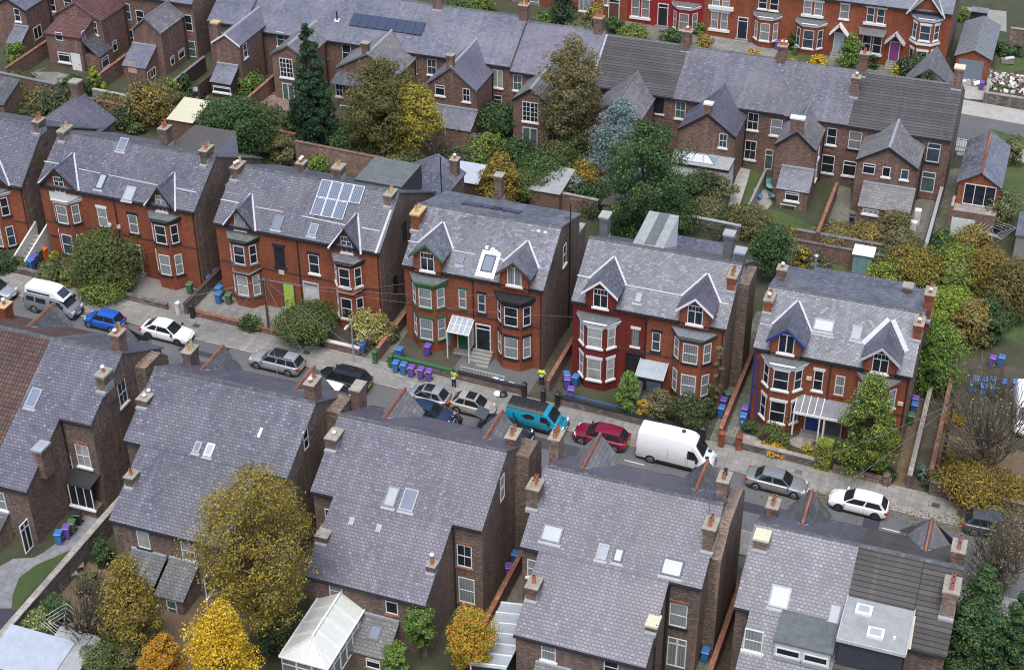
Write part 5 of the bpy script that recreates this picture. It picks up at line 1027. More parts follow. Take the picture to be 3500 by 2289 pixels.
UW(h,'A',838,250,.7,1.5,137.,gl='glass_dark',style='sash4'); WX(h, Z('A',740,325), .6, 1.2, q.x, gl='glass_net', style='single', sill=None); WX(h, Z('A',1018,410), .9, 1.2, x1, gl='glass_dark', style='top', sill=None)
b = MB(); xs = q.x; e = onX(Z('A',735,500), xs); f = onX(Z('A',790,340), xs); b.slab([(xs,y2+.3,e.z+1.6),(xs,137.3,e.z+1.6),(xs+1.9,137.3,e.z),(xs+1.9,y2+.3,e.z)], .1, 'slate_dark'); b.box(xs+.01, xs+1.8, y2+.4, 137.2, h.zg, e.z-.02, 'brick_rear'); b.build('side_lean_to', o, r)
window(r, (xs+1.8, 135.6, e.z-1.0), 1.4, 1.2, YU, 'top', gl='glass_blue', sill=None)
h = unit('terrace house in the top left corner with a white framed garden window', (-20,-110), (200,-70), 'slate_blue', x1=V2.x0); r = h.root; V3 = h; r['group'] = 'houses of the terrace beyond the alley'
x0,x1,yw,ze,za,ax = wing(h, (30,-5), (-30,20), (88,36), 137.2, 'slate_blue', flash=None)
UW(h,'A',455,45,1.1,1.5,gl='glass_dark'); UW(h,'A',605,25,1.1,1.4,gl='glass_dark'); UW(h,'A',155,135,.75,1.5,137.2,gl='glass_dark'); WX(h, Z('A',335,290), 1.5, 1.5, x1, gl='glass_dark', style='case2', sill=None); WX(h, Z('A',248,380), .8, .8, x1, gl='glass_dark', style='single', sill=None)
leanto(r, (Z('A',125,225), Z('A',250,240), Z('A',50,385), Z('A',190,400)), 137.2, .6, 'slate_blue', 'brick_rear', h.zg)
# ------------------------------------------------------------------ red terrace across the far road, front on
YR = 172.
ev = onY(Z('D',1680,130), YR-.2)
def red(label, a, c, fm='brick_red', right=None):
    x0 = onY(a, YR).x; x1 = onY(c, YR).x if right is None else right
    return body('terraced_house', label, x0, x1, YR, ev.z, 177., ev.z+3.2, 182., ev.z, fm, 'brick_brown', [(x0, x1, 'slate_blue')], group='red terrace fronts across the far road', ridge='slate_dark', gov=0.)
RW = lambda h, k, a, b, w, hh, y=YR, **kw: window(h.root, onY(Z(k,a,b), y), w, hh, **kw)
def pair(h, k, a, b, gl='glass_curtain', w=.85, hh=1.75, gap=1.15, lint='white'):
    c = onY(Z(k,a,b), YR)
    for s in (-1, 1): window(h.root, (c.x+s*gap/2, YR, c.z), w, hh, gl=gl, sill=None)
    b_ = MB(); b_.box(c.x-1.3, c.x+1.3, YR-.16, YR+.02, c.z-hh/2-.3, c.z-hh/2-.01, 'white'); b_.box(c.x-1.25, c.x+1.25, YR-.1, YR+.02, c.z+hh/2+.01, c.z+hh/2+.25, lint); b_.build('window_surround', h.root)
def hood(h, k, a, b, w, hh, m='white', door_m='pale_blue', doorw=1.0):
    c = onY(Z(k,a,b), YR); p = Vector((c.x, YR, c.z-1.15)); door(h.root, p, doorw, 2.3, col=door_m, fan=False); b_ = MB()
    for s in (-1, 1): b_.slab([(c.x,YR-.9,p.z+3.6),(c.x+s*w,YR-.9,p.z+2.3),(c.x+s*w,YR-.01,p.z+2.3),(c.x,YR-.01,p.z+3.6)], .16, m)
    b_.build('door_hood', h.root); steps(h.root, c.x, YR-.03, 4, 1.5, p.z)
h = red('red brick end house with a white edged gable and a purple front door', Z('D',1140,60), Z('D',1705,130)); r = h.root; R1 = h
wall_gable(h, Z('D',1480,-60), Z('D',1320,110), Z('D',1650,155), 'brick_red', 'slate_blue', barge='white', flash='lead')
a, c = Z('D',1345,120), Z('D',1630,155); zt = (onY(a,YR).z+onY(c,YR).z)/2
bay(h, a, c, 'brick_red', 'white', 'slate_blue', [(zt-1.75,1.8),(zt-5.0,2.1)], sill='white', gls=('glass_blue','glass_dark'), lint='white', bandz=zt-3.1)
hood(h, 'D', 1185, 455, 1.15, 2.3, 'lead_white', 'purple_paint')
h = red('red brick terrace house with a pale blue door under a white pointed hood', Z('D',595,60), Z('D',1140,60), right=R1.x0); r = h.root; R2 = h
RW(h,'D',745,105,1.05,1.75,lintel='white',gl='glass_curtain'); pair(h,'D',1020,140,'glass_blue'); hood(h,'D',692,375,1.1,2.3); pair(h,'D',985,395,'glass_dark',1.0,2.1,1.2)
a, c = onY(Z('D',870,265), YR), onY(Z('D',1115,295), YR); b = MB(); b.slab([(a.x,YR-.01,a.z+.35),(c.x,YR-.01,a.z+.35),(c.x-.2,YR-.8,a.z),(a.x+.2,YR-.8,a.z)], .28, 'felt', 'white'); b.build('bay_hood', r)
h = red('red brick terrace house with a white trimmed canted bay and green bin', Z('D',205,60), Z('D',595,60), right=R2.x0); r = h.root; R3 = h
pair(h,'D',465,75,'glass_net',.95,1.6,1.25); a, c = Z('D',310,165), Z('D',592,200); zt = (onY(a,YR).z+onY(c,YR).z)/2
bay(h, a, c, 'brick_red', 'white', 'felt', [(zt-1.95,2.2)], sill='white', gls=('glass_blue',))
h = red('red brick terrace house with an arched black front door', Z('C',1835,60), Z('D',205,60), right=R3.x0); r = h.root; R4 = h
pair(h,'C',1985,10,'glass_net'); pair(h,'C',1970,185,'glass_net',.85,2.1); c = onY(Z('C',2175,255), YR); p = Vector((c.x,YR,c.z-1.2)); door(r, p, 1.05, 2.6, col='navy_door'); steps(r, c.x, YR-.03, 4, 1.6, p.z)
a, c = Z('C',2275,95), Z('D',190,150); zt = (onY(a,YR).z+onY(c,YR).z)/2; bay(h, a, c, 'brick_red', 'white', 'felt', [(zt-1.9,2.1)], sill='white', gls=('glass_net',)); RW(h,'D',20,25,1.0,1.5,gl='glass_dark'); RW(h,'D',120,40,1.0,1.5,gl='glass_dark')
b = MB(); b.box(onY(Z('C',1875,40),YR).x, onY(Z('C',2100,60),YR).x, YR-.3, YR, onY(Z('C',1985,70),YR).z-.2, onY(Z('C',1985,70),YR).z+.2, 'white'); b.build('window_cornice', r)
h = red('crimson painted terrace house with a black front door', Z('C',1150,60), Z('C',1835,60), 'brick_crimson', right=R4.x0); r = h.root; R5 = h
pair(h,'C',1270,75,'glass_curtain',1.0,2.2,1.25); c = onY(Z('C',1468,140), YR); p = Vector((c.x,YR,c.z-1.2)); door(r, p, 1.1, 2.7, col='trim_dark'); steps(r, c.x, YR-.03, 5, 1.7, p.z, m='flagstone_grey')
a, c = Z('C',1550,20), Z('C',1810,45); zt = (onY(a,YR).z+onY(c,YR).z)/2; bay(h, a, c, 'brick_crimson', 'white', 'felt', [(zt-1.95,2.1)], sill='white', gls=('glass_curtain',))
h = red('plum brick terrace house half hidden by a dark evergreen', Z('C',640,0), Z('C',1150,60), 'brick_red', right=R5.x0); r = h.root
RW(h,'C',790,40,1.9,1.8,style='case3',gl='glass_net'); c = onY(Z('C',1035,80), YR); door(r, (c.x,YR,c.z-1.2), 1.2, 2.4, col='rust_sheet'); RW(h,'C',960,-10,.6,1.6,gl='glass_curtain')
h2 = red('red terrace house at the top edge beyond the solar roof', Z('B',2000,-60), Z('C',640,0), 'brick_red', right=h.x0); RW(h2,'C',330,20,1.2,1.5,gl='glass_curtain'); RW(h2,'C',180,-20,1.2,1.5,gl='glass_curtain')
# ------------------------------------------------------------------ single-storey brick annex, garage
YA = 137.6
A, Lf, Rf = onY(ZZ('U',1965,415), YA), onY(ZZ('U',1710,500), YA), onY(ZZ('U',2150,570), YA); x0, x1 = Lf.x+.1, Rf.x-.1; ze = (Lf.z+Rf.z)/2; za = A.z; ax = (x0+x1)/2; yb_ = 146.5
r = thing('garden_annex', 'small brick annex with french doors and a red ridged slate roof', 'outbuilding', (ax, YA, gz(ax))); b = MB(); zg = gz(x1)-.6
b.poly([(x0,YA,zg),(x1,YA,zg),(x1,YA,ze-.05),(ax,YA,za-.12),(x0,YA,ze-.05)], 'brick_red'); b.poly([(x0,yb_,zg),(x1,yb_,zg),(x1,yb_,ze-.05),(ax,yb_,za-.12),(x0,yb_,ze-.05)], 'brick_rear')
for x in (x0, x1): b.poly([(x,YA,zg),(x,YA,ze-.05),(x,yb_,ze-.05),(x,yb_,zg)], 'brick_rear')
b.build('wall', r)
for s, x in ((-1,Lf.x-.1),(1,Rf.x+.1)): b = MB(); b.slab([(x,YA-.2,ze-.05),(ax,YA-.2,za),(ax,yb_+.1,za),(x,yb_+.1,ze-.05)], .1, 'slate_grey' if s < 0 else 'slate_blue', 'dark_grey'); b.build('roof', r)
b = MB(); b.prism([(ax+dx,YA-.2,za+dz) for dx, dz in ((-.16,-.08),(-.07,.07),(.07,.07),(.16,-.08))], (0,yb_-YA+.3,0), 'ridge_red'); b.build('ridge_tiles', r)
c = onY(ZZ('U',1925,650), YA); window(r, (c.x,YA,c.z), 2.9, 2.2, XU, 'case3', gl='glass_dark', sill=None, name='french_door'); 
b = MB(); zt = c.z-1.15; b.box(x0-.3, x1+.1, YA-2.1, YA-.01, zg, zt, 'brick_rear', 'coping_stone'); o = b.build('terrace', r); b = MB(); b.box(x0-.3, x0-.05, YA-2.1, YA-.02, zt+.002, zt+.75, 'brick_rear', 'coping_stone'); b.box(x0-.05, x1+.1, YA-2.1, YA-1.85, zt+.002, zt+.35, 'brick_rear', 'coping_stone'); b.build('parapet', o, r)
b = MB(); b.box(x0+.0, x0+2.1, YA-2.15, YA-2.101, zg, zt-.4, 'render_white'); b.build('whitewash', o, r)
YG = 171.; S_ = lambda a, b: (3200+a/3.893, b/3.893)
A, Lf, Rf = onY(S_(512,665), YG), onY(S_(262,735), YG), onY(S_(730,795), YG); x0, x1 = Lf.x+.1, Rf.x-.1; ze = (Lf.z+Rf.z)/2; za = A.z; ax = (x0+x1)/2; yb_ = 181.
r = thing('garage', 'brick garage with a blue grey roller door and ribbed grey roof', 'garage', (ax, YG, gz(ax))); b = MB(); zg = gz(x1)-.6
b.poly([(x0,YG,zg),(x1,YG,zg),(x1,YG,ze-.05),(ax,YG,za-.12),(x0,YG,ze-.05)], 'brick_red'); b.poly([(x0,yb_,zg),(x1,yb_,zg),(x1,yb_,ze-.05),(ax,yb_,za-.12),(x0,yb_,ze-.05)], 'brick_rear')
for x in (x0, x1): b.poly([(x,YG,zg),(x,YG,ze-.05),(x,yb_,ze-.05),(x,yb_,zg)], 'brick_rear')
b.build('wall', r)
for s, x in ((-1,Lf.x-.15),(1,Rf.x+.15)):
    b = MB(); b.slab([(x,YG-.2,ze-.05),(ax,YG-.2,za),(ax,yb_+.1,za),(x,yb_+.1,ze-.05)], .08, 'lead_dark', 'black')
    for i in range(14): y = YG-.1+i*.78; b.slab([(x,y,ze-.05),(ax,y,za),(ax,y+.2,za),(x,y+.2,ze-.05)], -.05, 'lead_dark')
    b.build('roof', r)
c0, c1 = onY(S_(310,770), YG).x, onY(S_(645,800), YG).x; b = MB(); b.box(c0, c1, YG-.05, YG-.005, zg, ze-.35, 'shutter_grey'); b.build('roller_door', r)
# ------------------------------------------------------------------ vehicles (local axes: front +x, ground z=0)
def lerp(a, b, t): return a+(b-a)*t
class LocalRoot:
    pass
def inset(q, a=.07, off=.014, u0=0., u1=1., v0=0., v1=1.):
    """quad p00,p10,p11,p01 -> inset patch pushed off along its normal"""
    q = [Vector(p) for p in q]
    def P(u, v): return lerp(lerp(q[0], q[1], u), lerp(q[3], q[2], u), v)
    n = (q[1]-q[0]).cross(q[3]-q[0]).normalized()
    return n, [P(u, v) for u, v in ((u0+a*(u1-u0),v0+.08),(u1-a*(u1-u0),v0+.08),(u1-a*(u1-u0),v1-.08),(u0+a*(u1-u0),v1-.08))]
def pane(b, q, m, out, **kw):
    n, pts = inset(q, **{k: v for k, v in kw.items()})
    if n.dot(Vector(out)) < 0: n = -n
    b.poly([p+n*.016 for p in pts], m)
def wheel(root, x, y, r, w=.2, rim='alloy'):
    b = MB(); s = 1 if y > 0 else -1; b.tube((x,y-w/2*s,r),(x,y+w/2*s,r), r, r, 'rubber', 18); b.smooth = 40; o = b.build('wheel', root)
    b = MB(); b.tube((x,y+w/2*s+.001,r),(x,y+(w/2+.015)*s,r), r*.66, r*.6, rim, 14)
    for k in range(5):
        a = k*2*math.pi/5; b.obox((x+math.cos(a)*r*.33, y+(w/2+.014)*s, r+math.sin(a)*r*.33), (-math.sin(a),0,math.cos(a)), .07, .02, r*.5, 'dark_grey' if rim != 'black' else 'dark_grey', up=(math.cos(a),0,math.sin(a)))
    b.build('rim', o); return o
def ring(x, zb, zm, zt, w, wt, crown=.03):
    return [(x,-w*.9,zb),(x,-w,zb+.16),(x,-w*1.0,zm),(x,-w*.965,lerp(zm,zt,.8)),(x,-wt,zt),(x,-wt*.5,zt+crown),(x,wt*.5,zt+crown),(x,wt,zt),(x,w*.965,lerp(zm,zt,.8)),(x,w,zm),(x,w,zb+.16),(x,w*.9,zb)]
def car_parts(r, L, W, H, paint, kind='hatch', roofm=None, glassroof=False, rim='alloy', plate_rear=True, trim=None, wr=.31):
    w = W/2; f, k = L/2, -L/2; belt = H*.61; hood = H*.575; deck = belt*1.02
    P = dict(hatch=dict(xf0=f-L*.245, xf1=f-L*.42, xr1=k+L*.14, xr0=k+L*.035), saloon=dict(xf0=f-L*.27, xf1=f-L*.42, xr1=k+L*.27, xr0=k+L*.14), estate=dict(xf0=f-L*.265, xf1=f-L*.40, xr1=k+L*.10, xr0=k+L*.02),
             suv=dict(xf0=f-L*.24, xf1=f-L*.38, xr1=k+L*.12, xr0=k+L*.02), bubble=dict(xf0=f-L*.22, xf1=f-L*.42, xr1=k+L*.2, xr0=k+L*.05), coupe=dict(xf0=f-L*.27, xf1=f-L*.45, xr1=k+L*.25, xr0=k+L*.06))[kind]
    xf0, xf1, xr1, xr0 = P['xf0'], P['xf1'], P['xr1'], P['xr0']
    st = [(k, .42, belt*.86, .80), (k+.06, .30, belt*.97, .9), (k+.3, .2, deck, .97), (xr0+.5, .18, belt*1.01, 1.), (0, .18, belt, 1.), (xf0-.2, .18, belt*.99, 1.), (xf0+.05, .18, belt*.965, .995), (lerp(xf0,f,.5), .19, hood*.965, .975), (f-.3, .2, hood*.88, .93), (f-.1, .25, hood*.76, .85), (f, .35, hood*.58, .74)]
    b = MB(); b.loft([ring(x, zb, lerp(zb, zt, .62), zt, w*q, w*q*.86) for x, zb, zt, q in st], paint)
    wb, wt = w*.90, w*.70; zr = H-.05; zbt = belt-.02
    base = [(xr0,zbt),(xf0,zbt)]
    g = [[(xr0,-wb*.9,zbt),(xr0,wb*.9,zbt)],[(xr1,-wt*.96,zr-.02),(xr1,wt*.96,zr-.02)],[(lerp(xr1,xf1,.5),-wt*1.03,zr+.015),(lerp(xr1,xf1,.5),wt*1.03,zr+.015)],[(xf1,-wt,zr-.015),(xf1,wt,zr-.015)],[(xf0,-wb*.93,zbt-.03),(xf0,wb*.93,zbt-.03)]]
    mid = lambda p, c: [((p[0][0]+p[1][0])/2+dx, p[0][1]*s, p[0][2]+c) for s, dx in ((.5,0),(-.5,0))]
    RR = []
    for i, (a, c) in enumerate(g):
        cr = (.0,.045,.05,.04,.0)[i]; fx = (-.06,0,0,.02,.08)[i]
        RR.append([a, (a[0]+fx, a[1]*.5, a[2]+cr), (a[0]+fx, c[1]*.5, c[2]+cr), c])
    for i in range(4):
        for j in range(3): b.poly([RR[i][j], RR[i][j+1], RR[i+1][j+1], RR[i+1][j]], (roofm or paint) if i in (1,2) else paint)
    for s in (0, 1):
        A, B_, C_, D_, E_ = (g[i][s] for i in range(5)); b.poly([A, B_, C_, D_, E_, (0, E_[1]*1.03, zbt)], paint)
    b.smooth = 32; body_ = b.build('body', r)
    for nm, lo, hi, sx in (('windscreen', RR[4], RR[3], 1), ('rear_window', RR[0], RR[1], -1)):
        b = MB(); lo, hi = [Vector(p) for p in lo], [Vector(p) for p in hi]; lo[0], lo[3] = lerp(lo[0],lo[1],.16), lerp(lo[3],lo[2],.16); hi[0], hi[3] = lerp(hi[0],hi[1],.16), lerp(hi[3],hi[2],.16); o_ = Vector((sx*.018,0,.018))
        for j in range(3): b.poly([lerp(lo[j],hi[j],.1)+o_, lerp(lo[j+1],hi[j+1],.1)+o_, lerp(lo[j+1],hi[j+1],.92)+o_, lerp(lo[j],hi[j],.92)+o_], 'glass_car')
        b.build(nm, r, fixn=False)
    for s in (0, 1):
        sg = -1 if s == 0 else 1; q = [(xr0+.02,g[0][s][1],zbt+.02),(xf0-.04,g[4][s][1],zbt+.02),(xf1,g[3][s][1],zr-.03),(xr1,g[1][s][1],zr-.03)]
        if kind in ('estate',): cuts = [(0,.30),(.30,.60),(.60,1)]
        elif kind in ('bubble','coupe'): cuts = [(.08,.40),(.40,1)]
        else: cuts = [(.06,.2),(.2,.56),(.56,1)] if kind in ('suv',) else [(.04,.52),(.52,1)]
        for u0, u1 in cuts:
            b = MB(); n, pts = inset(q, a=.05 if u1-u0 > .2 else .12, u0=u0, u1=u1); n = n if n.y*sg > 0 else -n; b.poly([p+n*.03 for p in pts], 'glass_car'); b.build('side_window', r, fixn=False)
    if glassroof:
        b = MB(); z = zr+.075; b.poly([(xf1-.08,-wt*.8,z-.01),(xf1-.08,wt*.8,z-.01),(lerp(xr1,xf1,.42),wt*.8,z+.012),(lerp(xr1,xf1,.42),-wt*.8,z+.012)], 'glass_car'); b.build('sunroof', r)
    xa, xb = k+L*.19, f-L*.19
    for x in (xa, xb):
        for s in (-1, 1):
            wheel(r, x, s*(w-.09), wr, .2, rim)
            c = MB(); c.tube((x, s*(w*.985), wr+.02),(x, s*(w+.004), wr+.02), wr+.07, wr+.07, 'trim_dark', 18); c.build('wheel_arch', r)
    b = MB()
    for s in (-1, 1): b.hexa([(f-.36,s*w*.94,hood*.72),(f-.08,s*w*.80,hood*.66),(f-.06,s*w*.45,hood*.66),(f-.2,s*w*.5,hood*.72),(f-.40,s*w*.93,hood*.90),(f-.20,s*w*.82,hood*.84),(f-.15,s*w*.48,hood*.83),(f-.26,s*w*.5,hood*.89)], 'lamp_clear'); b.build('headlight', r); b = MB()
    for s in (-1, 1): b.box(k-.01, k+.22, min(s*w*.62,s*w*.93), max(s*w*.62,s*w*.93), belt*.70, belt*.95, 'tail_red'); b.build('tail_light', r); b = MB()
    b.box(f-.06, f+.02, -w*.5, w*.5, .34, .5, 'trim_dark'); b.build('grille', r)
    b = MB(); b.box(k-.03, k+.02, -.26, .26, belt*.52, belt*.52+.11, 'plate_yellow'); b.build('number_plate', r); b = MB(); b.box(f+.0, f+.03, -.26, .26, .42, .53, 'plastic_white'); b.build('number_plate', r)
    for s in (-1, 1): b = MB(); b.hexa([(xf0-.22,s*w*.95,belt-.02),(xf0-.05,s*w*.95,belt-.02),(xf0-.08,s*(w+.17),belt),(xf0-.2,s*(w+.17),belt),(xf0-.22,s*w*.95,belt+.12),(xf0-.07,s*w*.95,belt+.12),(xf0-.1,s*(w+.17),belt+.13),(xf0-.2,s*(w+.17),belt+.13)], trim or paint); b.build('door_mirror', r)
    b = MB(); b.box(k+.3, f-.3, -w-.002, w+.002, .17, .27, 'trim_dark')
    for x in (lerp(xr0,xf0,.5)-.05, xf0-.12, xr0+.62 if kind != 'coupe' else xr0+.9):
        for s in (-1, 1): b.box(x-.008, x+.008, min(s*w*.99,s*(w+.006)), max(s*w*.99,s*(w+.006)), .3, belt*.93, 'black')
    b.build('side_trim', r)
    if kind in ('estate','suv'):
        for s in (-1, 1): b = MB(); b.tube((xr1+.1,s*wt*.95,zr+.07),(xf1-.15,s*wt*.95,zr+.07),.025,.025,'trim_dark',5); b.build('roof_rail', r)
def vehicle(label, cat, P, front, name, skew=0.):
    rz = 0 if front > 0 else math.pi
    r = thing(name, label, cat, (0,0,0)); return r, P, rz+skew
def place(r, P, rz):
    LOCAL.add(r.name)
    r.location = (P.x, P.y, gz(P.x)+.006); r.rotation_euler = (0, .04*math.cos(rz), rz)
def car(label, qr, front, L, W, H, paint, kind, y=None, skew=0., name='parked_car', ctr=None, **kw):
    """qr = the two near-side wheel contact points in the photo (or ctr = a ground point)"""
    if ctr is None: a, c = onG(qr[0]), onG(qr[1]); P = (a+c)/2; P.y += W/2-.12
    else: P = onG(*ctr) if isinstance(ctr[0], tuple) else onG(ctr)
    if y is not None: P.y = y
    r = thing(name, label, 'car', (0,0,0), 'cars parked along the street'); car_parts(r, L, W, H, paint, kind, **kw); place(r, P, (0 if front > 0 else math.pi)+skew); return r
def q8(a, b): return (800+a/3.4, 1130+b/3.4)
def q0(a, b): return (a/3.4, 930+b/3.4)
def qc(a, b): return (1650+a/2.8, 1330+b/2.8)
car('silver white car at the left edge behind the campervan', (q0(-270,270), q0(20,350)), 1, 4.2, 1.76, 1.5, 'paint_silver', 'hatch')
car('bright blue small hatchback in front of the white car', (q0(1035,640), q0(1305,703)), -1, 3.45, 1.63, 1.47, 'paint_blue', 'hatch', wr=.28)
car('white coupe-like hatchback beside the pavement, nose to the right', (q0(1745,770), q0(2060,845)), 1, 4.4, 1.8, 1.43, 'paint_white', 'coupe', rim='black', trim='black')
car('silver estate car with roof rails and dark sunroof', (q8(285,440), q8(615,520)), -1, 4.6, 1.73, 1.5, 'paint_silver', 'estate', glassroof=True)
car('black sport utility car behind the silver estate', None, -1, 4.5, 1.88, 1.66, 'paint_black', 'suv', ctr=(q8(1260,450),1.6), rim='black')
car('white car in the roadway with its bonnet behind a chimney', None, 1, 4.3, 1.8, 1.48, 'paint_white', 'hatch', ctr=(q8(1175,655),1.4))
Zc = lambda a, b: Z('K', a, b)
car('small silver white car with a dark glass roof panel', None, -1, 3.57, 1.63, 1.49, 'paint_silver', 'bubble', ctr=(Zc(545,455),1.4), glassroof=True)
car('dark navy car in the roadway half hidden by the roof', None, 1, 4.4, 1.82, 1.46, 'paint_navy', 'saloon', ctr=(Zc(545,605),1.4))
car('small beige car with a glass roof behind the turquoise van', (Zc(790,670), Zc(1060,735)), 1, 3.57, 1.63, 1.49, 'paint_beige', 'bubble', glassroof=True)
r = car('black car in the roadway with boot lid and front door open', None, 1, 4.4, 1.82, 1.5, 'paint_black', 'hatch', ctr=(Zc(1235,765),1.35))
b = MB(); b.obox((-1.95,0,1.78), (0,1,0), 1.3, .07, .95, 'paint_greydark', up=(-.85,0,.25)); b.build('boot_lid', r)
b = MB(); b.hexa([(.75,.93,.35),(.2,1.75,.35),(.14,1.72,.35),(.7,.9,.35),(.75,.93,.98),(.2,1.72,.98),(.14,1.69,.98),(.7,.9,.98)], 'paint_black'); b.build('open_door', r)
b = MB(); b.hexa([(.72,.92,.99),(.2,1.70,.99),(.17,1.68,.99),(.69,.9,.99),(.4,.85,1.5),(.1,1.4,1.5),(.07,1.38,1.5),(.37,.83,1.5)], 'glass_car'); b.build('open_door_window', r)
car('dark red hatchback between the turquoise van and the white van', (qc(945,520), qc(1255,595)), -1, 4.35, 1.82, 1.48, 'paint_red', 'hatch')
car('silver grey saloon parked in front of the square hedge', (Z('L',1260,965), Z('L',1575,1040)), 1, 4.65, 1.76, 1.48, 'paint_greysil', 'saloon')
car('white hatchback parked among fallen leaves at the right', (Z('L',1975,1150), Z('L',2312,1230)), -1, 4.32, 1.77, 1.42, 'paint_white', 'hatch', rim='black')
car('dark car under the bare trees at the right end of the street', None, 1, 4.4, 1.8, 1.5, 'paint_greydark', 'hatch', ctr=Z('Q',2050,330), skew=.1)
# vans
def van_ring(x, zb, zt, w, wt, rnd=.16):
    zm = lerp(zb, zt, .45); return [(x,-w*.93,zb),(x,-w,zb+.15),(x,-w,zm),(x,-lerp(w,wt,.75),zt-rnd),(x,-wt+rnd*.3,zt-rnd*.35),(x,-wt*.55,zt),(x,wt*.55,zt),(x,wt-rnd*.3,zt-rnd*.35),(x,lerp(w,wt,.75),zt-rnd),(x,w,zm),(x,w,zb+.15),(x,w*.93,zb)]
def van(label, qw, front, L, W, H, paint, st, ws, sidewins, name, roofm=None, roof_from=None, belt=1.15, ctr=None, y=None, low=None, cat='van', wt=.82, skew=0.):
    if ctr is None: a, c = onG(qw[0]), onG(qw[1]); P = (a+c)/2; P.y += W/2-.12
    else: P = onG(ctr)
    if y is not None: P.y = y
    r = thing(name, label, cat, (0,0,0), 'vans parked along the street'); w = W/2
    b = MB(); b.loft([van_ring(x, zb, zt, w*q, w*q*t, min(.2, (zt-zb)*.12)) for x, zb, zt, q, t in st], paint); b.smooth = 35; o = b.build('body', r)
    if roofm:
        b = MB(); x0, x1 = roof_from; rr = [[(x, p[1]*1.012, p[2]+.012) for p in van_ring(x, .2, H, w, w*wt, .2)[3:9]] for x in np.linspace(x0, x1, 6)]; b.loft(rr, roofm, closed=False, caps=False)
        for x in np.linspace(x0, x1, 6)[1:-1]: b.box(x-.03, x+.03, -w*wt*.8, w*wt*.8, H+.012, H+.045, roofm)
        b.smooth = 40; b.build('roof_skin', r)
    (xt, zt_), (xb, zb_) = ws; b = MB(); pane(b, [(xb,-w*.86,zb_),(xb,w*.86,zb_),(xt,w*wt*.93,zt_),(xt,-w*wt*.93,zt_)], 'glass_car', (1,0,1), a=.05); b.build('windscreen', r, fixn=False)
    for pts in sidewins:
        for s in (-1, 1):
            b = MB(); b.poly([(x, s*(lerp(w, w*wt, max(0, (z-H*.45)/(H*.55))*.9)+.022), z) for x, z in pts], 'glass_car'); b.build('side_window', r, fixn=False)
    f, k = st[-1][0], st[0][0]; wr = .33; xa, xb_ = k+L*.2, f-L*.17
    for x in (xa, xb_):
        for s in (-1, 1):
            wheel(r, x, s*(w-.1), wr, .22, 'alloy' if x == xb_ or name != 'white_van' else 'alloy'); c = MB(); c.tube((x,s*w*.985,wr+.02),(x,s*(w+.006),wr+.02),wr+.07,wr+.07,'trim_dark',18); c.build('wheel_arch', r)
    for s in (-1, 1):
        b = MB(); b.box(f-.22, f-.02, min(s*w*.5,s*w*.88), max(s*w*.5,s*w*.88), .68, .9, 'lamp_clear'); b.build('headlight', r)
        b = MB(); b.box(k-.02, k+.04, min(s*w*.85,s*w*.99), max(s*w*.85,s*w*.99), .8, 1.35, 'tail_red'); b.build('tail_light', r)
        b = MB(); b.box(xb-.55, xb-.38, min(s*w,s*(w+.22)), max(s*w,s*(w+.22)), belt, belt+.28, 'trim_dark'); b.build('door_mirror', r)
    b = MB(); b.box(f-.05, f+.03, -w*.9, w*.9, .28, .55, low or 'trim_dark'); b.build('bumper', r); b = MB(); b.box(k-.03, k+.08, -w*.9, w*.9, .28, .5, low or 'trim_dark'); b.build('bumper', r); b = MB(); b.box(xa+.45, xb_-.45, -w-.012, w+.012, .28, .5, low or 'trim_dark'); b.build('side_sill', r)
    b = MB(); b.box(f+.03, f+.05, -.26, .26, .42, .53, 'plastic_white'); b.build('number_plate', r); b = MB()
    for x in (lerp(k, f, .42), lerp(k, f, .66), xb-1.15):
        for s in (-1, 1): b.box(x-.01, x+.01, min(s*w*.99,s*(w+.006)), max(s*w*.99,s*(w+.006)), .5, H*.62, 'grey_stone')
    b.build('panel_line', r)
    place(r, P, (0 if front > 0 else math.pi)+skew); return r
r = van('tall white panel van parked before dark bushes', ((2221,1580), (2376,1615)), 1, 5.9, 1.98, 2.72, 'paint_white',
    [(-2.95,.45,2.5,.97,.84),(-2.9,.35,2.66,1,.84),(-1,.3,2.74,1,.84),(.7,.3,2.74,1,.84),(1.15,.3,2.68,1,.83),(1.45,.3,2.5,1,.83),(2.05,.3,1.72,.99,.86),(2.25,.3,1.42,.985,.88),(2.75,.32,1.22,.95,.86),(2.9,.38,1.05,.9,.84),(2.98,.45,.8,.85,.84)], ((1.5,2.53),(2.27,1.5)), [[(1.02,1.25),(1.95,1.25),(1.9,1.42),(1.5,1.95),(1.02,1.98)]], 'white_van')
b = MB(); b.lathe((.35,.25,2.74), [(.16,0),(.16,.1),(.08,.15)], 'black', 10); b.build('roof_vent', r)
b = MB(); b.box(2.32, 2.6, .3, .62, 1.38, 1.41, 'black'); b.box(2.32, 2.6, -.62, -.3, 1.38, 1.41, 'black'); b.build('bonnet_vent', r)
r = van('turquoise van with a black roof and a broken side window', (Zc(1330,800), Zc(1645,882)), 1, 4.75, 1.84, 1.95, 'paint_turq',
    [(-2.37,.4,1.75,.97,.8),(-2.3,.3,1.9,1,.82),(-1,.25,1.95,1,.82),(.5,.25,1.95,1,.82),(.75,.25,1.9,1,.82),(1.0,.25,1.78,1,.82),(1.6,.25,1.2,.99,.86),(1.75,.25,1.1,.985,.87),(2.2,.3,.98,.95,.86),(2.34,.36,.86,.9,.84),(2.4,.42,.66,.84,.84)], ((1.02,1.84),(1.72,1.19)), [[(.52,1.12),(1.42,1.12),(1.36,1.22),(1.02,1.6),(.52,1.62)]], 'turquoise_van', roofm='black', roof_from=(-2.28,.72))
b = MB()
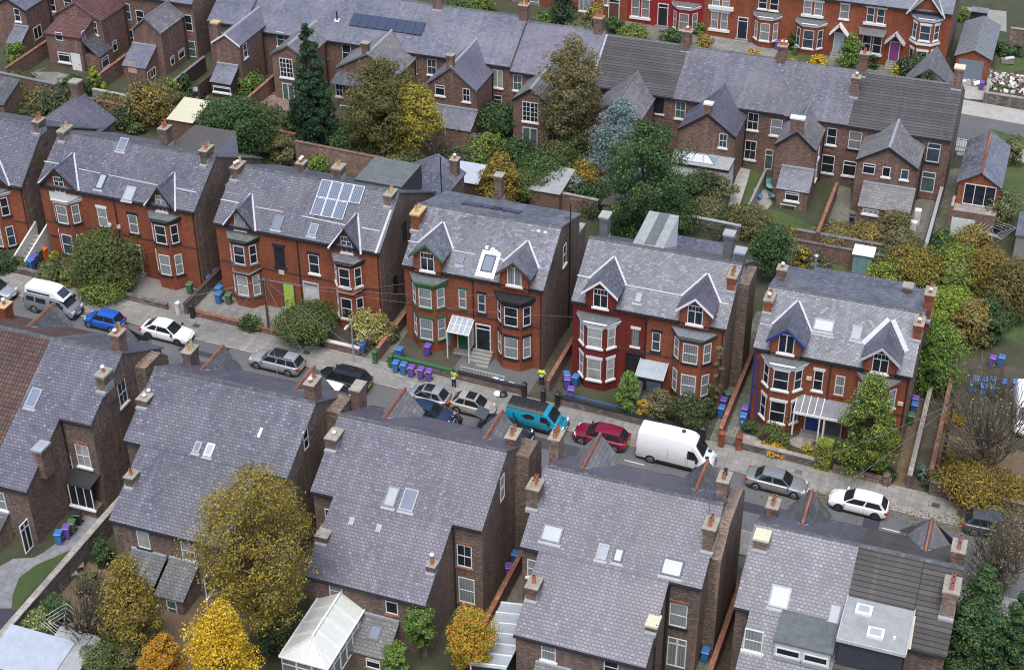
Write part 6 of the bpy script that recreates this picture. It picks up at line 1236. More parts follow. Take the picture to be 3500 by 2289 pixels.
for i in range(5): b.box(1.85+i*.07, 1.88+i*.07, -.5, .5, 1.03-i*.012, 1.075-i*.012, 'trim_dark')
b.build('bonnet_grille', r)
b = MB(); R2_ = random.Random(3); pts = []
for i in range(14): a = i/14*2*math.pi; rr = R2_.uniform(.75,1.1); pts.append((-.45+math.cos(a)*.58*rr, -.905+.0, 1.36+math.sin(a)*.24*rr))
b.poly([(x, -(.92-.16*max(0,(z-.88)/1.07)*.9)-.03, z) for x, _, z in pts], 'black'); b.build('broken_window', r, fixn=False)
r = van('silver campervan with a white high top roof', (q0(-0+357,455), q0(800,560)), 1, 4.75, 1.8, 1.95, 'paint_grey2',
    [(-2.37,.4,1.7,.97,.84),(-2.3,.3,1.85,1,.86),(-1,.25,1.93,1,.86),(.5,.25,1.93,1,.86),(.95,.25,1.86,1,.84),(1.2,.25,1.7,1,.84),(1.8,.25,1.15,.99,.87),(1.95,.25,1.06,.98,.88),(2.25,.3,.98,.95,.87),(2.36,.36,.84,.9,.85),(2.42,.42,.64,.84,.84)], ((1.22,1.76),(1.9,1.17)), [[(-2.1,1.2),(-1.3,1.2),(-1.3,1.62),(-2.05,1.62)],[(-1.15,1.15),(-.15,1.15),(-.15,1.62),(-1.15,1.62)],[(.25,1.15),(1.45,1.15),(1.2,1.6),(.25,1.62)]], 'campervan', cat='campervan')
b = MB(); b.loft([[(x,-wd,z0),(x,-wd*.94,z1-.12),(x,-wd*.7,z1),(x,wd*.7,z1),(x,wd*.94,z1-.12),(x,wd,z0)] for x, wd, z0, z1 in ((-2.2,.76,1.88,2.3),(-2.1,.8,1.88,2.52),(-.6,.82,1.9,2.58),(.4,.8,1.9,2.55),(.75,.78,1.9,2.45),(1.55,.74,1.72,1.84))], 'paint_white'); b.smooth = 35; b.build('high_top', r)
b = MB(); pane(b, [(1.5,-.62,1.88),(1.5,.62,1.88),(.82,.66,2.44),(.82,-.66,2.44)], 'glass_blue', (1,0,1)); b.build('roof_window', r, fixn=False)
b = MB(); b.box(-1.9,.3,-.831,.831,2.02,2.2,'dark_grey'); b.build('side_stripe', r)
van('white van parked nose out in the yard at the right edge', None, 1, 5.2, 1.95, 2.3, 'paint_white',
    [(-2.6,.4,2.1,.97,.84),(-2.5,.3,2.25,1,.84),(.7,.3,2.3,1,.84),(1.15,.3,2.1,1,.83),(1.75,.3,1.4,.99,.86),(2.0,.3,1.2,.98,.88),(2.45,.32,1.05,.95,.86),(2.6,.45,.75,.85,.84)], ((1.17,2.16),(1.98,1.28)), [[(.6,1.15),(1.6,1.15),(1.3,1.7),(.6,1.75)]], 'yard_van', ctr=Z('R',2075,610), skew=-math.pi/2+.1)
# ------------------------------------------------------------------ people
def skin_mesh(name, root, verts, edges, rads, roots, m, sub=1):
    me = bpy.data.meshes.new(name); me.from_pydata(verts, edges, []); me.materials.append(M[m])
    bm = bmesh.new(); bm.from_mesh(me); ly = bm.verts.layers.skin.verify(); bm.verts.ensure_lookup_table()
    for i, v in enumerate(bm.verts): v[ly].radius = (rads[i], rads[i]); v[ly].use_root = i in roots
    bm.to_mesh(me); bm.free(); ob = bpy.data.objects.new(name, me); COL.objects.link(ob); ob.parent = root
    s = ob.modifiers.new('Skin', 'SKIN'); s.use_smooth_shade = True; d = ob.modifiers.new('Subsurf', 'SUBSURF'); d.levels = d.render_levels = sub; return ob
def person(label, P, rz, J, top, bottom, cap=None, hair='hair', band=None, gloves=None, sleeves=True):
    r = thing('person', label, 'person', (P.x, P.y, gz(P.x)), None, rz)
    V = lambda n: Vector(J[n])
    names = ['pel','spi','che','nec','hdb','hdt','shL','elL','wrL','paL','shR','elR','wrR','paR','hiL','knL','anL','toL','hiR','knR','anR','toR']
    idx = {n: i for i, n in enumerate(names)}
    E_ = [('pel','spi'),('spi','che'),('che','nec'),('nec','hdb'),('hdb','hdt'),('che','shL'),('shL','elL'),('elL','wrL'),('wrL','paL'),('che','shR'),('shR','elR'),('elR','wrR'),('wrR','paR'),('pel','hiL'),('hiL','knL'),('knL','anL'),('anL','toL'),('pel','hiR'),('hiR','knR'),('knR','anR'),('anR','toR')]
    rad = dict(pel=.13, spi=.125, che=.14, nec=.055, hdb=.085, hdt=.075, shL=.065, elL=.045, wrL=.03, paL=.035, shR=.065, elR=.045, wrR=.03, paR=.035, hiL=.09, knL=.06, anL=.042, toL=.035, hiR=.09, knR=.06, anR=.042, toR=.035)
    verts = [tuple(J[n]) for n in names]; edges = [(idx[a], idx[c]) for a, c in E_]; rads = [rad[n] for n in names]; roots = [0]
    for s in 'LR':      # five fingers, each its own chain rooted in the palm
        w_, p_ = V('wr'+s), V('pa'+s); d = (p_-w_).normalized(); t = d.orthogonal().normalized(); n = d.cross(t)
        for k, (o_, ln) in enumerate(((-.03,.07),(-.01,.085),(.01,.08),(.03,.06))):
            i = len(verts); a = p_+t*o_; verts += [tuple(a), tuple(a+d*ln*.55+n*.012), tuple(a+d*ln*.85+n*.035)]; edges += [(i,i+1),(i+1,i+2)]; rads += [.011,.0095,.008]; roots.append(i)
        i = len(verts); a = w_+(p_-w_)*.5; verts += [tuple(a-t*.03), tuple(a-t*.06+d*.03+n*.01), tuple(a-t*.055+d*.06+n*.025)]; edges += [(i,i+1),(i+1,i+2)]; rads += [.012,.011,.009]; roots.append(i)
    skin_mesh('body', r, verts, edges, rads, roots, 'skin')
    hb, ht = V('hdb'), V('hdt'); up = (ht-hb).normalized(); fw = Vector(J['face']).normalized(); sd = up.cross(fw).normalized(); hc = hb+up*.06
    b = MB(); b.obox(hc+fw*.095, sd, .03, .04, .05, 'skin', up=up)
    for s in (-1, 1): b.obox(hc+sd*s*.085, fw, .05, .02, .07, 'skin', up=up)
    f = b.build('face', r, root=LR(r)); b = MB()
    for s in (-1, 1): b.obox(hc+fw*.082+sd*s*.033+up*.03, sd, .028, .012, .014, 'black', up=up)
    b.obox(hc+fw*.082-up*.05, sd, .05, .012, .012, 'tail_red', up=up); b.build('features', f, root=LR(r))
    b = MB(); m_ = cap or hair
    for zr_, rr in (((0,.0),(.0,.0)),):
        rings = []
        for z, q in ((-.02,.1),(.03,.108),(.075,.1),(.11,.07),(.125,.02)):
            rings.append([hc+up*(z+.045)-fw*.018+(sd*math.cos(a)+fw*math.sin(a))*q for a in [i*math.pi/5 for i in range(10)]])
        b.loft(rings, m_)
    if cap: b.loft([[hc+up*.045+fw*.0+(sd*math.cos(a)+fw*math.sin(a))*q for a in [i*math.pi/5 for i in range(10)]] for q in (.11,.135)], m_)
    b.smooth = 50; b.build('cap' if cap else 'hair', r, root=LR(r))
    tn = ['pel','spi','che','nec','shL','elL','wrL','shR','elR','wrR'] if sleeves else ['pel','spi','che','nec','shL','uaL','shR','uaR']
    J2 = dict(J); 
    for s in 'LR': J2['ua'+s] = tuple(lerp(V('sh'+s), V('el'+s), .55))
    J2['nec'] = tuple(lerp(V('che'), V('nec'), .75)); J2['pel'] = tuple(V('pel')+Vector((0,0,-.05 if sleeves else 0)))
    tr_ = dict(pel=.175, spi=.165, che=.175, nec=.075, shL=.095, elL=.072, wrL=.055, shR=.095, elR=.072, wrR=.055, uaL=.066, uaR=.066)
    te = [('pel','spi'),('spi','che'),('che','nec'),('che','shL'),('che','shR')]+([('shL','elL'),('elL','wrL'),('shR','elR'),('elR','wrR')] if sleeves else [('shL','uaL'),('shR','uaR')])
    o = skin_mesh('jacket' if sleeves else 'shirt', r, [tuple(J2[n]) for n in tn], [(tn.index(a), tn.index(c)) for a, c in te], [tr_[n] for n in tn], [0], top)
    if band:
        for f_, rr in ((.15,.182),(.75,.172)):
            c0 = lerp(V('pel'), V('spi'), f_); b = MB(); b.lathe(c0-Vector((0,0,.03)), [(rr+.012,0),(rr+.012,.06)], 'reflective', 16); b.build('reflective_band', o, root=LR(r))
        b = MB(); bk = -Vector(J['chest']).normalized(); b.obox(lerp(V('spi'),V('che'),.75)+bk*.185, bk.cross(ZU), .26, .012, .09, 'trouser'); b.build('back_panel', o, root=LR(r))
    ln_ = ['pel','hiL','knL','anL','hiR','knR','anR']; lr_ = dict(pel=.15, hiL=.105, knL=.078, anL=.06, hiR=.105, knR=.078, anR=.06)
    skin_mesh('trousers', r, [J[n] for n in ln_], [(0,1),(1,2),(2,3),(0,4),(4,5),(5,6)], [lr_[n] for n in ln_], [0], bottom)
    for s in 'LR':
        a, t = V('an'+s), V('to'+s); skin_mesh('shoe', r, [tuple(a), tuple(lerp(a,t,.4)-Vector((0,0,.02))), tuple(t)], [(0,1),(1,2)], [.05,.052,.045], [0], 'black')
        if gloves: w_, p_ = V('wr'+s), V('pa'+s); skin_mesh('glove', r, [tuple(w_), tuple(p_), tuple(p_+(p_-w_).normalized()*.09)], [(0,1),(1,2)], [.04,.047,.035], [0], gloves)
    return r
class LR:        # builds in a root's own local axes
    def __init__(s, r): s.location = (0,0,0); s.parent = None
STAND = dict(pel=(0,0,.95), spi=(0,.0,1.12), che=(.0,0,1.36), nec=(0,0,1.52), hdb=(.01,0,1.61), hdt=(.01,0,1.75), shL=(0,.2,1.44), elL=(-.02,.27,1.16), wrL=(.06,.24,.93), paL=(.08,.23,.85), shR=(0,-.2,1.44), elR=(-.02,-.27,1.16), wrR=(.08,-.22,.94), paR=(.11,-.21,.86), hiL=(0,.1,.88), knL=(.02,.11,.5), anL=(-.01,.12,.09), toL=(.15,.14,.04), hiR=(0,-.1,.88), knR=(.03,-.12,.5), anR=(0,-.14,.09), toR=(.16,-.16,.04), face=(1,0,0), chest=(1,0,0))
p1 = dict(STAND); p1.update(elR=(.12,-.26,1.2), wrR=(.3,-.1,1.18), paR=(.38,-.06,1.2), elL=(.1,.26,1.2), wrL=(.28,.12,1.12), paL=(.36,.08,1.12))
person('person in yellow high visibility jacket standing on the pavement by the bins', onG(Z('K',782,455)), math.radians(75), p1, 'hivis', 'trouser', cap='black', band=True)
p2 = dict(STAND); p2.update(elR=(.0,-.31,1.17), wrR=(.12,-.3,.95), paR=(.15,-.29,.87), elL=(.0,.31,1.17), wrL=(.12,.3,.95), paL=(.15,.29,.87))
person('person in yellow high visibility jacket seen from behind at the side passage', onG(Z('K',1570,435))-XU*.1, math.radians(95), p2, 'hivis', 'trouser', cap='black', band=True)
p3 = dict(STAND); p3.update(pel=(0,0,.9), spi=(.12,0,1.04), che=(.34,0,1.2), nec=(.47,0,1.29), hdb=(.56,0,1.33), hdt=(.66,0,1.42), shL=(.36,.2,1.24), elL=(.52,.26,1.02), wrL=(.72,.16,.95), paL=(.79,.13,.94), shR=(.36,-.2,1.24), elR=(.5,-.28,1.0), wrR=(.72,-.18,.93), paR=(.79,-.15,.92), face=(.8,0,-.6), chest=(.7,0,-.6))
person('person in black short sleeved shirt bending over beside the dark navy car', onG(Z('K',840,815)), math.radians(160), p3, 'shirt_black', 'trouser', gloves='glove_blue', sleeves=False)
# ------------------------------------------------------------------ ground, streets, gardens
b = MB(); b.poly([(-420,-60,16.8),(320,-60,-12.8),(320,900,-12.8),(-420,900,16.8)], 'turf'); struct(b.build('ground'))
def strip(name, x0, x1, y0, y1, m, lift, kind='structure', nx=1):
    b = MB(); b.poly([(x0,y0,gz(x0)+lift),(x1,y0,gz(x1)+lift),(x1,y1,gz(x1)+lift),(x0,y1,gz(x0)+lift)], m); o = b.build(name, fixn=False); o['kind'] = kind; return o
def patch(name, pts, m, lift=.012):
    b = MB(); P = [onG(p) if max(map(abs, p)) > 250 or p[1] > 200 else Vector((p[0], p[1], 0)) for p in pts]
    b.poly([(p.x,p.y,gz(p.x)+lift) for p in P], m); struct(b.build(name)); return P
strip('road', -400, 300, 87.2, 93.5, 'asphalt', .004)
def slab_strip(name, x0, x1, y0, y1, h, m, edge):
    b = MB(); b.hexa([(x0,y0,gz(x0)-.3),(x1,y0,gz(x1)-.3),(x1,y1,gz(x1)-.3),(x0,y1,gz(x0)-.3),(x0,y0,gz(x0)+h),(x1,y0,gz(x1)+h),(x1,y1,gz(x1)+h),(x0,y1,gz(x0)+h)], edge, m); return struct(b.build(name))
slab_strip('kerb', -400, 300, 93.5, 93.66, .125, 'coping_stone', 'coping_stone'); slab_strip('kerb', -400, 300, 87.04, 87.2, .125, 'coping_stone', 'coping_stone')
slab_strip('pavement', -400, 300, 93.66, 96.45, .12, 'flagstone', 'flagstone'); slab_strip('pavement', -400, 300, 84.6, 87.04, .12, 'paving_old', 'paving_old')
strip('far_road', -400, 300, 156.6, 162.6, 'asphalt', .004); slab_strip('far_pavement', -400, 300, 162.6, 166.2, .12, 'concrete_pale', 'coping_stone'); slab_strip('far_pavement', -400, 300, 153.6, 156.6, .12, 'concrete_pale', 'coping_stone')
R_ = random.Random(5)
for i in range(16): x = -90+i*7+R_.uniform(-2,2); y = R_.uniform(88,92); strip('road_patch', x, x+R_.uniform(1,4.5), y, y+R_.uniform(.5,1.3), R_.choice(['felt_dark','dark_grey','road_worn']), .0065+i*.0001)
for i in range(10): x = -84+i*10.3; strip('manhole_cover', x, x+.6, 95, 95.5, R_.choice(['grey_stone','dark_grey']), .126); strip('drain', x+4, x+4.45, 93.05, 93.45, 'black', .0072)
def mark(x0, x1, y0, y1, m='white_dirty'): return strip('road_marking', x0, x1, y0, y1, m, .009)
for q in (q8(60,460), q8(230,515)): p = onG(q); mark(p.x-.1, p.x+1.7, p.y-.05, p.y+.05)
p = onG(q0(930,512)); mark(p.x-.8, p.x+.9, 93.0, 93.1); p = onG(Z('Q',1170,185)); mark(p.x-.5, p.x+2.6, 91.3, 91.4); p = onG(qc(1450,700)); mark(p.x-.8, p.x+.8, p.y-.05, p.y+.05)
X0, X1 = H0.x1, H1.x0
GARD = [('front_yard', -72.5, -65.1, 96.46, 100.6, 'gravel'), ('front_bed', -81.4, -72.5, 96.46, 100.6, 'soil'), ('front_yard', -64.6, -56.5, 96.46, 100.6, 'paving_old'), ('front_bed', -56.5, -48.2, 96.46, 100.6, 'rough_ground'),
        ('front_bed', -46.2, -40.8, 96.46, 100.6, 'rough_ground'), ('path', -40.8, -33.9, 96.46, 100.6, 'asphalt'), ('front_bed', -31.2, -18.9, 96.46, 100.6, 'turf'), ('path', -19.4, -17.0, 96.46, 116, 'paving_green'), ('front_bed', -16.9, -4.7, 96.46, 100.6, 'rough_ground'),
        ('path', -4.65, -3.6, 96.46, 113, 'leaf_litter'), ('path', -3.5, -2.1, 96.46, 113, 'rough_ground'), ('passage', -33.9, -32.6, 96.46, 113, 'rough_ground'), ('passage', -32.5, -31.3, 96.46, 113, 'rough_ground'), ('passage', -48.1, -46.3, 96.46, 113, 'yard'), ('passage', -65.1, -64.6, 96.46, 113, 'yard'), ('passage', -82.9, -81.5, 96.46, 113, 'yard'),
        ('yard', -2.1, 26, 96.46, 104.5, 'leaf_litter'), ('yard', -2.1, 30, 104.5, 116, 'rough_ground'), ('passage', -13.9, -12.85, 62, 84.5, 'paving_green'), ('passage', -27.6, -25.75, 62, 84.5, 'yard'), ('passage', -12.7, -11.6, 62, 84.5, 'soil'), ('passage', -28.4, -27.8, 62, 84.5, 'yard'), ('passage', -42.3, -40.6, 62, 84.5, 'soil'), ('passage', -57.2, -54.9, 73, 84.5, 'yard'),
        ('front_yard', -400, 300, 81.9, 84.55, 'yard'), ('garden_bed', -28.0, -25.8, 60, 67, 'rough_ground'), ('garden_path', -56, -40.7, 58, 67, 'leaf_litter')]
for n, a, c, y0, y1, m in GARD: strip(n, a, c, y0, y1, m, .010 if 'yard' != n else .008)
# curved grey path and artificial lawn of the lower left garden
patch('garden_path', [Z('N',a,b) for a, b in ((-40,1010),(100,1010),(115,880),(170,740),(300,640),(480,560),(650,480),(900,210),(760,180),(500,430),(380,520),(300,560),(120,570),(-40,660))], 'flagstone_grey')
patch('lawn', [Z('N',a,b) for a, b in ((100,1010),(150,1030),(260,870),(660,475),(520,540),(330,620),(190,720),(120,860))], 'lawn_artificial', .014)
patch('back_yard', [Z('N',a,b) for a, b in ((-60,1010),(150,1030),(40,1200),(-60,1250))], 'felt_dark', .012)
patch('lawn', [Z('N',a,b) for a, b in ((160,1080),(420,850),(620,1000),(640,1300),(400,1340),(200,1240))], 'lawn', .012)
patch('garden_path', [Z('J',a,b) for a, b in ((-60,500),(60,520),(100,640),(60,690),(-60,690))], 'concrete', .014); patch('lawn', [Z('J',a,b) for a, b in ((-80,690),(110,690),(270,740),(510,880),(330,860),(0,790),(-80,760))], 'lawn', .012)
patch('back_yard', [Z('J',a,b) for a, b in ((700,480),(800,500),(800,690),(860,720),(850,910),(560,870))], 'yard', .012); patch('back_yard', [Z('J',a,b) for a, b in ((1380,600),(1560,600),(1450,960),(1290,930))], 'yard', .012)
patch('passage', [Z('J',a,b) for a, b in ((1650,330),(1780,330),(1640,900),(1490,900))], 'paving_green', .012); patch('path', [ZZ('T',a,b) for a, b in ((1270,1060),(1420,1090),(1380,1250),(1280,1557),(1130,1557),(1180,1350))], 'concrete_pale', .012)
patch('lawn', [ZZ('T',a,b) for a, b in ((1420,1090),(1580,1150),(1740,1200),(1740,1557),(1330,1557))], 'lawn', .01)
patch('lawn', [Z('I',a,b) for a, b in ((600,120),(1000,140),(1000,260),(640,300),(560,260))], 'lawn', .012); patch('lawn', [Z('B',a,b) for a, b in ((0,1330),(250,1290),(430,1400),(520,1480),(300,1500),(0,1450))], 'lawn', .012)
patch('back_yard', [Z('A',a,b) for a, b in ((330,640),(500,640),(720,690),(740,720),(480,740),(230,670),(430,590))], 'paving_old', .012); patch('back_yard', [Z('A',a,b) for a, b in ((1650,900),(1850,760),(1850,870),(1720,960))], 'paving_old', .012); patch('patio', [Z('B',a,b) for a, b in ((80,930),(240,810),(390,920),(380,990),(200,970))], 'stone_pink', .012)
patch('lawn', [(3380,440),(3500,470),(3500,760),(3420,700)], 'lawn', .012); patch('drive', [(3240,262),(3370,272),(3390,345),(3300,338)], 'concrete_pale', .012); patch('drive', [(3300,25),(3440,40),(3440,110),(3370,95)], 'concrete', .012); patch('path', [Z('J',a,b) for a, b in ((1735,215),(1900,215),(2180,310),(2180,230),(1740,180))], 'concrete_pale', .013)
patch('lawn', [(3400,180),(3500,200),(3500,240),(3400,260)], 'lawn', .012); patch('lawn', [(3420,1080),(3500,1090),(3500,1180),(3420,1150)], 'lawn', .012)
for x0_, x1_, m in ((R6 if False else -48, R5.x0, 'turf'), (R5.x0, R5.x1, 'yard'), (R4.x0, R4.x1, 'paving_old'), (R3.x0, R3.x1, 'lawn'), (R2.x0, R1.x1, 'yard')): strip('front_yard', x0_, x1_, 166.25, 171.9, m, .01)
patch('front_path', [Z('I',a,b) for a, b in ((0,0),)]*0 or [Z('L',a,b) for a, b in ((1140,470),(1260,500),(1320,550),(1300,580),(1130,530))], 'coping_stone', .018); patch('front_path', [Z('L',a,b) for a, b in ((1640,480),(1800,500),(1740,570),(1640,600),(1500,545),(1560,520))], 'coping_stone', .018)
# leaves blown along the kerb
def litter(name, P, n, m, sz=.09):
    R_ = random.Random(len(P)*7+n); b = MB(); lv = []
    for i in range(n):
        a = P[R_.randrange(len(P))]; x, y = a[0]+R_.gauss(0,a[2]), a[1]+R_.gauss(0,a[3]); z = gz(x)+(.13 if 93.5 < y < 96.4 else .02)+R_.uniform(0,.02); t = R_.uniform(0,6.3); c, s = math.cos(t)*sz, math.sin(t)*sz
        b.poly([(x-c,y-s,z),(x+s,y-c,z+.02),(x+c,y+s,z),(x-s,y+c,z+.02)], m); lv.append(R_.random())
    return stuff(tag(b.build(name, fixn=False, lv=lv), 'fallen autumn leaves lying along the kerb', 'leaves'))
litter('fallen_leaves', [(-11.5,92.6,1.6,.5),(-8.9,93.2,.8,.3),(-6,92.9,.5,.5),(-2,93.2,2.2,.4),(1.5,93.8,2.,.9),(3,95,2,1)], 1100, 'leaf_bronze', .07)
# ------------------------------------------------------------------ walls, fences, gates
def wall(label, p, q, h, th, m, cop=None, cath='garden wall', name='garden_wall', group=None, cth=.1, pillars=(), top=False):
    if top: f_ = [1-h/(CAMH-gz(a[0])) for a in (p, q)]; p, q = (p[0]*f_[0],p[1]*f_[0]), (q[0]*f_[1],q[1]*f_[1])
    p, q = Vector((p[0],p[1],gz(p[0]))), Vector((q[0],q[1],gz(q[0]))); d = (q-p); d.z = 0; n = Vector((d.y,-d.x,0)).normalized()*th/2
    r = thing(name, label, cath, (p+q)/2, group)
    def seg(b, z0, z1, e, mm):
        nn = n*(1+e/(th/2)) if th else n; b.hexa([p-nn+ZU*z0, q-nn+ZU*z0, q+nn+ZU*z0, p+nn+ZU*z0, p-nn+ZU*z1, q-nn+ZU*z1, q+nn+ZU*z1, p+nn+ZU*z1], mm)
    b = MB(); seg(b, -.3, h, 0, m); b.build('wall', r)
    if cop: b = MB(); seg(b, h+.001, h+cth, .04, cop); b.build('coping', r)
    return r
G2 = lambda k, a, b: (lambda P: (P.x, P.y))(onG(Z(k, a, b)))
wall('low pinkish stone wall along the pavement before the wide pair', (-86,96.75), (-66.6,96.6), .55, .35, 'stone_pink', 'stone_wall')
wall('dark wall between the gravel yard and its right neighbour', (-64.85,96.6), (-64.85,103), 1.0, .3, 'stone_wall', 'wood_dark'); wall('brick front wall before the lime green door house', (-64.2,96.6), (-52.4,96.6), .55, .3, 'brick_rear', 'coping_red')
wall('broken white topped wall behind the lamp post', (-51.7,96.6), (-48.6,96.6), .75, .3, 'stone_pink', 'white_dirty')
wall('dark low wall with green rail below the glazed porch house', (-46.0,96.65), (-39.9,96.65), .75, .28, 'stone_wall', 'green_paint'); wall('dark stone front wall with black coping near the turquoise van', (-39.9,96.6), (-34.3,96.6), .75, .3, 'stone_pink', 'trim_dark')
wall('stone front wall with black coping beside the dark red house half', (-31.1,96.5), (-20.0,96.4), .8, .3, 'stone_wall', 'trim_dark'); wall('dark stone front wall below yellow flowers', (-16.5,96.45), (-10.4,96.4), .75, .32, 'stone_wall', 'coping_stone'); wall('low pink stone wall under the egg shaped tree', (-9.2,96.4), (-4.8,96.35), .55, .35, 'stone_pink', 'stone_pink')
wall('brick wall with red coping between the porch house and painted house', (-32.55,97.7), (-32.55,112), 1.1, .26, 'brick_rear', 'coping_red'); wall('brick wall with red coping left of the house with blue bargeboard', (-18.1,96.7), (-18.1,112), 1.25, .26, 'brick_rear', 'coping_red'); wall('mossy wall right of the egg shaped tree', (-3.55,96.7), (-3.55,112), 1.1, .28, 'stone_wall', 'coping_stone'); wall('brick coped wall of the yard with blue crates', (-2.1,97.5), (-2.1,113), 1.5, .26, 'brick_rear', 'coping_red')
wall('stone wall in the brambles at the right end of the pavement', (-2.0,96.5), (16,96.4), 1.2, .35, 'stone_wall', 'stone_wall'); wall('brown wall between the solar pair and the porch house', (-47.0,96.7), (-47.0,112), 1.1, .26, 'brick_rear', 'coping_red')
wall('long stone wall with pale coping in the lower left garden', (-57.35,58.5), (-57.35,78), 1.7, .4, 'stone_wall', 'coping_stone', top=True); wall('brick wall with red coping beside the mossy side passage', (-12.75,62), (-12.75,83.5), 1.5, .26, 'brick_rear', 'coping_red'); wall('short brick wall with red coping by the glass roofed passage', (-27.7,66), (-27.7,80), 1.4, .26, 'brick_rear', 'coping_red')
for l, a, c, h, m, cp in (('long back wall with slate coping in the top left gardens', (-112,130.6), (-99.8,130.4), 1.9, 'brick_rear', 'lead_dark'), ('red coped back wall below the khaki tree', (-96.0,128.9), (-88,128.9), 1.8, 'brick_rear', 'coping_red'), ('grey rendered back wall behind the red coped wall', (-95.6,131), (-88,131), 1.7, 'concrete', 'concrete_pale'), ('back wall with red coping and wooden door below the patio', (-77.5,130.3), (-71,130.1), 1.6, 'brick_rear', 'coping_red'), ('tall brown brick back wall below the pointed conifer', (-70.4,128.8), (-57,128.9), 2.4, 'brick_buff', 'brick_rear'), ('shadowed brick back wall behind the cottage shed', (-57,129.2), (-38,129.2), 2.0, 'brick_rear', 'coping_stone'), ('slate coped back wall behind the green bush', (-38,129.6), (-24,129.8), 1.7, 'stone_wall', 'lead'),
                          ('upper brick back wall with slate coping behind the black bins', (-19.0,131.2), (-9.5,131.6), 1.1, 'brick_rear', 'lead_dark'), ('lower mossy brick wall below the black bins', (-19.0,129.3), (-8,129.7), 1.7, 'brick_rear', 'stone_wall')): wall(l, a, c, h, .3, m, cp, top=True)
for l, x, y0, y1, h, m, cp in (('brick yard wall left of the house with three small windows', -16.95, 131.4, 141.9, 1.7, 'brick_rear', 'coping_red'), ('slate coped wall along the right hand passage', -7.0, 131.9, 155, 1.6, 'brick_rear', 'lead'), ('timber fence between two yards of the lantern house', -24.2, 130.5, 141.9, 1.5, 'wood_grey', None), ('dark wall beside the grey gabled wing at top left', -88.7, 134, 143, 1.7, 'wood_dark', 'lead_dark'), ('red coped wall beside the maroon tiled wing', -96.9, 134.6, 141.9, 1.7, 'brick_rear', 'coping_red'), ('red coped wall at the far left yard', -107, 131.6, 140, 1.7, 'brick_rear', 'coping_red'), ('red coped wall left of the patio', -79.4, 134, 142, 1.6, 'brick_rear', 'coping_red'), ('dark fence of the yard with the round table', -85.9, 136.5, 142, 1.9, 'wood_dark', None), ('brick wall left of the slated shed roof', -58.2, 130, 140, 1.7, 'brick_rear', 'coping_red')): wall(l, (x,y0), (x,y1), h, .24, m, cp, 'fence' if 'fence' in l else 'garden wall', 'fence' if 'fence' in l else 'garden_wall', top=True)
P_ = onG(S_(650,1230)); Q_ = onG((3500,372)); wall('mossy stone wall before the rubble plot', (P_.x,166.4), (2.5,166.6), 1.3, .35, 'stone_wall', 'coping_stone'); wall('dark brick wall behind the rubble plot', (-4.0,182.5), (6,183.2), 2.6, .3, 'brick_sooty', 'coping_stone')
wall('left side wall of the rubble plot drive', (-5.0,166.6), (-5.0,171), .9, .3, 'stone_wall', 'coping_stone')
def post(label, x, y, w, h, m, cap=None, name='gatepost', cat='gatepost', gp='gateposts along the pavement'):
    r = thing(name, label, cat, (x,y,gz(x)), gp); z = gz(x); b = MB(); b.box(x-w/2, x+w/2, y-w/2, y+w/2, z-.2, z+h, m); b.build('shaft', r); b = MB(); e = w*.62; b.box(x-e, x+e, y-e, y+e, z+h+.001, z+h+.09, cap or m); b.prism([(x-e,y-e,z+h+.091),(x+e,y-e,z+h+.091),(x,y-e*.2,z+h+.26)], (0,2*e*.6,0), cap or m); b.build('cap', r); return r
for l, k, a, c, w_, h, m in (('black gatepost at the gravel yard entrance', 'E', 1715, 1400, .34, 1.25, 'trim_dark'), ('black and white painted gatepost of the gravel yard', 'E', 1588, 1365, .34, 1.15, 'white_dirty'), ('black gatepost near the person by the side passage', 'K', 1408, 545, .36, 1.3, 'trim_dark'), ('black gatepost at the end of the red coped wall', 'K', 1575, 590, .34, 1.2, 'trim_dark'), ('black gatepost left of the dark red house half', 'K', 1700, 630, .36, 1.3, 'trim_dark'), ('black gatepost right of the white panel van', 'L', 782, 550, .36, 1.3, 'trim_dark'), ('red brick gatepost with blue tape tied to it', 'L', 1100, 620, .4, 1.3, 'brick_red'), ('red brick gatepost at the foot of the red coped wall', 'L', 945, 590, .4, 1.3, 'brick_red'), ('green gatepost behind the wheelie bins', 'K', 88, 245, .34, 1.2, 'green_paint'), ('green gatepost beside the row of five bins', 'K', 226, 280, .34, 1.2, 'green_paint'), ('pinkish gatepost at the end of the low pink wall', 'R', 845, 1195, .4, 1.0, 'stone_pink')): P_ = onG(Z(k,a,c)); post(l, P_.x, P_.y, w_, h, m)
for i, (a, c) in enumerate(((405,600),(560,610),(690,620))): P_ = Z('D',a,c+30); Q_ = onG(P_); post('white capped gatepost of the red terrace' if i < 0 else ['white domed gatepost left of two','white domed gatepost right of two','white gatepost under the green cypress'][i], Q_.x, 166.4, .45, .9, 'white', gp='white gateposts of the red terrace')
def bars(label, p, q, h, m, n, name='gate', cat='gate', arch=0.):
    p, q = Vector((p[0],p[1],gz(p[0]))), Vector((q[0],q[1],gz(q[0]))); r = thing(name, label, cat, (p+q)/2); b = MB()
    for z in (.12, h*.55, h-.06): b.tube(p+ZU*z, q+ZU*z, .028, .028, m, 4)
    o = b.build('rail', r); b = MB()
    for i in range(n+1): c = lerp(p, q, i/n); b.tube(c+ZU*.05, c+ZU*(h+arch*math.sin(math.pi*i/n)), .018 if 0 < i < n else .04, None, m, 4)
    stuff(b.build('bar', r)) if n > 100 else b.build('bars', r); return r
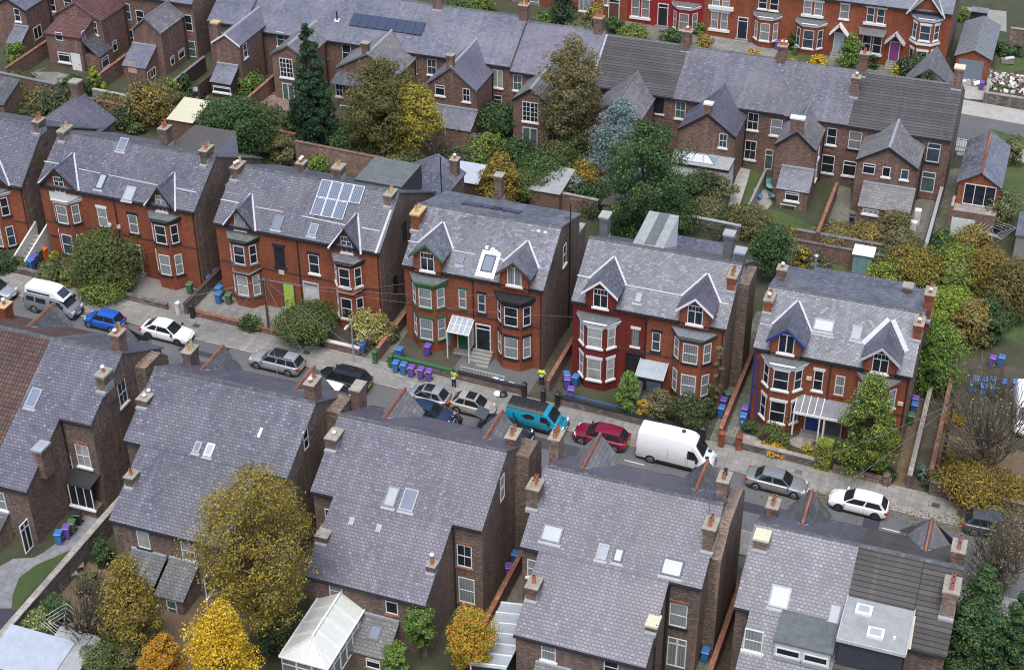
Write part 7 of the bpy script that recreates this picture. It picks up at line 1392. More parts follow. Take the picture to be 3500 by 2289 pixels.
a, c = onG(Z('D',1915,1265)), onG(Z('D',2035,1290)); bars('left leaf of the black iron drive gates', (a.x,152.6), (c.x,152.8), 1.7, 'trim_dark', 16); a, c = onG(Z('D',2045,1290)), onG(Z('D',2170,1310)); bars('right leaf of the black iron drive gates', (a.x,152.8), (c.x,152.9), 1.7, 'trim_dark', 16)
post('dark brick gate pillar of the iron gates', onG(Z('D',1885,1270)).x, 152.5, .5, 1.8, 'brick_sooty', gp='pillars of the iron gates'); post('dark brick pillar right of the iron gates', onG(Z('D',2190,1315)).x, 153, .5, 1.7, 'brick_sooty', gp='pillars of the iron gates')
bars('dark arched iron gate at the head of the right hand passage', (-6.8,152.5), (-4.9,152.5), 2.0, 'trim_dark', 8, arch=.35); P_ = onG(Z('L',1040,560)); bars('small grey gate between the red brick gateposts', (P_.x-.75,96.5), (P_.x+.65,96.5), .9, 'lead_dark', 8)
# ------------------------------------------------------------------ poles, lamp, wires, tape
def pole(label, x, y, h, name='telegraph_pole', cat='telegraph pole', m='wood_dark'):
    r = thing(name, label, cat, (x,y,gz(x)), 'poles along the street'); b = MB(); z = gz(x); b.tube((x,y,z-.3),(x,y,z+h),.15,.10,m,9); b.smooth = 40; b.build('shaft', r); return r, Vector((x,y,z+h))
pq = onG(Z('F',577,1535)); ptop = onY(Z('F',510,1030), pq.y); r1, T1_ = pole('dark wooden telegraph pole before the lime green door house', pq.x, pq.y, ptop.z-gz(pq.x))
b = MB(); b.box(T1_.x-.5,T1_.x+.5,T1_.y-.06,T1_.y+.06,T1_.z-.5,T1_.z-.38,'wood_dark'); b.build('cross_arm', r1, root=r1); b = MB(); b.lathe(T1_-ZU*.25, [(.22,0),(.24,.12),(.12,.2)], 'dark_grey', 8); b.build('terminal_ring', r1)
pq = onG(Z('R',1330,1090)); ptop = onY(Z('R',1470,450), pq.y); r2, T2_ = pole('leaning telegraph pole among the autumn trees at the right', pq.x, pq.y, ptop.z-gz(pq.x)); b = MB(); b.box(T2_.x-.5,T2_.x+.5,T2_.y-.06,T2_.y+.06,T2_.z-.5,T2_.z-.38,'wood_dark'); b.build('cross_arm', r2)
lq = onG(q8(1395,375)); lt = onY((1193,1103), lq.y); r = thing('street_lamp', 'slim grey street lamp standing on the pavement by the bins', 'street lamp', (lq.x,lq.y,gz(lq.x))); b = MB(); b.tube((lq.x,lq.y,gz(lq.x)),(lq.x,lq.y,lt.z),.08,.05,'lead',8); b.tube((lq.x,lq.y,lt.z),(lq.x,lq.y-.7,lt.z+.15),.035,.03,'lead',6); b.build('pole', r); b = MB(); b.loft([[(lq.x+dx*s,lq.y+y,lt.z+.15+dz*s) for dx, dz in ((-.13,-.03),(.13,-.03),(.1,.08),(-.1,.08))] for y, s in ((-.55,.6),(-.75,1),(-1.15,.9),(-1.25,.4))], 'lead_white'); b.build('lamp_head', r)
p_ = onG(qc(1880,815)); 
def wire(label, p, q, sag=.6, m='steel', r_=.016, n=10, group='overhead wires'):
    p, q = Vector(p), Vector(q); pts = [lerp(p, q, i/n)-ZU*sag*4*(i/n)*(1-i/n) for i in range(n+1)]; b = MB(); b.path(pts, r_, m, 4); return tag(b.build('overhead_wire'), label, 'wire', group)
for l, q in (('wire from the dark pole to the gate of the gravel yard', (-66,88,9)), ('wire from the dark pole over the silver estate car', (-48,82,8.9)), ('wire from the dark pole over the black car', (-44,82.2,9)), ('wire from the dark pole to the porch house', (H3.x0,YF-.1,7.3)), ('wire from the dark pole to the black bay roof', (H3.x1-3,YF-.2,8.2)), ('wire from the dark pole across the solar pair to the painted house', (H4.x0,YF-.1,7.2)), ('long wire from the dark pole past the row of bins', (-33.5,82.2,9.5)), ('wire from the dark pole down to the left', (-70,82.3,10)), ('wire from the dark pole straight across the road', (-56,82.2,9.8))): wire(l, T1_-ZU*.2, q)
for l, q in (('wire from the leaning pole over the egg shaped tree to a near chimney', (-13.4,81.5,9.6)), ('wire from the leaning pole to the white hatchback side', (-9.5,82.2,7.6)), ('wire from the leaning pole to the house with the blue bargeboard', (H5.x1,YF-.1,6.2))): wire(l, T2_-ZU*.2, q, .4)
def tape(label, p, q):
    p, q = Vector(p), Vector(q); b = MB(); n = 24
    for i in range(n):
        a, c = lerp(p,q,i/n), lerp(p,q,(i+1)/n); sg = lambda t: -ZU*.25*4*t*(1-t); a += sg(i/n); c += sg((i+1)/n); b.poly([a-ZU*.04, c-ZU*.04, c+ZU*.04+XU*.012, a+ZU*.04+XU*.012], 'plastic_white' if i % 3 else 'plastic_blue')
    return tag(b.build('police_tape', fixn=False), label, 'barrier tape', 'blue and white tapes across the road')
P_ = onG(Z('L',1100,620)); tape('blue and white tape from the red gatepost across the road', (P_.x,P_.y-.2,gz(P_.x)+1.15), (-13.2,82.2,gz(-13)+1.2)); P_ = onG(Z('E',1835,1400)); tape('blue and white tape across the road near the white hatchback car', (P_.x,96.3,gz(P_.x)+1.2), (-60.0,82.5,gz(-60)+1.2))
b = MB(); p_ = onG(qc(1880,815)); b.tube((p_.x,87.0,gz(p_.x)),(p_.x,87.0,gz(p_.x)+1.9),.045,None,'plastic_blue',8); tag(b.build('marker_post'), 'thin blue post beside the white panel van', 'post')
# ------------------------------------------------------------------ wheelie bins
def make_bin(m, lid, label):
    r = thing('wheelie_bin', label, 'wheelie bin', (0,0,0), 'wheelie bins'); LOCAL.add(r.name)
    b = MB(); b.loft([[(-.23*s,-.27*s+o,z),(.23*s,-.27*s+o,z),(.23*s,.27*s+o,z),(-.23*s,.27*s+o,z)] for z, s, o in ((.06,.8,.02),(.5,.92,0),(.95,1.05,0),(.98,1.12,0))], m); b.build('body', r)
    b = MB(); b.loft([[(-.27*s,-.33*s,z),(.27*s,-.33*s,z),(.27*s,.33*s,z),(-.27*s,.33*s,z)] for z, s in ((.985,1),(1.03,1),(1.075,.82))], lid); b.box(-.25,.25,.30,.36,.99,1.03,m); b.build('lid', r)
    for s in (-1, 1): b = MB(); b.tube((s*.27,.27,.1),(s*.22,.27,.1),.1,.1,'rubber',10); b.build('wheel', r)
    return r
BINS = {}
def bin_(kind, q, label, rz=0., G_=None):
    m, l = dict(blue=('bin_blue','bin_blue'), purple=('bin_purple','bin_purple'), green=('bin_green','bin_green'), black=('bin_black','bin_black'))[kind]; P = onG(q) if G_ is None else Vector(G_)
    if kind not in BINS: BINS[kind] = o = make_bin(m, l, label)
    else: o = copy_tree(BINS[kind], (0,0,0), 0, label, 'wheelie bins')
    o.location = (P.x, P.y, gz(P.x)+(.125 if 93.6 < P.y < 96.4 else .014)); o.rotation_euler = (0,.04*math.cos(rz),rz); return o
for kd, k, a, c, l, rz in (('blue','K',268,325,'first blue bin of the row of five on the pavement',.1), ('blue','K',336,342,'second blue bin of the row of five',.12), ('purple','K',405,366,'purple bin beside the blue ones in the row of five',.1), ('purple','K',488,384,'purple bin in the middle of three on the pavement',.1), ('purple','K',560,402,'purple bin at the right end of the row of five',.1), ('blue','K',300,195,'blue bin behind the green gateposts',0), ('purple','K',548,168,'purple bin under the green sills',0), ('blue','B',0,0,'blue bin beside the broken white topped wall',0), ('purple','B',0,0,'purple bin behind the broken white topped wall',.2), ('green','B',0,0,'green bin at the broken white topped wall',0),
                          ('blue','E',285,965,'blue bin by the white stepped walls',0), ('purple','E',318,925,'purple bin by the white stepped walls',0), ('green','E',355,880,'green bin by the white stepped walls',0), ('green','E',1688,1175,'green bin alone on the gravel yard',.1), ('blue','E',1858,1112,'blue bin nearest the road in the passage of the wide pair',0), ('purple','E',1898,1050,'purple bin in the passage of the wide pair',0), ('purple','E',1940,985,'purple bin deepest in the passage of the wide pair',0), ('blue','F',128,1262,'blue bin in front at the solar pair',0), ('blue','F',130,1205,'blue bin behind the other at the solar pair',0), ('green','F',215,1268,'green bin at the corner of the solar pair',.1),
                          ('blue','H',90,1455,'blue bin against the dark red house half with its lid ajar',.5), ('blue','K',1858,440,'blue bin standing by the dark red bay',-.1), ('purple','K',1782,460,'purple bin with round lid left of the dark red bay',.3), ('purple','K',1815,550,'purple bin nearest the road at the dark red house',.2), ('blue','L',940,325,'blue bin in the path right of the pale blue door house',0), ('purple','L',958,255,'purple bin in the path right of the pale blue door house',0), ('green','L',995,200,'green bin in the path right of the pale blue door house',.6), ('blue','L',1132,398,'blue bin with a white four on it',0), ('purple','L',1146,330,'purple bin behind the numbered blue bin',0),
                          ('purple','R',1098,500,'purple bin at the right side of the house with a blue bargeboard',0), ('blue','R',1090,555,'blue bin in the passage right of the egg shaped tree',0), ('green','R',1062,650,'green bin in the passage right of the egg shaped tree',0), ('purple','P',225,730,'purple bin in the dark gap beside the four rooflight house',.4), ('blue','P',285,615,'blue bin deep in the dark gap beside the four rooflight house',0), ('purple','P',2035,1320,'purple bin on the mossy paved passage',0), ('blue','P',1965,1480,'blue bin at the gate of the mossy passage',0),
                          ('blue','N',530,435,'blue bin on the curved grey path',.3), ('purple','N',600,385,'purple bin on the curved grey path',.3), ('green','N',645,340,'green bin on the curved grey path',.3), ('black','N',700,265,'black bin beside the bay window at lower left',.3), ('purple','D',1950,800,'purple bin before the garage drive',0), ('green','D',300,490,'green bin at the canted bay of the red terrace',0), ('purple','D',140,440,'purple bin in the front yard of the red terrace',0), ('black','J',800,830,'upper black bin on the paved back yard',0), ('black','J',790,905,'lower black bin on the paved back yard',0), ('black','J',590,905,'black tub bin beside the round planter',0), ('purple','B',1990,1275,'purple bin by the slated shed',0)):
    q = Z(k, a, c)
    if a == 0 and k == 'B': q = {'blue': q8(1490,262), 'purple': q8(1560,175), 'green': q8(1462,135)}[kd]
    o = bin_(kd, q, l, rz)
    if 'white four' in l:
        cu = bpy.data.curves.new('bin_number', 'FONT'); cu.body = '4'; cu.size = .34; cu.extrude = .004; cu.align_x = 'CENTER'; tc = bpy.data.objects.new('tmp', cu); COL.objects.link(tc); bpy.context.view_layer.update(); me_ = bpy.data.meshes.new_from_object(tc.evaluated_get(bpy.context.evaluated_depsgraph_get())); bpy.data.objects.remove(tc); t_ = bpy.data.objects.new('bin_number', me_); COL.objects.link(t_); me_.materials.clear(); me_.materials.append(M['white']); t_.parent = o; t_.location = (0,-.30,.42); t_.rotation_euler = (math.radians(86),0,0)
def simple(name, label, cat, build, group=None):
    b = MB(); build(b); return tag(b.build(name), label, cat, group)
def crate(label, q, m='crate_blue', w=.55, d=.4, h=.33, lid=False, group='recycling crates in the yard'):
    P = onG(q); z = gz(P.x)+.012; b = MB(); x, y = P.x, P.y
    b.box(x-w/2,x+w/2,y-d/2,y+d/2,z,z+.03,m)
    for a in ((x-w/2,x-w/2+.03,y-d/2,y+d/2),(x+w/2-.03,x+w/2,y-d/2,y+d/2),(x-w/2+.03,x+w/2-.03,y-d/2,y-d/2+.03),(x-w/2+.03,x+w/2-.03,y+d/2-.03,y+d/2)): b.box(*a,z+.03,z+h,m)
    b.box(x-w/2+.05,x+w/2-.05,y-d/2+.05,y+d/2-.05,z+.031,z+h*.7,'plastic_white'); return tag(b.build('crate'), label, 'crate', group)
for i, (a, c) in enumerate(((1630,300),(1708,312),(1785,310),(1878,330),(1980,330))): bin_('blue', Z('R',a,c+25), ['blue bin at the left end of the back row in the yard','second blue bin of the back row in the yard','middle blue bin of the back row in the yard','fourth blue bin of the back row in the yard','blue bin at the right end of the back row in the yard'][i], .05*i)
for i, (a, c) in enumerate(((1605,375),(1700,395),(1780,405))): bin_('blue', Z('R',a,c), ['blue bin at the left of the front row in the yard','middle blue bin of the front row in the yard','blue bin at the right of the front row in the yard'][i], .1)
bin_('purple', Z('R',1780,140), 'purple bin standing alone far back in the yard'); bin_('blue', Z('R',1860,135), 'blue bin standing far back beside a purple one')
P_ = onG(Z('E',380,850)); simple('storage_box', 'bright orange storage box by the white stepped walls', 'box', lambda b: (b.box(P_.x-.45,P_.x+.45,P_.y-.3,P_.y+.3,gz(P_.x),gz(P_.x)+.8,'plastic_orange'), b.box(P_.x-.48,P_.x+.48,P_.y-.33,P_.y+.33,gz(P_.x)+.801,gz(P_.x)+.88,'plastic_orange')))
for l, a, c, m in (('white box lying in the porch house yard', 1152, 395, 'plastic_white'), ('blue crate lying in the porch house yard', 1205, 405, 'plastic_blue'), ('small white tub in the porch house yard', 1218, 440, 'plastic_white'), ('blue and white carton by the black gatepost', 1288, 440, 'plastic_white')): crate(l, Z('K',a,c), m, .5, .36, .28, group='boxes in the porch house yard')
P_ = onG(Z('K',1190,530)); 
def bag(label, P, m, s):
    R_ = random.Random(int(s*1000)+len(label)); z = gz(P.x)+.13; b = MB(); b.loft([[(P.x+math.cos(a)*s*r*R_.uniform(.8,1.2),P.y+math.sin(a)*s*r*R_.uniform(.8,1.2),z+h) for a in [i*math.pi/4 for i in range(8)]] for r, h in ((.85,0),(1.1,s*.3),(.95,s*.7),(.3,s*1.0))], m); b.smooth = 50; return tag(b.build('rubbish_bag'), label, 'bag', 'bags on the pavement')
bag('white rubbish bag on the pavement by the turquoise van', onG(Z('K',1165,528)), 'plastic_white', .32); bag('black rubbish bag beside the white one', onG(Z('K',1215,532)), 'bin_black', .34)
R_ = random.Random(11); 
def railing_rail(): pass
bars('rusted white railing lying on the dark front wall', (-39.7,96.9), (-36.0,96.9), 1.25, 'white_dirty', 14, 'railing', 'railing'); bars('blue tarpaulin wrapped railing on the stone front wall', (-30.8,96.75), (-24.5,96.7), 1.15, 'plastic_blue', 24, 'railing', 'railing')
# sheds and garden things
def shed(label, q, w, d, h, m, roofm, k=.15, name='garden_shed', doorc=None):
    P = onG(q); x, y, z = P.x, P.y, gz(P.x); r = thing(name, label, 'shed', (x,y,z)); b = MB(); b.hexa([(x-w/2,y,z-.2),(x+w/2,y,z-.2),(x+w/2,y+d,z-.2),(x-w/2,y+d,z-.2),(x-w/2,y,z+h),(x+w/2,y,z+h),(x+w/2,y+d,z+h+k*d),(x-w/2,y+d,z+h+k*d)], m); b.build('wall', r); b = MB(); b.slab([(x-w/2-.12,y-.15,z+h+.01-k*.15),(x+w/2+.12,y-.15,z+h+.01-k*.15),(x+w/2+.12,y+d+.1,z+h+k*(d+.1)+.06),(x-w/2-.12,y+d+.1,z+h+k*(d+.1)+.06)], -.05, roofm); b.build('roof', r)
    b = MB(); b.box(x-.38,x+.38,y-.04,y-.002,z,z+min(1.9,h-.15),doorc or m); b.build('door', r); return r
shed('tall teal plastic shed behind the house with the blue bargeboard', Z('I',1145,225), 1.7, 1.2, 2.0, 'teal_paint', 'plastic_white'); shed('timber garden shed with grey corrugated roof behind the solar pair', (1590,690), 2.6, 2.2, 2.2, 'wood_dark', 'metal_sheet', .35); shed('long brick outhouse with pale felt roof behind the porch house', (1860,725), 3.0, 4.6, 2.2, 'brick_rear', 'felt_pale', .05, 'outhouse'); shed('brick garage with cream roof behind the wide pair', (625,480), 2.8, 3.6, 2.2, 'brick_rear', 'poly_cream', .18, 'outhouse'); shed('dark outhouse hidden behind the painted house', (2110,775), 3.0, 3.0, 2.2, 'brick_sooty', 'felt_brown', .05, 'outhouse'); shed('flat roofed shed at the right edge above the autumn tree', (3520,890), 3.2, 4., 2.4, 'wood_grey', 'slate_grey', .05)
P_ = onG(Z('N',170,1557)); shed('low shed with a pale metal roof in the lower left corner', Z('N',190,1750), 4.6, 3.0, 1.8, 'brick_rear', 'metal_sheet', .12); shed('grey felt roofed annex beside the pale metal roof', Z('N',520,1770), 2.8, 3.2, 1.9, 'brick_rear', 'felt_pale', .12)
shed('small brick outhouse with a grey slate roof behind the left edge house', Z('A',-60,1080), 3.4, 3.2, 2.2, 'brick_rear', 'slate_dark', .4, 'outhouse')
A = onY(Z('A',570,930), 118); r = thing('outhouse', 'hip roofed rear wing with a square chimney behind the left houses', 'outbuilding', (A.x,116,gz(A.x))); ze = A.z-2.5; b = MB(); b.box(A.x-3.4,A.x+3.4,112.8,121,gz(A.x)-.5,ze,'brick_rear'); b.build('wall', r); b = MB(); e = 3.6
b.poly([(A.x-e,112.7,ze),(A.x+e,112.7,ze),(A.x,117.,A.z)],'slate_violet'); b.poly([(A.x+e,112.7,ze),(A.x+e,121.2,ze),(A.x,121.2,A.z),(A.x,117.,A.z)],'slate_violet'); b.poly([(A.x-e,112.7,ze),(A.x,117.,A.z),(A.x,121.2,A.z),(A.x-e,121.2,ze)],'slate_violet'); b.poly([(A.x-e,121.2,ze),(A.x+e,121.2,ze),(A.x,121.2,A.z)],'brick_rear'); b.build('roof', r); chimney(r, (A.x-.2,120.2,A.z-.6), .95, .95, 2.0, pots=0, brick='brick_rear', cap='flaunch', slab=True)
# garden furniture
def gtable(label, q, s, m, h=.72, rr=.55):
    P = onG(q); r = thing('garden_table', label, 'table', (P.x,P.y,gz(P.x))); z = gz(P.x)+.012; b = MB(); b.lathe((P.x,P.y,z+h), [(rr,0),(rr,.04)], m, 16); b.build('table_top', r)
    for i in range(3): a = i*2.1; b = MB(); b.tube((P.x+math.cos(a)*.4,P.y+math.sin(a)*.4,z),(P.x,P.y,z+h-.002),.03,.03,m,5); b.build('leg', r)
def gchair(label, q, m, rz):
    P = onG(q); r = thing('garden_chair', label, 'chair', (P.x,P.y,gz(P.x)+.012), 'garden chairs', rz); L_ = LR(r)
    b = MB(); b.box(-.25,.25,-.25,.25,.42,.46,m); b.build('seat', r, root=L_); b = MB(); b.hexa([(-.25,.22,.46),(.25,.22,.46),(.25,.26,.46),(-.25,.26,.46),(-.25,.36,.98),(.25,.36,.98),(.25,.4,.98),(-.25,.4,.98)],m); b.build('backrest', r, root=L_)
    for x in (-.22,.22):
        for y in (-.22,.22): b = MB(); b.tube((x,y,0),(x,y,.42),.022,.022,m,5); b.build('leg', r, root=L_)
gtable('round pale garden table on the patio by the dark fence', Z('A',1750,850), 1, 'metal_sheet'); gtable('round teal garden table beside the small lean-to', ZZ('T',1690,1400), 1, 'plastic_teal', rr=.45)
for l, q, m, a in (('green garden chair left of the teal table', ZZ('T',1660,1350), 'plastic_teal', .4), ('teal garden chair in front of the teal table', ZZ('T',1700,1490), 'plastic_teal', 2.6), ('blue garden chair left of the teal table', ZZ('T',1535,1490), 'plastic_blue', 1.2), ('dark chair left of the round patio table', Z('A',1690,870), 'trim_dark', 1.5), ('dark chair right of the round patio table', Z('A',1800,890), 'trim_dark', -1.5), ('pale slatted chair by the long stone wall', Z('N',660,740), 'wood_grey', 2.5), ('pale slatted lounger by the long stone wall', Z('N',720,670), 'wood_grey', 2.2), ('pale blue plastic chair on the shaded lawn', Z('A',940,1090), 'pale_blue', 0.)): gchair(l, q, m, a)
P_ = onG(Z('J',240,690)); r = thing('garden_bench', 'pale green slatted bench below the small window', 'bench', (P_.x,P_.y,gz(P_.x))); z = gz(P_.x); b = MB()
for i in range(3): b.box(P_.x-.8,P_.x+.8,P_.y-.05+i*.15,P_.y+.06+i*.15,z+.42,z+.46,'bench_green')
b.build('seat', r); b = MB()
for i in range(3): b.box(P_.x-.8,P_.x+.8,P_.y+.45,P_.y+.49,z+.55+i*.15,z+.65+i*.15,'bench_green')
b.build('backrest', r)
for x in (-.7,.7): b = MB(); b.box(P_.x+x-.04,P_.x+x+.04,P_.y,P_.y+.5,z,z+.42,'bench_green'); b.build('leg', r)
P_ = onG(Z('J',610,860)); simple('planter', 'wide round stone planter on the paved back yard', 'planter', lambda b: (b.lathe((P_.x,P_.y,gz(P_.x)), [(.3,0),(.55,.35),(.62,.42)], 'flaunch', 14), b.lathe((P_.x,P_.y,gz(P_.x)+.425), [(.54,0),(.54,.01)], 'soil', 14)))
for l, a, c, h in (('tall white fridge left outside in the yard', 1380, 820, 1.6), ('low white washing machine before the tall fridge', 1350, 865, .85)):
    P_ = onG(Z('J',a,c)); simple('appliance', l, 'appliance', lambda b: (b.box(P_.x-.3,P_.x+.3,P_.y-.3,P_.y+.3,gz(P_.x),gz(P_.x)+h,'plastic_white'), b.box(P_.x-.28,P_.x+.28,P_.y-.33,P_.y-.301,gz(P_.x)+.08,gz(P_.x)+h-.05,'white_dirty')), 'white goods in the yard')
def airer(label, q, h=1.9, R=1.5, m='steel'):
    P = onG(q); r = thing('rotary_airer', label, 'clothes airer', (P.x,P.y,gz(P.x))); c = Vector((P.x,P.y,gz(P.x))); b = MB(); b.tube(c, c+ZU*h, .03, None, m, 6); b.build('pole', r); b = MB(); ar = [c+ZU*(h+.35)+Vector((math.cos(a),math.sin(a),0))*R for a in (.4,1.97,3.54,5.11)]
    for p in ar: b.tube(c+ZU*(h-.3), p, .022, None, m, 4)
    b.build('arms', r); b = MB()
    for f in (.4,.6,.8,1.): b.path([lerp(c+ZU*(h-.1),p,f) for p in ar+[ar[0]]], .012, 'plastic_white', 3)
    stuff(b.build('lines', r))
airer('rotary clothes airer in the lower left garden', Z('N',600,1330)); airer('rotary clothes airer above the autumn trees at the right', Z('J',2040,1050), 2.0, 2.0)
P_ = onG(Z('N',1340,1230)); simple('timber_board', 'new pale timber board leaning on a low wall', 'board', lambda b: b.hexa([(P_.x-.1,P_.y-1.2,gz(P_.x)+1.5),(P_.x+.3,P_.y-1.2,gz(P_.x)+1.5),(P_.x+.3,P_.y+1.0,gz(P_.x)+1.7),(P_.x-.1,P_.y+1.0,gz(P_.x)+1.7),(P_.x-.1,P_.y-1.2,gz(P_.x)+1.56),(P_.x+.3,P_.y-1.2,gz(P_.x)+1.56),(P_.x+.3,P_.y+1.0,gz(P_.x)+1.76),(P_.x-.1,P_.y+1.0,gz(P_.x)+1.76)], 'wood_new'))
wall('low rendered wall under the new timber board', (P_.x+.1,P_.y-1.2), (P_.x+.1,P_.y+1.1), 1.45, .3, 'concrete', None)
P_ = onG(Z('B',1670,1490)); simple('timber_board', 'orange timber board lying in the dark garden', 'board', lambda b: b.box(P_.x-.9,P_.x+.9,P_.y-.2,P_.y+.3,gz(P_.x)+.6,gz(P_.x)+.7,'wood_new'))
def rubble(name, label, c, rx, ry, n, mats, s=(.12,.5), hh=.7):
    R_ = random.Random(n); b = MB()
    for i in range(n):
        a, q = R_.uniform(0,6.28), math.sqrt(R_.random()); x, y = c[0]+math.cos(a)*rx*q, c[1]+math.sin(a)*ry*q; z = gz(x)+hh*(1-q)*R_.random()+.05; t = Vector((R_.uniform(-1,1),R_.uniform(-1,1),R_.uniform(-.4,.4))).normalized(); u = t.cross(Vector((R_.uniform(-.4,.4),R_.uniform(-.4,.4),1))).cross(t).normalized(); k = R_.uniform(*s); b.obox((x,y,z), t, k, k*R_.uniform(.4,.9), k*R_.uniform(.2,.6), R_.choice(mats), up=u)
    return stuff(tag(b.build(name, fixn=False), label, 'rubble'))
P_ = onG((3440,285)); rubble('rubble_heap', 'pale heap of building rubble on the grassy plot', (P_.x+.6,P_.y), 4.2, 2.6, 420, ['white_dirty','concrete_pale','plastic_white','coping_red','stone_pink']); P_ = onG((3370,262)); rubble('rubble_heap', 'brick rubble along the garage side wall', (P_.x+.2,173.5), .7, 2.6, 160, ['brick_red','coping_red','white_dirty','wood'], (.1,.3), .5); P_ = onG(S_(440,1090)); rubble('rubble_heap', 'pile of white planks and scrap before the garage', (P_.x,P_.y), 1.6, .8, 60, ['plastic_white','wood_grey','lead_white'], (.3,1.2), .4); P_ = onG(Z('N',260,960)); rubble('rubble_heap', 'loose stones tumbled on the end of the long garden wall', (-55.9,56.6), .4, 1.8, 120, ['coping_stone','stone_pink','wood_new'], (.12,.32), 1.8)
b = MB(); P_ = onG(S_(940,850)); b.obox((P_.x,P_.y,gz(P_.x)+.35), (1,.2,0), 1.4, .6, .5, 'wood_grey'); b.obox((P_.x+.2,P_.y,gz(P_.x)+.75), (1,.2,.2), 1.0, .55, .12, 'white_dirty'); tag(b.build('old_bathtub'), 'pale dumped tub on the rough grass beside the rubble', 'bathtub')
P_ = onG(S_(560,260)); r = thing('parked_trailer', 'small black covered trailer on the drive behind the garage', 'trailer', (P_.x,P_.y,gz(P_.x))); b = MB(); z = gz(P_.x); b.box(P_.x-.95,P_.x+.95,P_.y-.6,P_.y+.6,z+.45,z+1.1,'trim_dark'); b.build('body', r); b = MB(); b.slab([(P_.x-1,P_.y-.65,z+1.11),(P_.x+1,P_.y-.65,z+1.11),(P_.x+1,P_.y+.65,z+1.25),(P_.x-1,P_.y+.65,z+1.25)],-.05,'lead_dark'); b.build('cover', r)
for s in (-1,1): b = MB(); b.tube((P_.x+s*.7,P_.y-.62,z+.28),(P_.x+s*.7,P_.y-.78,z+.28),.28,None,'rubber',12); b.build('wheel', r)
# ------------------------------------------------------------------ trees and shrubs: trunks with limbs, crowns of leaf-sized faces in clumps
def leaf_obj(name, parent, o0, C_, N_, S_z, mat, rng, mat2=None, frac2=0.):
    n = len(C_); up = rng.normal(size=(n,3)); t = np.cross(N_, up); t /= np.linalg.norm(t,axis=1)[:,None]+1e-9; b_ = np.cross(N_, t); s = (S_z*rng.uniform(.6,1.3,n))[:,None]; l = s*rng.uniform(1.,1.7,n)[:,None]
    V = np.stack([C_-t*l, C_+b_*s*.8, C_+t*l, C_-b_*s*.8], 1).reshape(-1,3)-np.array(o0)
    me = bpy.data.meshes.new(name); me.vertices.add(4*n); me.vertices.foreach_set('co', V.astype(np.float32).ravel()); me.loops.add(4*n); me.loops.foreach_set('vertex_index', np.arange(4*n, dtype=np.int32)); me.polygons.add(n); me.polygons.foreach_set('loop_start', np.arange(0,4*n,4,dtype=np.int32)); me.polygons.foreach_set('loop_total', np.full(n,4,np.int32))
    me.materials.append(M[mat]); 
    if mat2:
        me.materials.append(M[mat2]); me.polygons.foreach_set('material_index', (rng.random(n) < frac2).astype(np.int32))
    me.update(); at = me.attributes.new('lv','FLOAT','FACE'); at.data.foreach_set('value', rng.random(n).astype(np.float32))
    o = bpy.data.objects.new(name, me); COL.objects.link(o); o.parent = parent; return o
NT = [0]
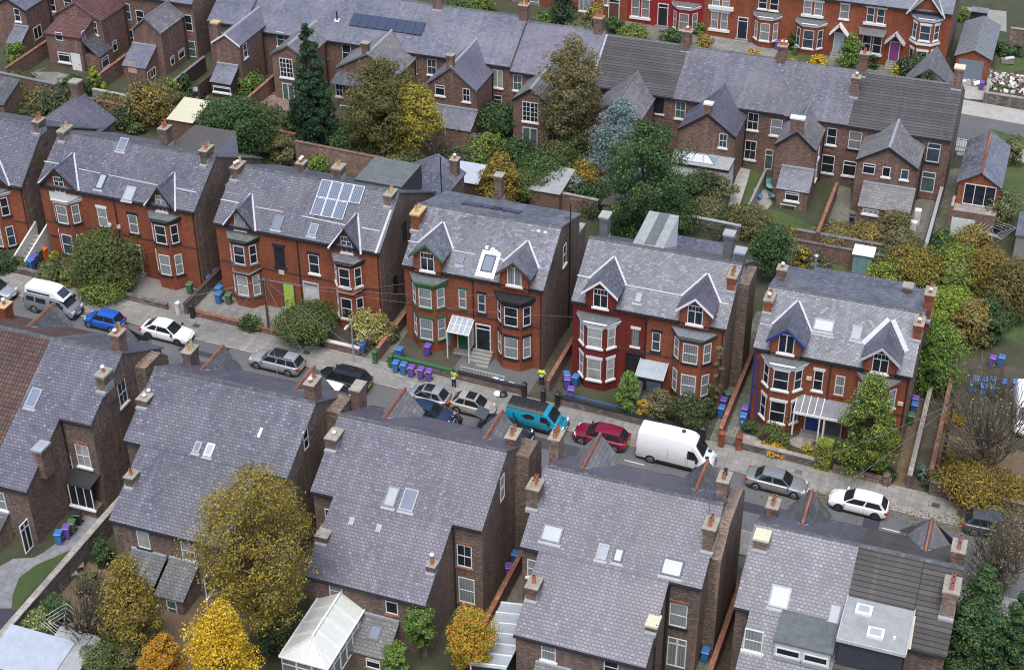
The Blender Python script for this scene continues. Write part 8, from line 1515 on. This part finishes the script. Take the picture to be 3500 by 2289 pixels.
def plant(label, base, top, wpx, mat, shape='round', cat=None, mat2=None, f2=.25, dens=1., trunk=None, bark='bark', lsz=.092, low=None, squash=1., name=None, bare=0., ylock=None):
    """base = ground point, top = highest point of the crown, wpx = crown width, all read off the photo"""
    NT[0] += 1; rng = np.random.default_rng(100+NT[0]); P = onG(base)
    if ylock is not None: P = onY(base, ylock); P.z = gz(P.x)
    T = onY(top, P.y); z0 = gz(P.x); Hh = max(.5, T.z-z0); dist = (Vector((P.x,P.y,z0))-Vector((0,0,CAMH))).length; R = wpx*dist/F/2; big = Hh > 3.2 and shape != 'hedge'
    cat = cat or ('tree' if big else 'shrub'); r = thing(name or {'tree':'tree','shrub':'shrub'}.get(cat,'plant'), label, cat, (P.x,P.y,z0)); o0 = (P.x,P.y,z0)
    if low is None: low = {'cone':.04,'round':.30 if big else .02,'egg':.10,'column':.12,'flat':.35}.get(shape,.05)
    zb = z0+Hh*low; r0 = float(np.clip(R*.24,.14,.6))*.75; hc = max(.3, z0+Hh-zb-(r0 if shape != 'cone' else 0)); cx, cy = T.x*.75+P.x*.25 if abs(T.x-P.x) < R else P.x, P.y
    nclump = int(np.clip((36 if shape == 'cone' else 26)*R*R+16, 14, 320 if shape == 'cone' else 240)); cl = []
    ph = rng.uniform(0,6.28,6)
    while len(cl) < nclump:
        u = rng.random(); u = 1-(1-u)**.66 if shape == 'cone' else u; a = rng.uniform(0,2*math.pi)
        if shape == 'cone': prof = (1-u)**.72*(.92+.08*math.sin(u*30));  
        elif shape == 'egg': prof = math.sin(math.pi*min(1,(.12+u*.88))**.8)**.75
        elif shape == 'column': prof = (math.sin(math.pi*(.08+.88*u)))**.45*(.8+.2*math.sin(u*9+ph[0]))
        elif shape == 'flat': prof = (1-(2*u-1)**2)**.5
        else: prof = math.sqrt(max(0,1-(2*u-1)**2))
        lob = 1+.13*math.sin(2*a+ph[1]+u*3)+.10*math.sin(3*a+ph[2]-u*5)+.06*math.sin(5*a+ph[3])
        q = rng.uniform(.35,1.)**.55 if rng.random() < .8 else rng.uniform(.1,.6); rr = (R*1.18 if shape == 'cone' else (R-r0*.7)*1.06)*prof*lob*q*(rng.uniform(.82,1.2) if shape != 'cone' else 1)
        cl.append((cx+math.cos(a)*rr, cy+math.sin(a)*rr*squash, zb+hc*u+(rng.normal(0,.06*min(hc,3)) if shape != 'cone' else 0), a, prof))
    cl = np.array(cl); rc = np.clip(R*.24,.14,.6 if shape != 'cone' else .85)*rng.uniform(.6,1.25,nclump)
    if shape == 'cone': rc = rc*(.3+.8*cl[:,4])
    area = 4*math.pi*R*max(R,hc/2); ls = lsz*dist/105*(1 if R > .8 else .75); nl = int(np.clip(area/(ls*ls)*2.5*dens*(1-bare), 140, 34000)); ci = rng.integers(0,nclump,nl)
    d = rng.normal(size=(nl,3)); d /= np.linalg.norm(d,axis=1)[:,None]; rad = rc[ci]*rng.uniform(.35,1.,nl)**.5*(1.25 if shape != 'cone' else 1.)
    C_ = cl[ci,:3]+d*rad[:,None]*np.array([1.3,1.3,.85 if shape != 'column' else 1.2]); 
    if shape in ('column',) : C_[:,2] -= rng.exponential(.25,nl)
    C_[:,2] = np.maximum(C_[:,2], z0+.03); ctr = np.array([cx,cy,zb+hc*.45]); out = C_-ctr; out /= np.linalg.norm(out,axis=1)[:,None]+1e-9
    N_ = d*.6+out*.5+np.array([0,0,.35])+rng.normal(size=(nl,3))*.55; N_ /= np.linalg.norm(N_,axis=1)[:,None]
    leaf_obj('crown' if cat == 'tree' else 'foliage', r, o0, C_, N_, np.full(nl,ls*.62), mat, rng, mat2, f2)
    b = MB(); tr = trunk or max(.05,R*.055)
    if big:
        zt = zb+hc*(.55 if shape != 'cone' else .9); m_ = Vector((P.x*.5+cx*.5,cy,lerp(z0,zt,.5))); b.tube((P.x,P.y,z0-.2), m_, tr*1.3, tr*.9, bark, 8); b.tube(m_, (cx,cy,zt), tr*.9, tr*.35, bark, 7)
        b.build('trunk', r); b = MB(); k = rng.choice(nclump, min(nclump, 26 if not bare else 60), replace=False)
        for i in k:
            t = rng.uniform(.35,.95); p = Vector((P.x*.5+cx*.5,cy,lerp(z0,zt,t*.75))); q = Vector(cl[i,:3]); md = lerp(p,q,.55)+Vector((0,0,-.08*R)); b.tube(p, md, tr*.42, tr*.25, bark, 5, False); b.tube(md, q, tr*.25, tr*.08, bark, 4, False)
        b.build('limbs', r)
    else:
        for i in rng.choice(nclump, min(nclump,7), replace=False): b.tube((P.x,P.y,z0), Vector(cl[i,:3]), .03, .012, bark, 4, False)
        b.build('stem', r)
    if bare:
        b = MB(); R2 = random.Random(NT[0])
        for i in range(int(420*bare)):
            c_ = cl[R2.randrange(nclump)]; p = Vector(c_[:3]); dr = (p-Vector((P.x,P.y,zb-.3*R))).normalized(); q = p+(dr+Vector((R2.gauss(0,.5),R2.gauss(0,.5),R2.gauss(.1,.4))))*R*.34; p -= dr*R*.3; b.tube(p, q, .028*dist/100, .012, 'twig' if bark == 'bark' else bark, 3, False)
        stuff(b.build('twigs', r, fixn=False))
    return r
def pl(label, k, bx, by, tx, ty, w, mat, shape='round', **kw): return plant(label, Z(k,bx,by) if k else (bx,by), Z(k,tx,ty) if k else (tx,ty), w*.38527 if k else w, mat, shape, **kw)
N_ = None
# back gardens
pl('tall dark pointed conifer before the far terrace', 'B', 600,1290, 497,205, 430, 'leaf_conifer', 'cone', mat2='leaf_dark', f2=.4, dens=1.3)
pl('broad olive brown tree right of the pointed conifer', 'B', 1120,1400, 1190,520, 640, 'leaf_olive', 'round', mat2='leaf_bronze', f2=.25, low=.08)
pl('mustard yellow tree beside the olive brown tree', 'B', 1420,1440, 1490,745, 470, 'leaf_mustard', 'round', mat2='leaf_lime', f2=.35, low=.05)
pl('small orange shrub below the mustard tree', 'B', 1570,1330, 1590,1110, 190, 'leaf_orange')
pl('tall weeping birch with thin bronze leaves', 'C', 730,1420, 640,335, 530, 'leaf_khaki', 'round', low=.08, mat2='leaf_bronze', f2=.45, bark='bark_pale', lsz=.085, dens=1.1)
pl('powdery blue grey conifer beside the birch', 'C', 1030,1640, 1110,895, 500, 'leaf_bluish', 'egg', lsz=.085, dens=1.1)
pl('large round dark green tree right of the blue conifer', '', 2230,850, 2200,420, 310, 'leaf_green', 'round', mat2='leaf_dark', f2=.5, low=.05)
pl('golden brown tree beside the garden shed', '', 1690,720, 1712,520, 140, 'leaf_mustard', 'egg', mat2='leaf_bronze', f2=.4)
for l, x, y, ty, w, m, m2 in (('bright green shrub below the slated shed', 1660,600,470,110,'leaf_green','leaf_lime'), ('dark green shrub left of the birch trunk', 1765,590,490,120,'leaf_dark','leaf_green'), ('wide green shrub behind the felt roofed outhouse', 1860,640,545,170,'leaf_green','leaf_dark'), ('mustard shrub between birch and blue conifer', 2005,650,560,105,'leaf_mustard','leaf_olive'), ('dark shrub at the foot of the birch', 1960,575,470,90,'leaf_dark','leaf_olive'), ('khaki shrub under the round dark tree', 2420,760,690,120,'leaf_khaki','leaf_olive'), ('dark undergrowth left of the white extension', 2390,700,600,110,'leaf_dark','leaf_olive'), ('green bush left of the outhouse roof', 1790,690,600,130,'leaf_green','leaf_olive'), ('dark ivy bush behind the long outhouse', 1905,600,500,120,'leaf_olive','leaf_dark'), ('low dark bush before the blue grey conifer', 2050,720,640,120,'leaf_dark','leaf_green'), ('olive brambles left of the golden brown tree', 1560,620,530,140,'leaf_dark','leaf_khaki'), ('green brambles below the olive brown tree', 1410,600,520,120,'leaf_olive','leaf_green'), ('leafy bush behind the boxy rear dormer', 2320,770,690,140,'leaf_green','leaf_dark'), ('brown bush right of the round dark tree', 2440,690,610,110,'leaf_khaki','leaf_dark'), ('brambles beside the yellow berried shrub', 2560,800,715,130,'leaf_olive','leaf_khaki'), ('grey green bush behind the outhouse roof', 1965,680,615,60,'leaf_bluish','leaf_khaki'), ('khaki shrub behind the solar panels', 1345,620,545,110,'leaf_khaki','leaf_olive'), ('olive shrub under the olive brown tree', 1285,560,480,110,'leaf_olive','leaf_dark'), ('brown leaved shrub on the lawn by the tall back wall', 965,550,480,85,'leaf_khaki','leaf_bronze'), ('bright green shrub behind the solar pair chimneys', 1085,600,545,70,'leaf_bright','leaf_green'), ('round green shrub right of the pointed conifer', 1185,520,440,125,'leaf_green','leaf_dark'), ('green shrub left of the pointed conifer', 1000,480,400,75,'leaf_dark','leaf_green'), ('dark bush beside the brick wing of the shed house', 1700,470,365,115,'leaf_dark','leaf_green')):
    pl(l, '', x,y, x,ty-12, w*1.2, m, mat2=m2, f2=.35)
pl('leafless dark tangled tree behind the solar pair', '', 1480,600, 1490,455, 190, 'leaf_bronze', 'round', bare=.9, dens=.15, low=.1)
pl('spreading dark cedar behind the wide pair', '', 800,545, 790,340, 250, 'leaf_green', 'flat', mat2='leaf_dark', f2=.45, low=.12, dens=1.2); pl('light green shrub below the spreading cedar', '', 815,545, 810,455, 105, 'leaf_green', mat2='leaf_olive', f2=.3)
pl('thin khaki tree with mustard leaves on its right', 'A', 1230,1080, 1330,730, 470, 'leaf_khaki', 'round', mat2='leaf_mustard', f2=.55, dens=.55, bare=.4, low=.15)
for l, bx, by, tx, ty, w, m, m2, sh in (('round bright green bush by the far left yard', 140,560,130,385,175,'leaf_bright','leaf_green','round'), ('lime green conical shrub by the paved yard', 870,800,820,572,165,'leaf_lime','leaf_bright','cone'), ('dark shrub left of the lime conical shrub', 650,850,650,690,290,'leaf_dark','leaf_olive','round'), ('brown shrub behind the square chimney', 330,950,330,780,330,'leaf_khaki','leaf_bronze','round'), ('mossy shrub at the left edge of the back gardens', 60,870,50,700,230,'leaf_olive','leaf_mustard','round'), ('lime shrub left of the square chimney', 90,960,85,880,110,'leaf_lime','leaf_bright','round'), ('dark clipped hedge by the patio table', 1640,880,1635,670,170,'leaf_dark','leaf_green','egg'), ('mustard shrub left of the clipped hedge', 1520,900,1500,700,230,'leaf_green','leaf_mustard','round'), ('ivy covered conifer by the lean-to', 2170,680,2155,465,150,'leaf_green','leaf_dark','cone'), ('green hedge right of the lean-to', 2190,800,2180,650,290,'leaf_green','leaf_bright','round'), ('dark brambles on the shaded lawn', 750,1030,740,900,220,'leaf_dark','leaf_khaki','round'), ('brown shrub below the pink topped wall', 820,960,820,870,170,'leaf_olive','leaf_khaki','round'), ('low khaki shrub by the plastic chair', 1210,1180,1210,1090,170,'leaf_khaki','leaf_green','round'), ('dark bush left of the hip roofed wing', 220,1060,230,960,260,'leaf_dark','leaf_olive','round')):
    pl(l, 'A', bx,by, tx,ty, w, m, sh, mat2=m2, f2=.4)
for l, bx, by, ty, w, m, m2 in (('olive bush behind the top left back wall', 60,300,245,120,'leaf_olive','leaf_green'), ('dark bush left of the brown shrub', 190,385,310,120,'leaf_dark','leaf_khaki'), ('green bush right of the square chimney', 270,400,325,90,'leaf_green','leaf_olive'), ('khaki bush along the red coped back wall', 360,385,320,110,'leaf_khaki','leaf_olive'), ('dark bush under the thin khaki tree', 430,430,365,110,'leaf_dark','leaf_olive'), ('green bush right of the cream roofed garage', 690,440,370,90,'leaf_green','leaf_dark'), ('low bush between cedar and patio', 900,420,360,90,'leaf_olive','leaf_green'), ('green shrub right of the spreading cedar', 930,520,455,100,'leaf_green','leaf_khaki'), ('dark brambles beside the shed chimney', 1420,660,590,120,'leaf_dark','leaf_khaki'), ('leafy tangle behind the timber shed', 1610,640,560,110,'leaf_olive','leaf_mustard'), ('green tangle behind the painted house', 2150,830,740,150,'leaf_dark','leaf_green'), ('dark brambles along the slate coped wall', 2480,790,725,140,'leaf_dark','leaf_olive'), ('khaki brambles left of the teal shed', 2790,930,870,110,'leaf_khaki','leaf_dark'), ('green tangle right of the teal shed', 3050,940,860,130,'leaf_green','leaf_olive')):
    pl(l, '', bx,by, bx,ty, w, m, mat2=m2, f2=.4)
# right hand gardens
for l, bx, by, tx, ty, w, m, m2, sh, f in (('olive gold tree behind the teal shed', 3135,985,3130,855,175,'leaf_olive','leaf_mustard','round',.5), ('lime green tree left of the bronze trees', 3280,960,3275,845,160,'leaf_green','leaf_lime','round',.5), ('bronze leaved tree below the rotary airer', 3390,1010,3385,845,190,'leaf_bronze','leaf_mustard','egg',.4), ('russet tree at the right edge', 3475,1080,3470,890,190,'leaf_bronze','leaf_olive','egg',.4), ('dark green shrub behind the olive gold tree', 3205,890,3208,825,100,'leaf_dark','leaf_green','round',.4), ('yellow green shrub beside the purple rear roof', 3030,1000,3030,900,120,'leaf_lime','leaf_green','round',.5), ('pale green shrub among the dark bushes', 3275,1040,3275,915,80,'leaf_khaki','leaf_bright','round',.5), ('bright green creeper tree beside the tall chimney', 3250,1120,3245,985,180,'leaf_bright','leaf_lime','round',.4), ('drooping bright green tree over the side passage', 3205,1330,3210,1105,190,'leaf_bright','leaf_green','egg',.4), ('khaki flowered tree right of the bright green ones', 3330,1180,3325,1025,150,'leaf_mustard','leaf_khaki','egg',.5), ('dark round tree right of the khaki tree', 3385,1170,3385,1025,125,'leaf_green','leaf_dark','egg',.5), ('dark shrub under the olive gold tree', 3185,1010,3180,945,160,'leaf_dark','leaf_green','round',.3), ('dark ivy hanging on the mossy wall', 3190,1360,3190,1250,60,'leaf_dark','leaf_green','egg',.4), ('olive tree by the slate coped wall', 3090,900,3080,790,130,'leaf_khaki','leaf_olive','round',.4), ('brown shrub below the white washed terrace', 3330,860,3330,775,120,'leaf_khaki','leaf_mustard','round',.5), ('green shrub right of the long passage wall', 3230,860,3225,790,90,'leaf_dark','leaf_bright','round',.3), ('dark thicket below the bronze trees', 3390,1090,3395,1010,190,'leaf_dark','leaf_olive','round',.3), ('thin grey bush beside the annex terrace', 3430,790,3430,650,120,'leaf_khaki','leaf_green','round',.3), ('grey green hedge beside the iron gates', 3465,560,3460,470,85,'leaf_khaki','leaf_green','round',.4), ('russet shrub on the yellow wall', 2700,840,2700,780,55,'leaf_mustard','leaf_khaki','round',.5), ('wide green shrub between the right hand houses', 2640,960,2640,775,150,'leaf_green','leaf_dark','round',.5), ('yellow berried shrub beside the lawn', 2745,920,2740,840,70,'leaf_olive','leaf_yellow','round',.3), ('bramble against the lower brick wall', 2860,820,2860,775,150,'leaf_khaki','leaf_mustard','round',.3), ('mustard shrub behind the black bins', 2970,830,2970,765,120,'leaf_mustard','leaf_khaki','round',.5), ('brown thin shrub beside the fridge', 3060,820,3055,720,110,'leaf_khaki','leaf_bronze','round',.3)):
    pl(l, '', bx,by, tx,ty, w, m, sh, mat2=m2, f2=f)
pl('egg shaped yellow green tree before the house with the blue bargeboard', 'R', 720,1110, 735,232, 465, 'leaf_green', 'egg', mat2='leaf_lime', f2=.4, dens=1.1)
pl('nearly bare spreading tree in the yard at the right', 'R', 1745,1200, 1780,230, 800, 'leaf_mustard', 'round', bare=.95, dens=.5, low=.25, trunk=.16, mat2='leaf_bronze', f2=.5)
for l, bx, by, tx, ty, w, m, m2 in (('mustard thicket below the bare tree', 1650,1330,1640,1010,540,'leaf_bronze','leaf_mustard'), ('yellow brown shrub by the leaning pole', 1490,1050,1500,900,300,'leaf_bronze','leaf_mustard'), ('mustard shrub at the right end of the stone wall', 1960,1340,1950,1120,330,'leaf_mustard','leaf_olive'), ('green shrub beside the dark bin store', 1220,1130,1220,1000,150,'leaf_bluish','leaf_dark'), ('dark green bush at the wall end', 1290,1230,1280,1100,190,'leaf_dark','leaf_green'), ('rusty shrub on the brick coped wall', 1440,640,1440,540,210,'leaf_orange','leaf_bronze'), ('purple tinted mustard hedge at the yard front', 1800,1480,1800,1330,420,'leaf_bronze','leaf_khaki')):
    pl(l, 'R', bx,by, tx,ty, w, m, mat2=m2, f2=.4)
# lower right corner
pl('big feathery green conifer in the lower right corner', 'Q', 2010,1990, 1930,615, 760, 'leaf_green', 'cone', mat2='leaf_conifer', f2=.5, dens=1.2, lsz=.11); pl('second green conifer at the right edge', 'Q', 2330,1990, 2320,800, 560, 'leaf_green', 'cone', mat2='leaf_conifer', f2=.5)
pl('grey bare thicket above the lower right conifer', 'Q', 2120,900, 2110,300, 560, 'leaf_khaki', 'round', bare=.9, dens=.35, low=.05); pl('khaki bush at the right end of the road', 'Q', 2260,520, 2250,250, 420, 'leaf_khaki', 'round', bare=.5, dens=.5, mat2='leaf_mustard', f2=.3)
# lower left gardens
pl('large bronze autumn tree over the slate roof', '', 880,2200, 860,1612, 390, 'leaf_mustard', 'round', mat2='leaf_olive', f2=.4, dens=1.2, low=.22); pl('bright yellow autumn tree at the bottom edge', '', 750,2480, 745,2075, 250, 'leaf_yellow', 'egg', mat2='leaf_mustard', f2=.25, dens=1.2)
pl('small orange tree left of the yellow tree', '', 555,2370, 550,2165, 135, 'leaf_orange', 'egg', mat2='leaf_mustard', f2=.35); pl('mustard green tree before the dark lean-to', '', 440,2240, 425,1915, 205, 'leaf_mustard', 'egg', mat2='leaf_olive', f2=.4, dens=.8, bare=.15); pl('grey leafless shrub left of the mustard green tree', '', 300,2230, 295,1985, 200, 'leaf_khaki', 'round', bare=.95, dens=.35, low=.05)
for l, x, y, ty, w, m, m2 in (('cream flowering hydrangea on the lawn', 128,2185,2095,110,'leaf_cream','leaf_green'), ('green shrub behind the hydrangea', 190,2120,2035,100,'leaf_green','leaf_dark'), ('dark green shrub below the grey leafless shrub', 350,2310,2200,160,'leaf_green','leaf_khaki'), ('olive shrub below the mustard green tree', 450,2290,2180,130,'leaf_olive','leaf_khaki'), ('dark hedge right of the yellow tree', 925,2230,2090,150,'leaf_dark','leaf_olive'), ('orange and green tree by the glass roofed passage', 1610,2330,2085,165,'leaf_orange','leaf_lime'), ('bright green climber beside the slate lean-to', 1350,2300,2205,85,'leaf_bright','leaf_green'), ('green climber on the rear wall right of the lean-to', 1435,2250,2075,110,'leaf_green','leaf_bright'), ('dark shrub by the two slatted chairs', 345,1930,1850,70,'leaf_dark','leaf_green'), ('grassy tuft by the long stone wall', 300,2010,1960,90,'leaf_khaki','leaf_green')):
    pl(l, '', x,y, x,ty, w, m, mat2=m2, f2=.4)
# front gardens of the middle row
pl('dark olive tree before the wide pair', 'E', 930,1080, 905,640, 590, 'leaf_olive', 'round', mat2='leaf_green', f2=.5, low=.12); pl('wide yellow green hedge below the olive tree', 'E', 930,1180, 930,1000, 460, 'leaf_green', mat2='leaf_lime', f2=.3)
for l, bx, by, tx, ty, w, m, m2 in (('rounded grey green bush behind the pink wall', 430,1060,430,905,270,'leaf_green','leaf_khaki'), ('small lime bush by the orange box', 468,895,466,800,90,'leaf_lime','leaf_bright'), ('yellow tipped shrub beside the rounded bush', 600,1100,600,975,150,'leaf_lime','leaf_khaki'), ('dark green bush before the left edge house', 50,960,50,830,230,'leaf_dark','leaf_green'), ('leafy shrub by the blue bin at left', 190,960,180,860,150,'leaf_khaki','leaf_green')):
    pl(l, 'E', bx,by, tx,ty, w, m, mat2=m2, f2=.35)
for l, bx, by, tx, ty, w, m, m2, sh in (('clipped green ball shrub on the paved yard', 410,1490,400,1365,200,'leaf_green','leaf_dark','round'), ('large rambling green bush right of the dark pole', 900,1600,880,1305,540,'leaf_green','leaf_olive','round'), ('dark upright shrub at the white porch door', 1060,1370,1055,1150,150,'leaf_dark','leaf_green','egg'), ('yellow flowering shrub beside the upright shrub', 1150,1400,1145,1250,110,'leaf_lime','leaf_olive','egg'), ('cream flowering shrub before the solar pair', 1450,1590,1450,1340,340,'leaf_cream','leaf_mustard','round'), ('khaki brambles before the passage of the porch house', 1660,1600,1650,1440,150,'leaf_khaki','leaf_olive','round')):
    pl(l, 'F', bx,by, tx,ty, w, m, sh, mat2=m2, f2=.35)
for l, bx, by, tx, ty, w, m, m2, sh in (('feathery bright green shrub at the pale blue door', 120,300,130,-70,240,'leaf_bright','leaf_green','egg'), ('yellow shrub left of the khaki bush', 262,370,262,150,115,'leaf_yellow','leaf_mustard','egg'), ('khaki bush behind the white panel van', 410,370,410,95,250,'leaf_khaki','leaf_olive','round'), ('dark olive bush beside the khaki bush', 680,440,680,135,330,'leaf_dark','leaf_olive','round'), ('dark shrub in the corner of the bay', 870,330,860,170,120,'leaf_dark','leaf_olive','round'), ('green shrub under the white bay windows', 1430,560,1430,410,250,'leaf_green','leaf_olive','round'), ('low green shrub at the blue drainpipe', 1215,450,1215,365,140,'leaf_green','leaf_dark','round'), ('yellow flowers along the stone front wall', 1430,640,1430,565,220,'leaf_yellow','leaf_orange','round'), ('orange yellow flower clump by the curved path', 1500,610,1500,540,80,'leaf_yellow','leaf_orange','round'), ('yellow and green shrub left of the square hedge', 1720,700,1715,560,110,'leaf_lime','leaf_yellow','egg')):
    pl(l, 'L', bx,by, tx,ty, w, m, sh, mat2=m2, f2=.4)
pl('dark shrub at the foot of the egg shaped tree', 'R', 830,1120, 830,1020, 210, 'leaf_dark', mat2='leaf_olive'); pl('leafy shrub left of the egg shaped tree', 'R', 480,1030, 480,920, 160, 'leaf_khaki', mat2='leaf_green')
pl('climber on the right corner of the painted house', 'H', 1440,1500, 1440,1070, 120, 'leaf_khaki', 'egg', mat2='leaf_olive', ylock=99.6, cat='shrub', dens=.7); pl('ivy between the white bay and porch', 'L', 1530,400, 1525,280, 80, 'leaf_olive', 'egg', mat2='leaf_orange', ylock=99.8)
def hedge(label, x0, x1, y0, y1, h, mat, m2):
    rng = np.random.default_rng(int(abs(x0)*10)); r = thing('clipped_hedge', label, 'hedge', ((x0+x1)/2,(y0+y1)/2,gz(x0))); n = int(((x1-x0)+(y1-y0))*2*h*160)+600; C = np.stack([rng.uniform(x0,x1,n),rng.uniform(y0,y1,n),gz(x0)+rng.uniform(.05,h,n)],1); f = rng.integers(0,5,n); N = np.zeros((n,3))
    for k, (ax, v, nn) in enumerate(((0,x0,(-1,0,0)),(0,x1,(1,0,0)),(1,y0,(0,-1,0)),(1,y1,(0,1,0)),(2,gz(x0)+h,(0,0,1)))): s = f == k; C[s,ax] = v+rng.normal(0,.03,s.sum()); N[s] = nn
    N = N+rng.normal(size=(n,3))*.5; N /= np.linalg.norm(N,axis=1)[:,None]; leaf_obj('foliage', r, tuple(r.location), C, N, np.full(n,.055), mat, rng, m2, .3); b = MB(); b.box(x0+.06,x1-.06,y0+.06,y1-.06,gz(x0),gz(x0)+h-.06,'wood_dark'); b.build('stems', r)
P0, P1 = onG(Z('L',1765,800)), onG(Z('L',1885,830)); hedge('square clipped yellow green hedge block by the pavement', P0.x, P1.x+.1, P0.y+.1, P0.y+1.1, 2.5, 'leaf_lime', 'leaf_bright')
# front gardens of the red terrace
for l, k, bx, by, tx, ty, w, m, m2, sh in (('dark evergreen before the plum brick house', 'C', 580,230,585,-60,230,'leaf_dark','leaf_conifer','egg'), ('mustard twiggy shrub before the plum house', 'C', 860,240,860,20,200,'leaf_mustard','leaf_khaki','round'), ('long clipped hedge at the crimson house', 'C', 1200,340,1200,230,260,'leaf_green','leaf_lime','round'), ('round clipped bush left of the crimson house', 'C', 1050,300,1040,150,150,'leaf_green','leaf_dark','round'), ('low dark shrub before the crimson bay', 'C', 1550,370,1550,260,190,'leaf_green','leaf_dark','round'), ('bright green upright shrub by the crimson bay', 'C', 1800,320,1800,190,90,'leaf_bright','leaf_green','egg'), ('mustard shrub by the ridge chimney', 'C', 1830,450,1830,310,160,'leaf_mustard','leaf_khaki','round'), ('low hedge left of the far terrace ridge', 'C', 430,210,430,110,170,'leaf_green','leaf_bright','round'), ('brown hedge under the dark evergreen', 'C', 720,270,720,170,300,'leaf_khaki','leaf_green','round'), ('yellow low shrub behind the far ridge', 'C', 2270,510,2270,440,120,'leaf_yellow','leaf_khaki','round'),
    ('tall round green cypress before the pale blue door', 'D', 810,640,810,310,230,'leaf_green','leaf_bright','egg'), ('yellow shrub on the little front lawn', 'D', 525,590,520,490,150,'leaf_yellow','leaf_lime','round'), ('small yellow shrub left on the front lawn', 'D', 295,560,295,505,75,'leaf_yellow','leaf_mustard','round'), ('lime shrub below the purple door', 'D', 1210,690,1205,580,110,'leaf_lime','leaf_yellow','round'), ('dark rambling shrub before the end house', 'D', 1400,700,1400,500,320,'leaf_dark','leaf_khaki','round'), ('yellow shrub at the corner of the end house', 'D', 1590,600,1590,490,120,'leaf_yellow','leaf_mustard','round'), ('bright bush on the drive behind the garage', 'D', 1800,190,1800,60,105,'leaf_bright','leaf_green','egg'), ('dark shrub by the brown front bay', 'D', 1240,600,1245,510,100,'leaf_dark','leaf_green','round'), ('green shrub beside the canted bay', 'D', 285,440,285,300,90,'leaf_green','leaf_dark','egg'), ('dark bushes on the rubble plot', 'D', 2140,480,2150,390,170,'leaf_dark','leaf_green','round'), ('low shrub among the rubble', 'D', 2120,790,2120,740,100,'leaf_green','leaf_khaki','round'), ('second dark bush on the rubble plot', 'D', 2260,490,2260,410,130,'leaf_dark','leaf_green','round'), ('thin shrub left of the purple door steps', 'D', 1000,600,1000,490,110,'leaf_dark','leaf_olive','round')):
    pl(l, k, bx,by, tx,ty, w, m, sh, mat2=m2, f2=.35)
for x, w in ((1780,40),(1870,80),(1600,60)): pass
pl('bright garden shrub at the top edge behind the far terrace', 'B', 2050,100, 2050,-10, 240, 'leaf_green', mat2='leaf_lime'); pl('green hedge at the top edge right of the ridge chimney', 'B', 1850,90, 1850,-20, 200, 'leaf_green', mat2='leaf_khaki')
# ------------------------------------------------------------------ camera, light, view
cam = bpy.data.cameras.new('camera'); co = bpy.data.objects.new('camera', cam); COL.objects.link(co)
cam.sensor_width = 36; cam.lens = F*36/3500; cam.clip_start = 1; cam.clip_end = 1500
m4 = Matrix.Identity(4)
for i in range(3): m4[i][0], m4[i][1], m4[i][2] = RM[0][i], -RM[1][i], -RM[2][i]
m4[0][3], m4[1][3], m4[2][3] = 0, 0, CAMH
co.matrix_world = m4; SC.camera = co
w = bpy.data.worlds.new('World'); SC.world = w; w.use_nodes = True
bg = w.node_tree.nodes['Background']; sky = w.node_tree.nodes.new('ShaderNodeTexSky'); sky.sky_type = 'NISHITA'; sky.sun_disc = False
EL, AZ = math.radians(68), math.radians(168)
sky.sun_elevation = EL; sky.sun_rotation = AZ; sky.air_density = 1.0; sky.dust_density = 3.; sky.ozone_density = 1.
w.node_tree.links.new(sky.outputs[0], bg.inputs[0]); bg.inputs[1].default_value = .125
sl = bpy.data.lights.new('sun', 'SUN'); sl.energy = 1.5; sl.angle = math.radians(40); sl.color = (1., .99, .975)
so = bpy.data.objects.new('sun', sl); COL.objects.link(so)
dv = Vector((math.sin(AZ)*math.cos(EL), math.cos(AZ)*math.cos(EL), math.sin(EL))); so.rotation_euler = dv.to_track_quat('Z', 'Y').to_euler()
SC.view_settings.view_transform = 'Standard'; SC.view_settings.look = 'None'; SC.view_settings.exposure = .8; SC.view_settings.gamma = 1
SC.cycles.filter_width = 1.1; SC.cycles.max_bounces = 5; SC.cycles.diffuse_bounces = 3; SC.cycles.glossy_bounces = 2; SC.cycles.transmission_bounces = 2; SC.cycles.transparent_max_bounces = 4
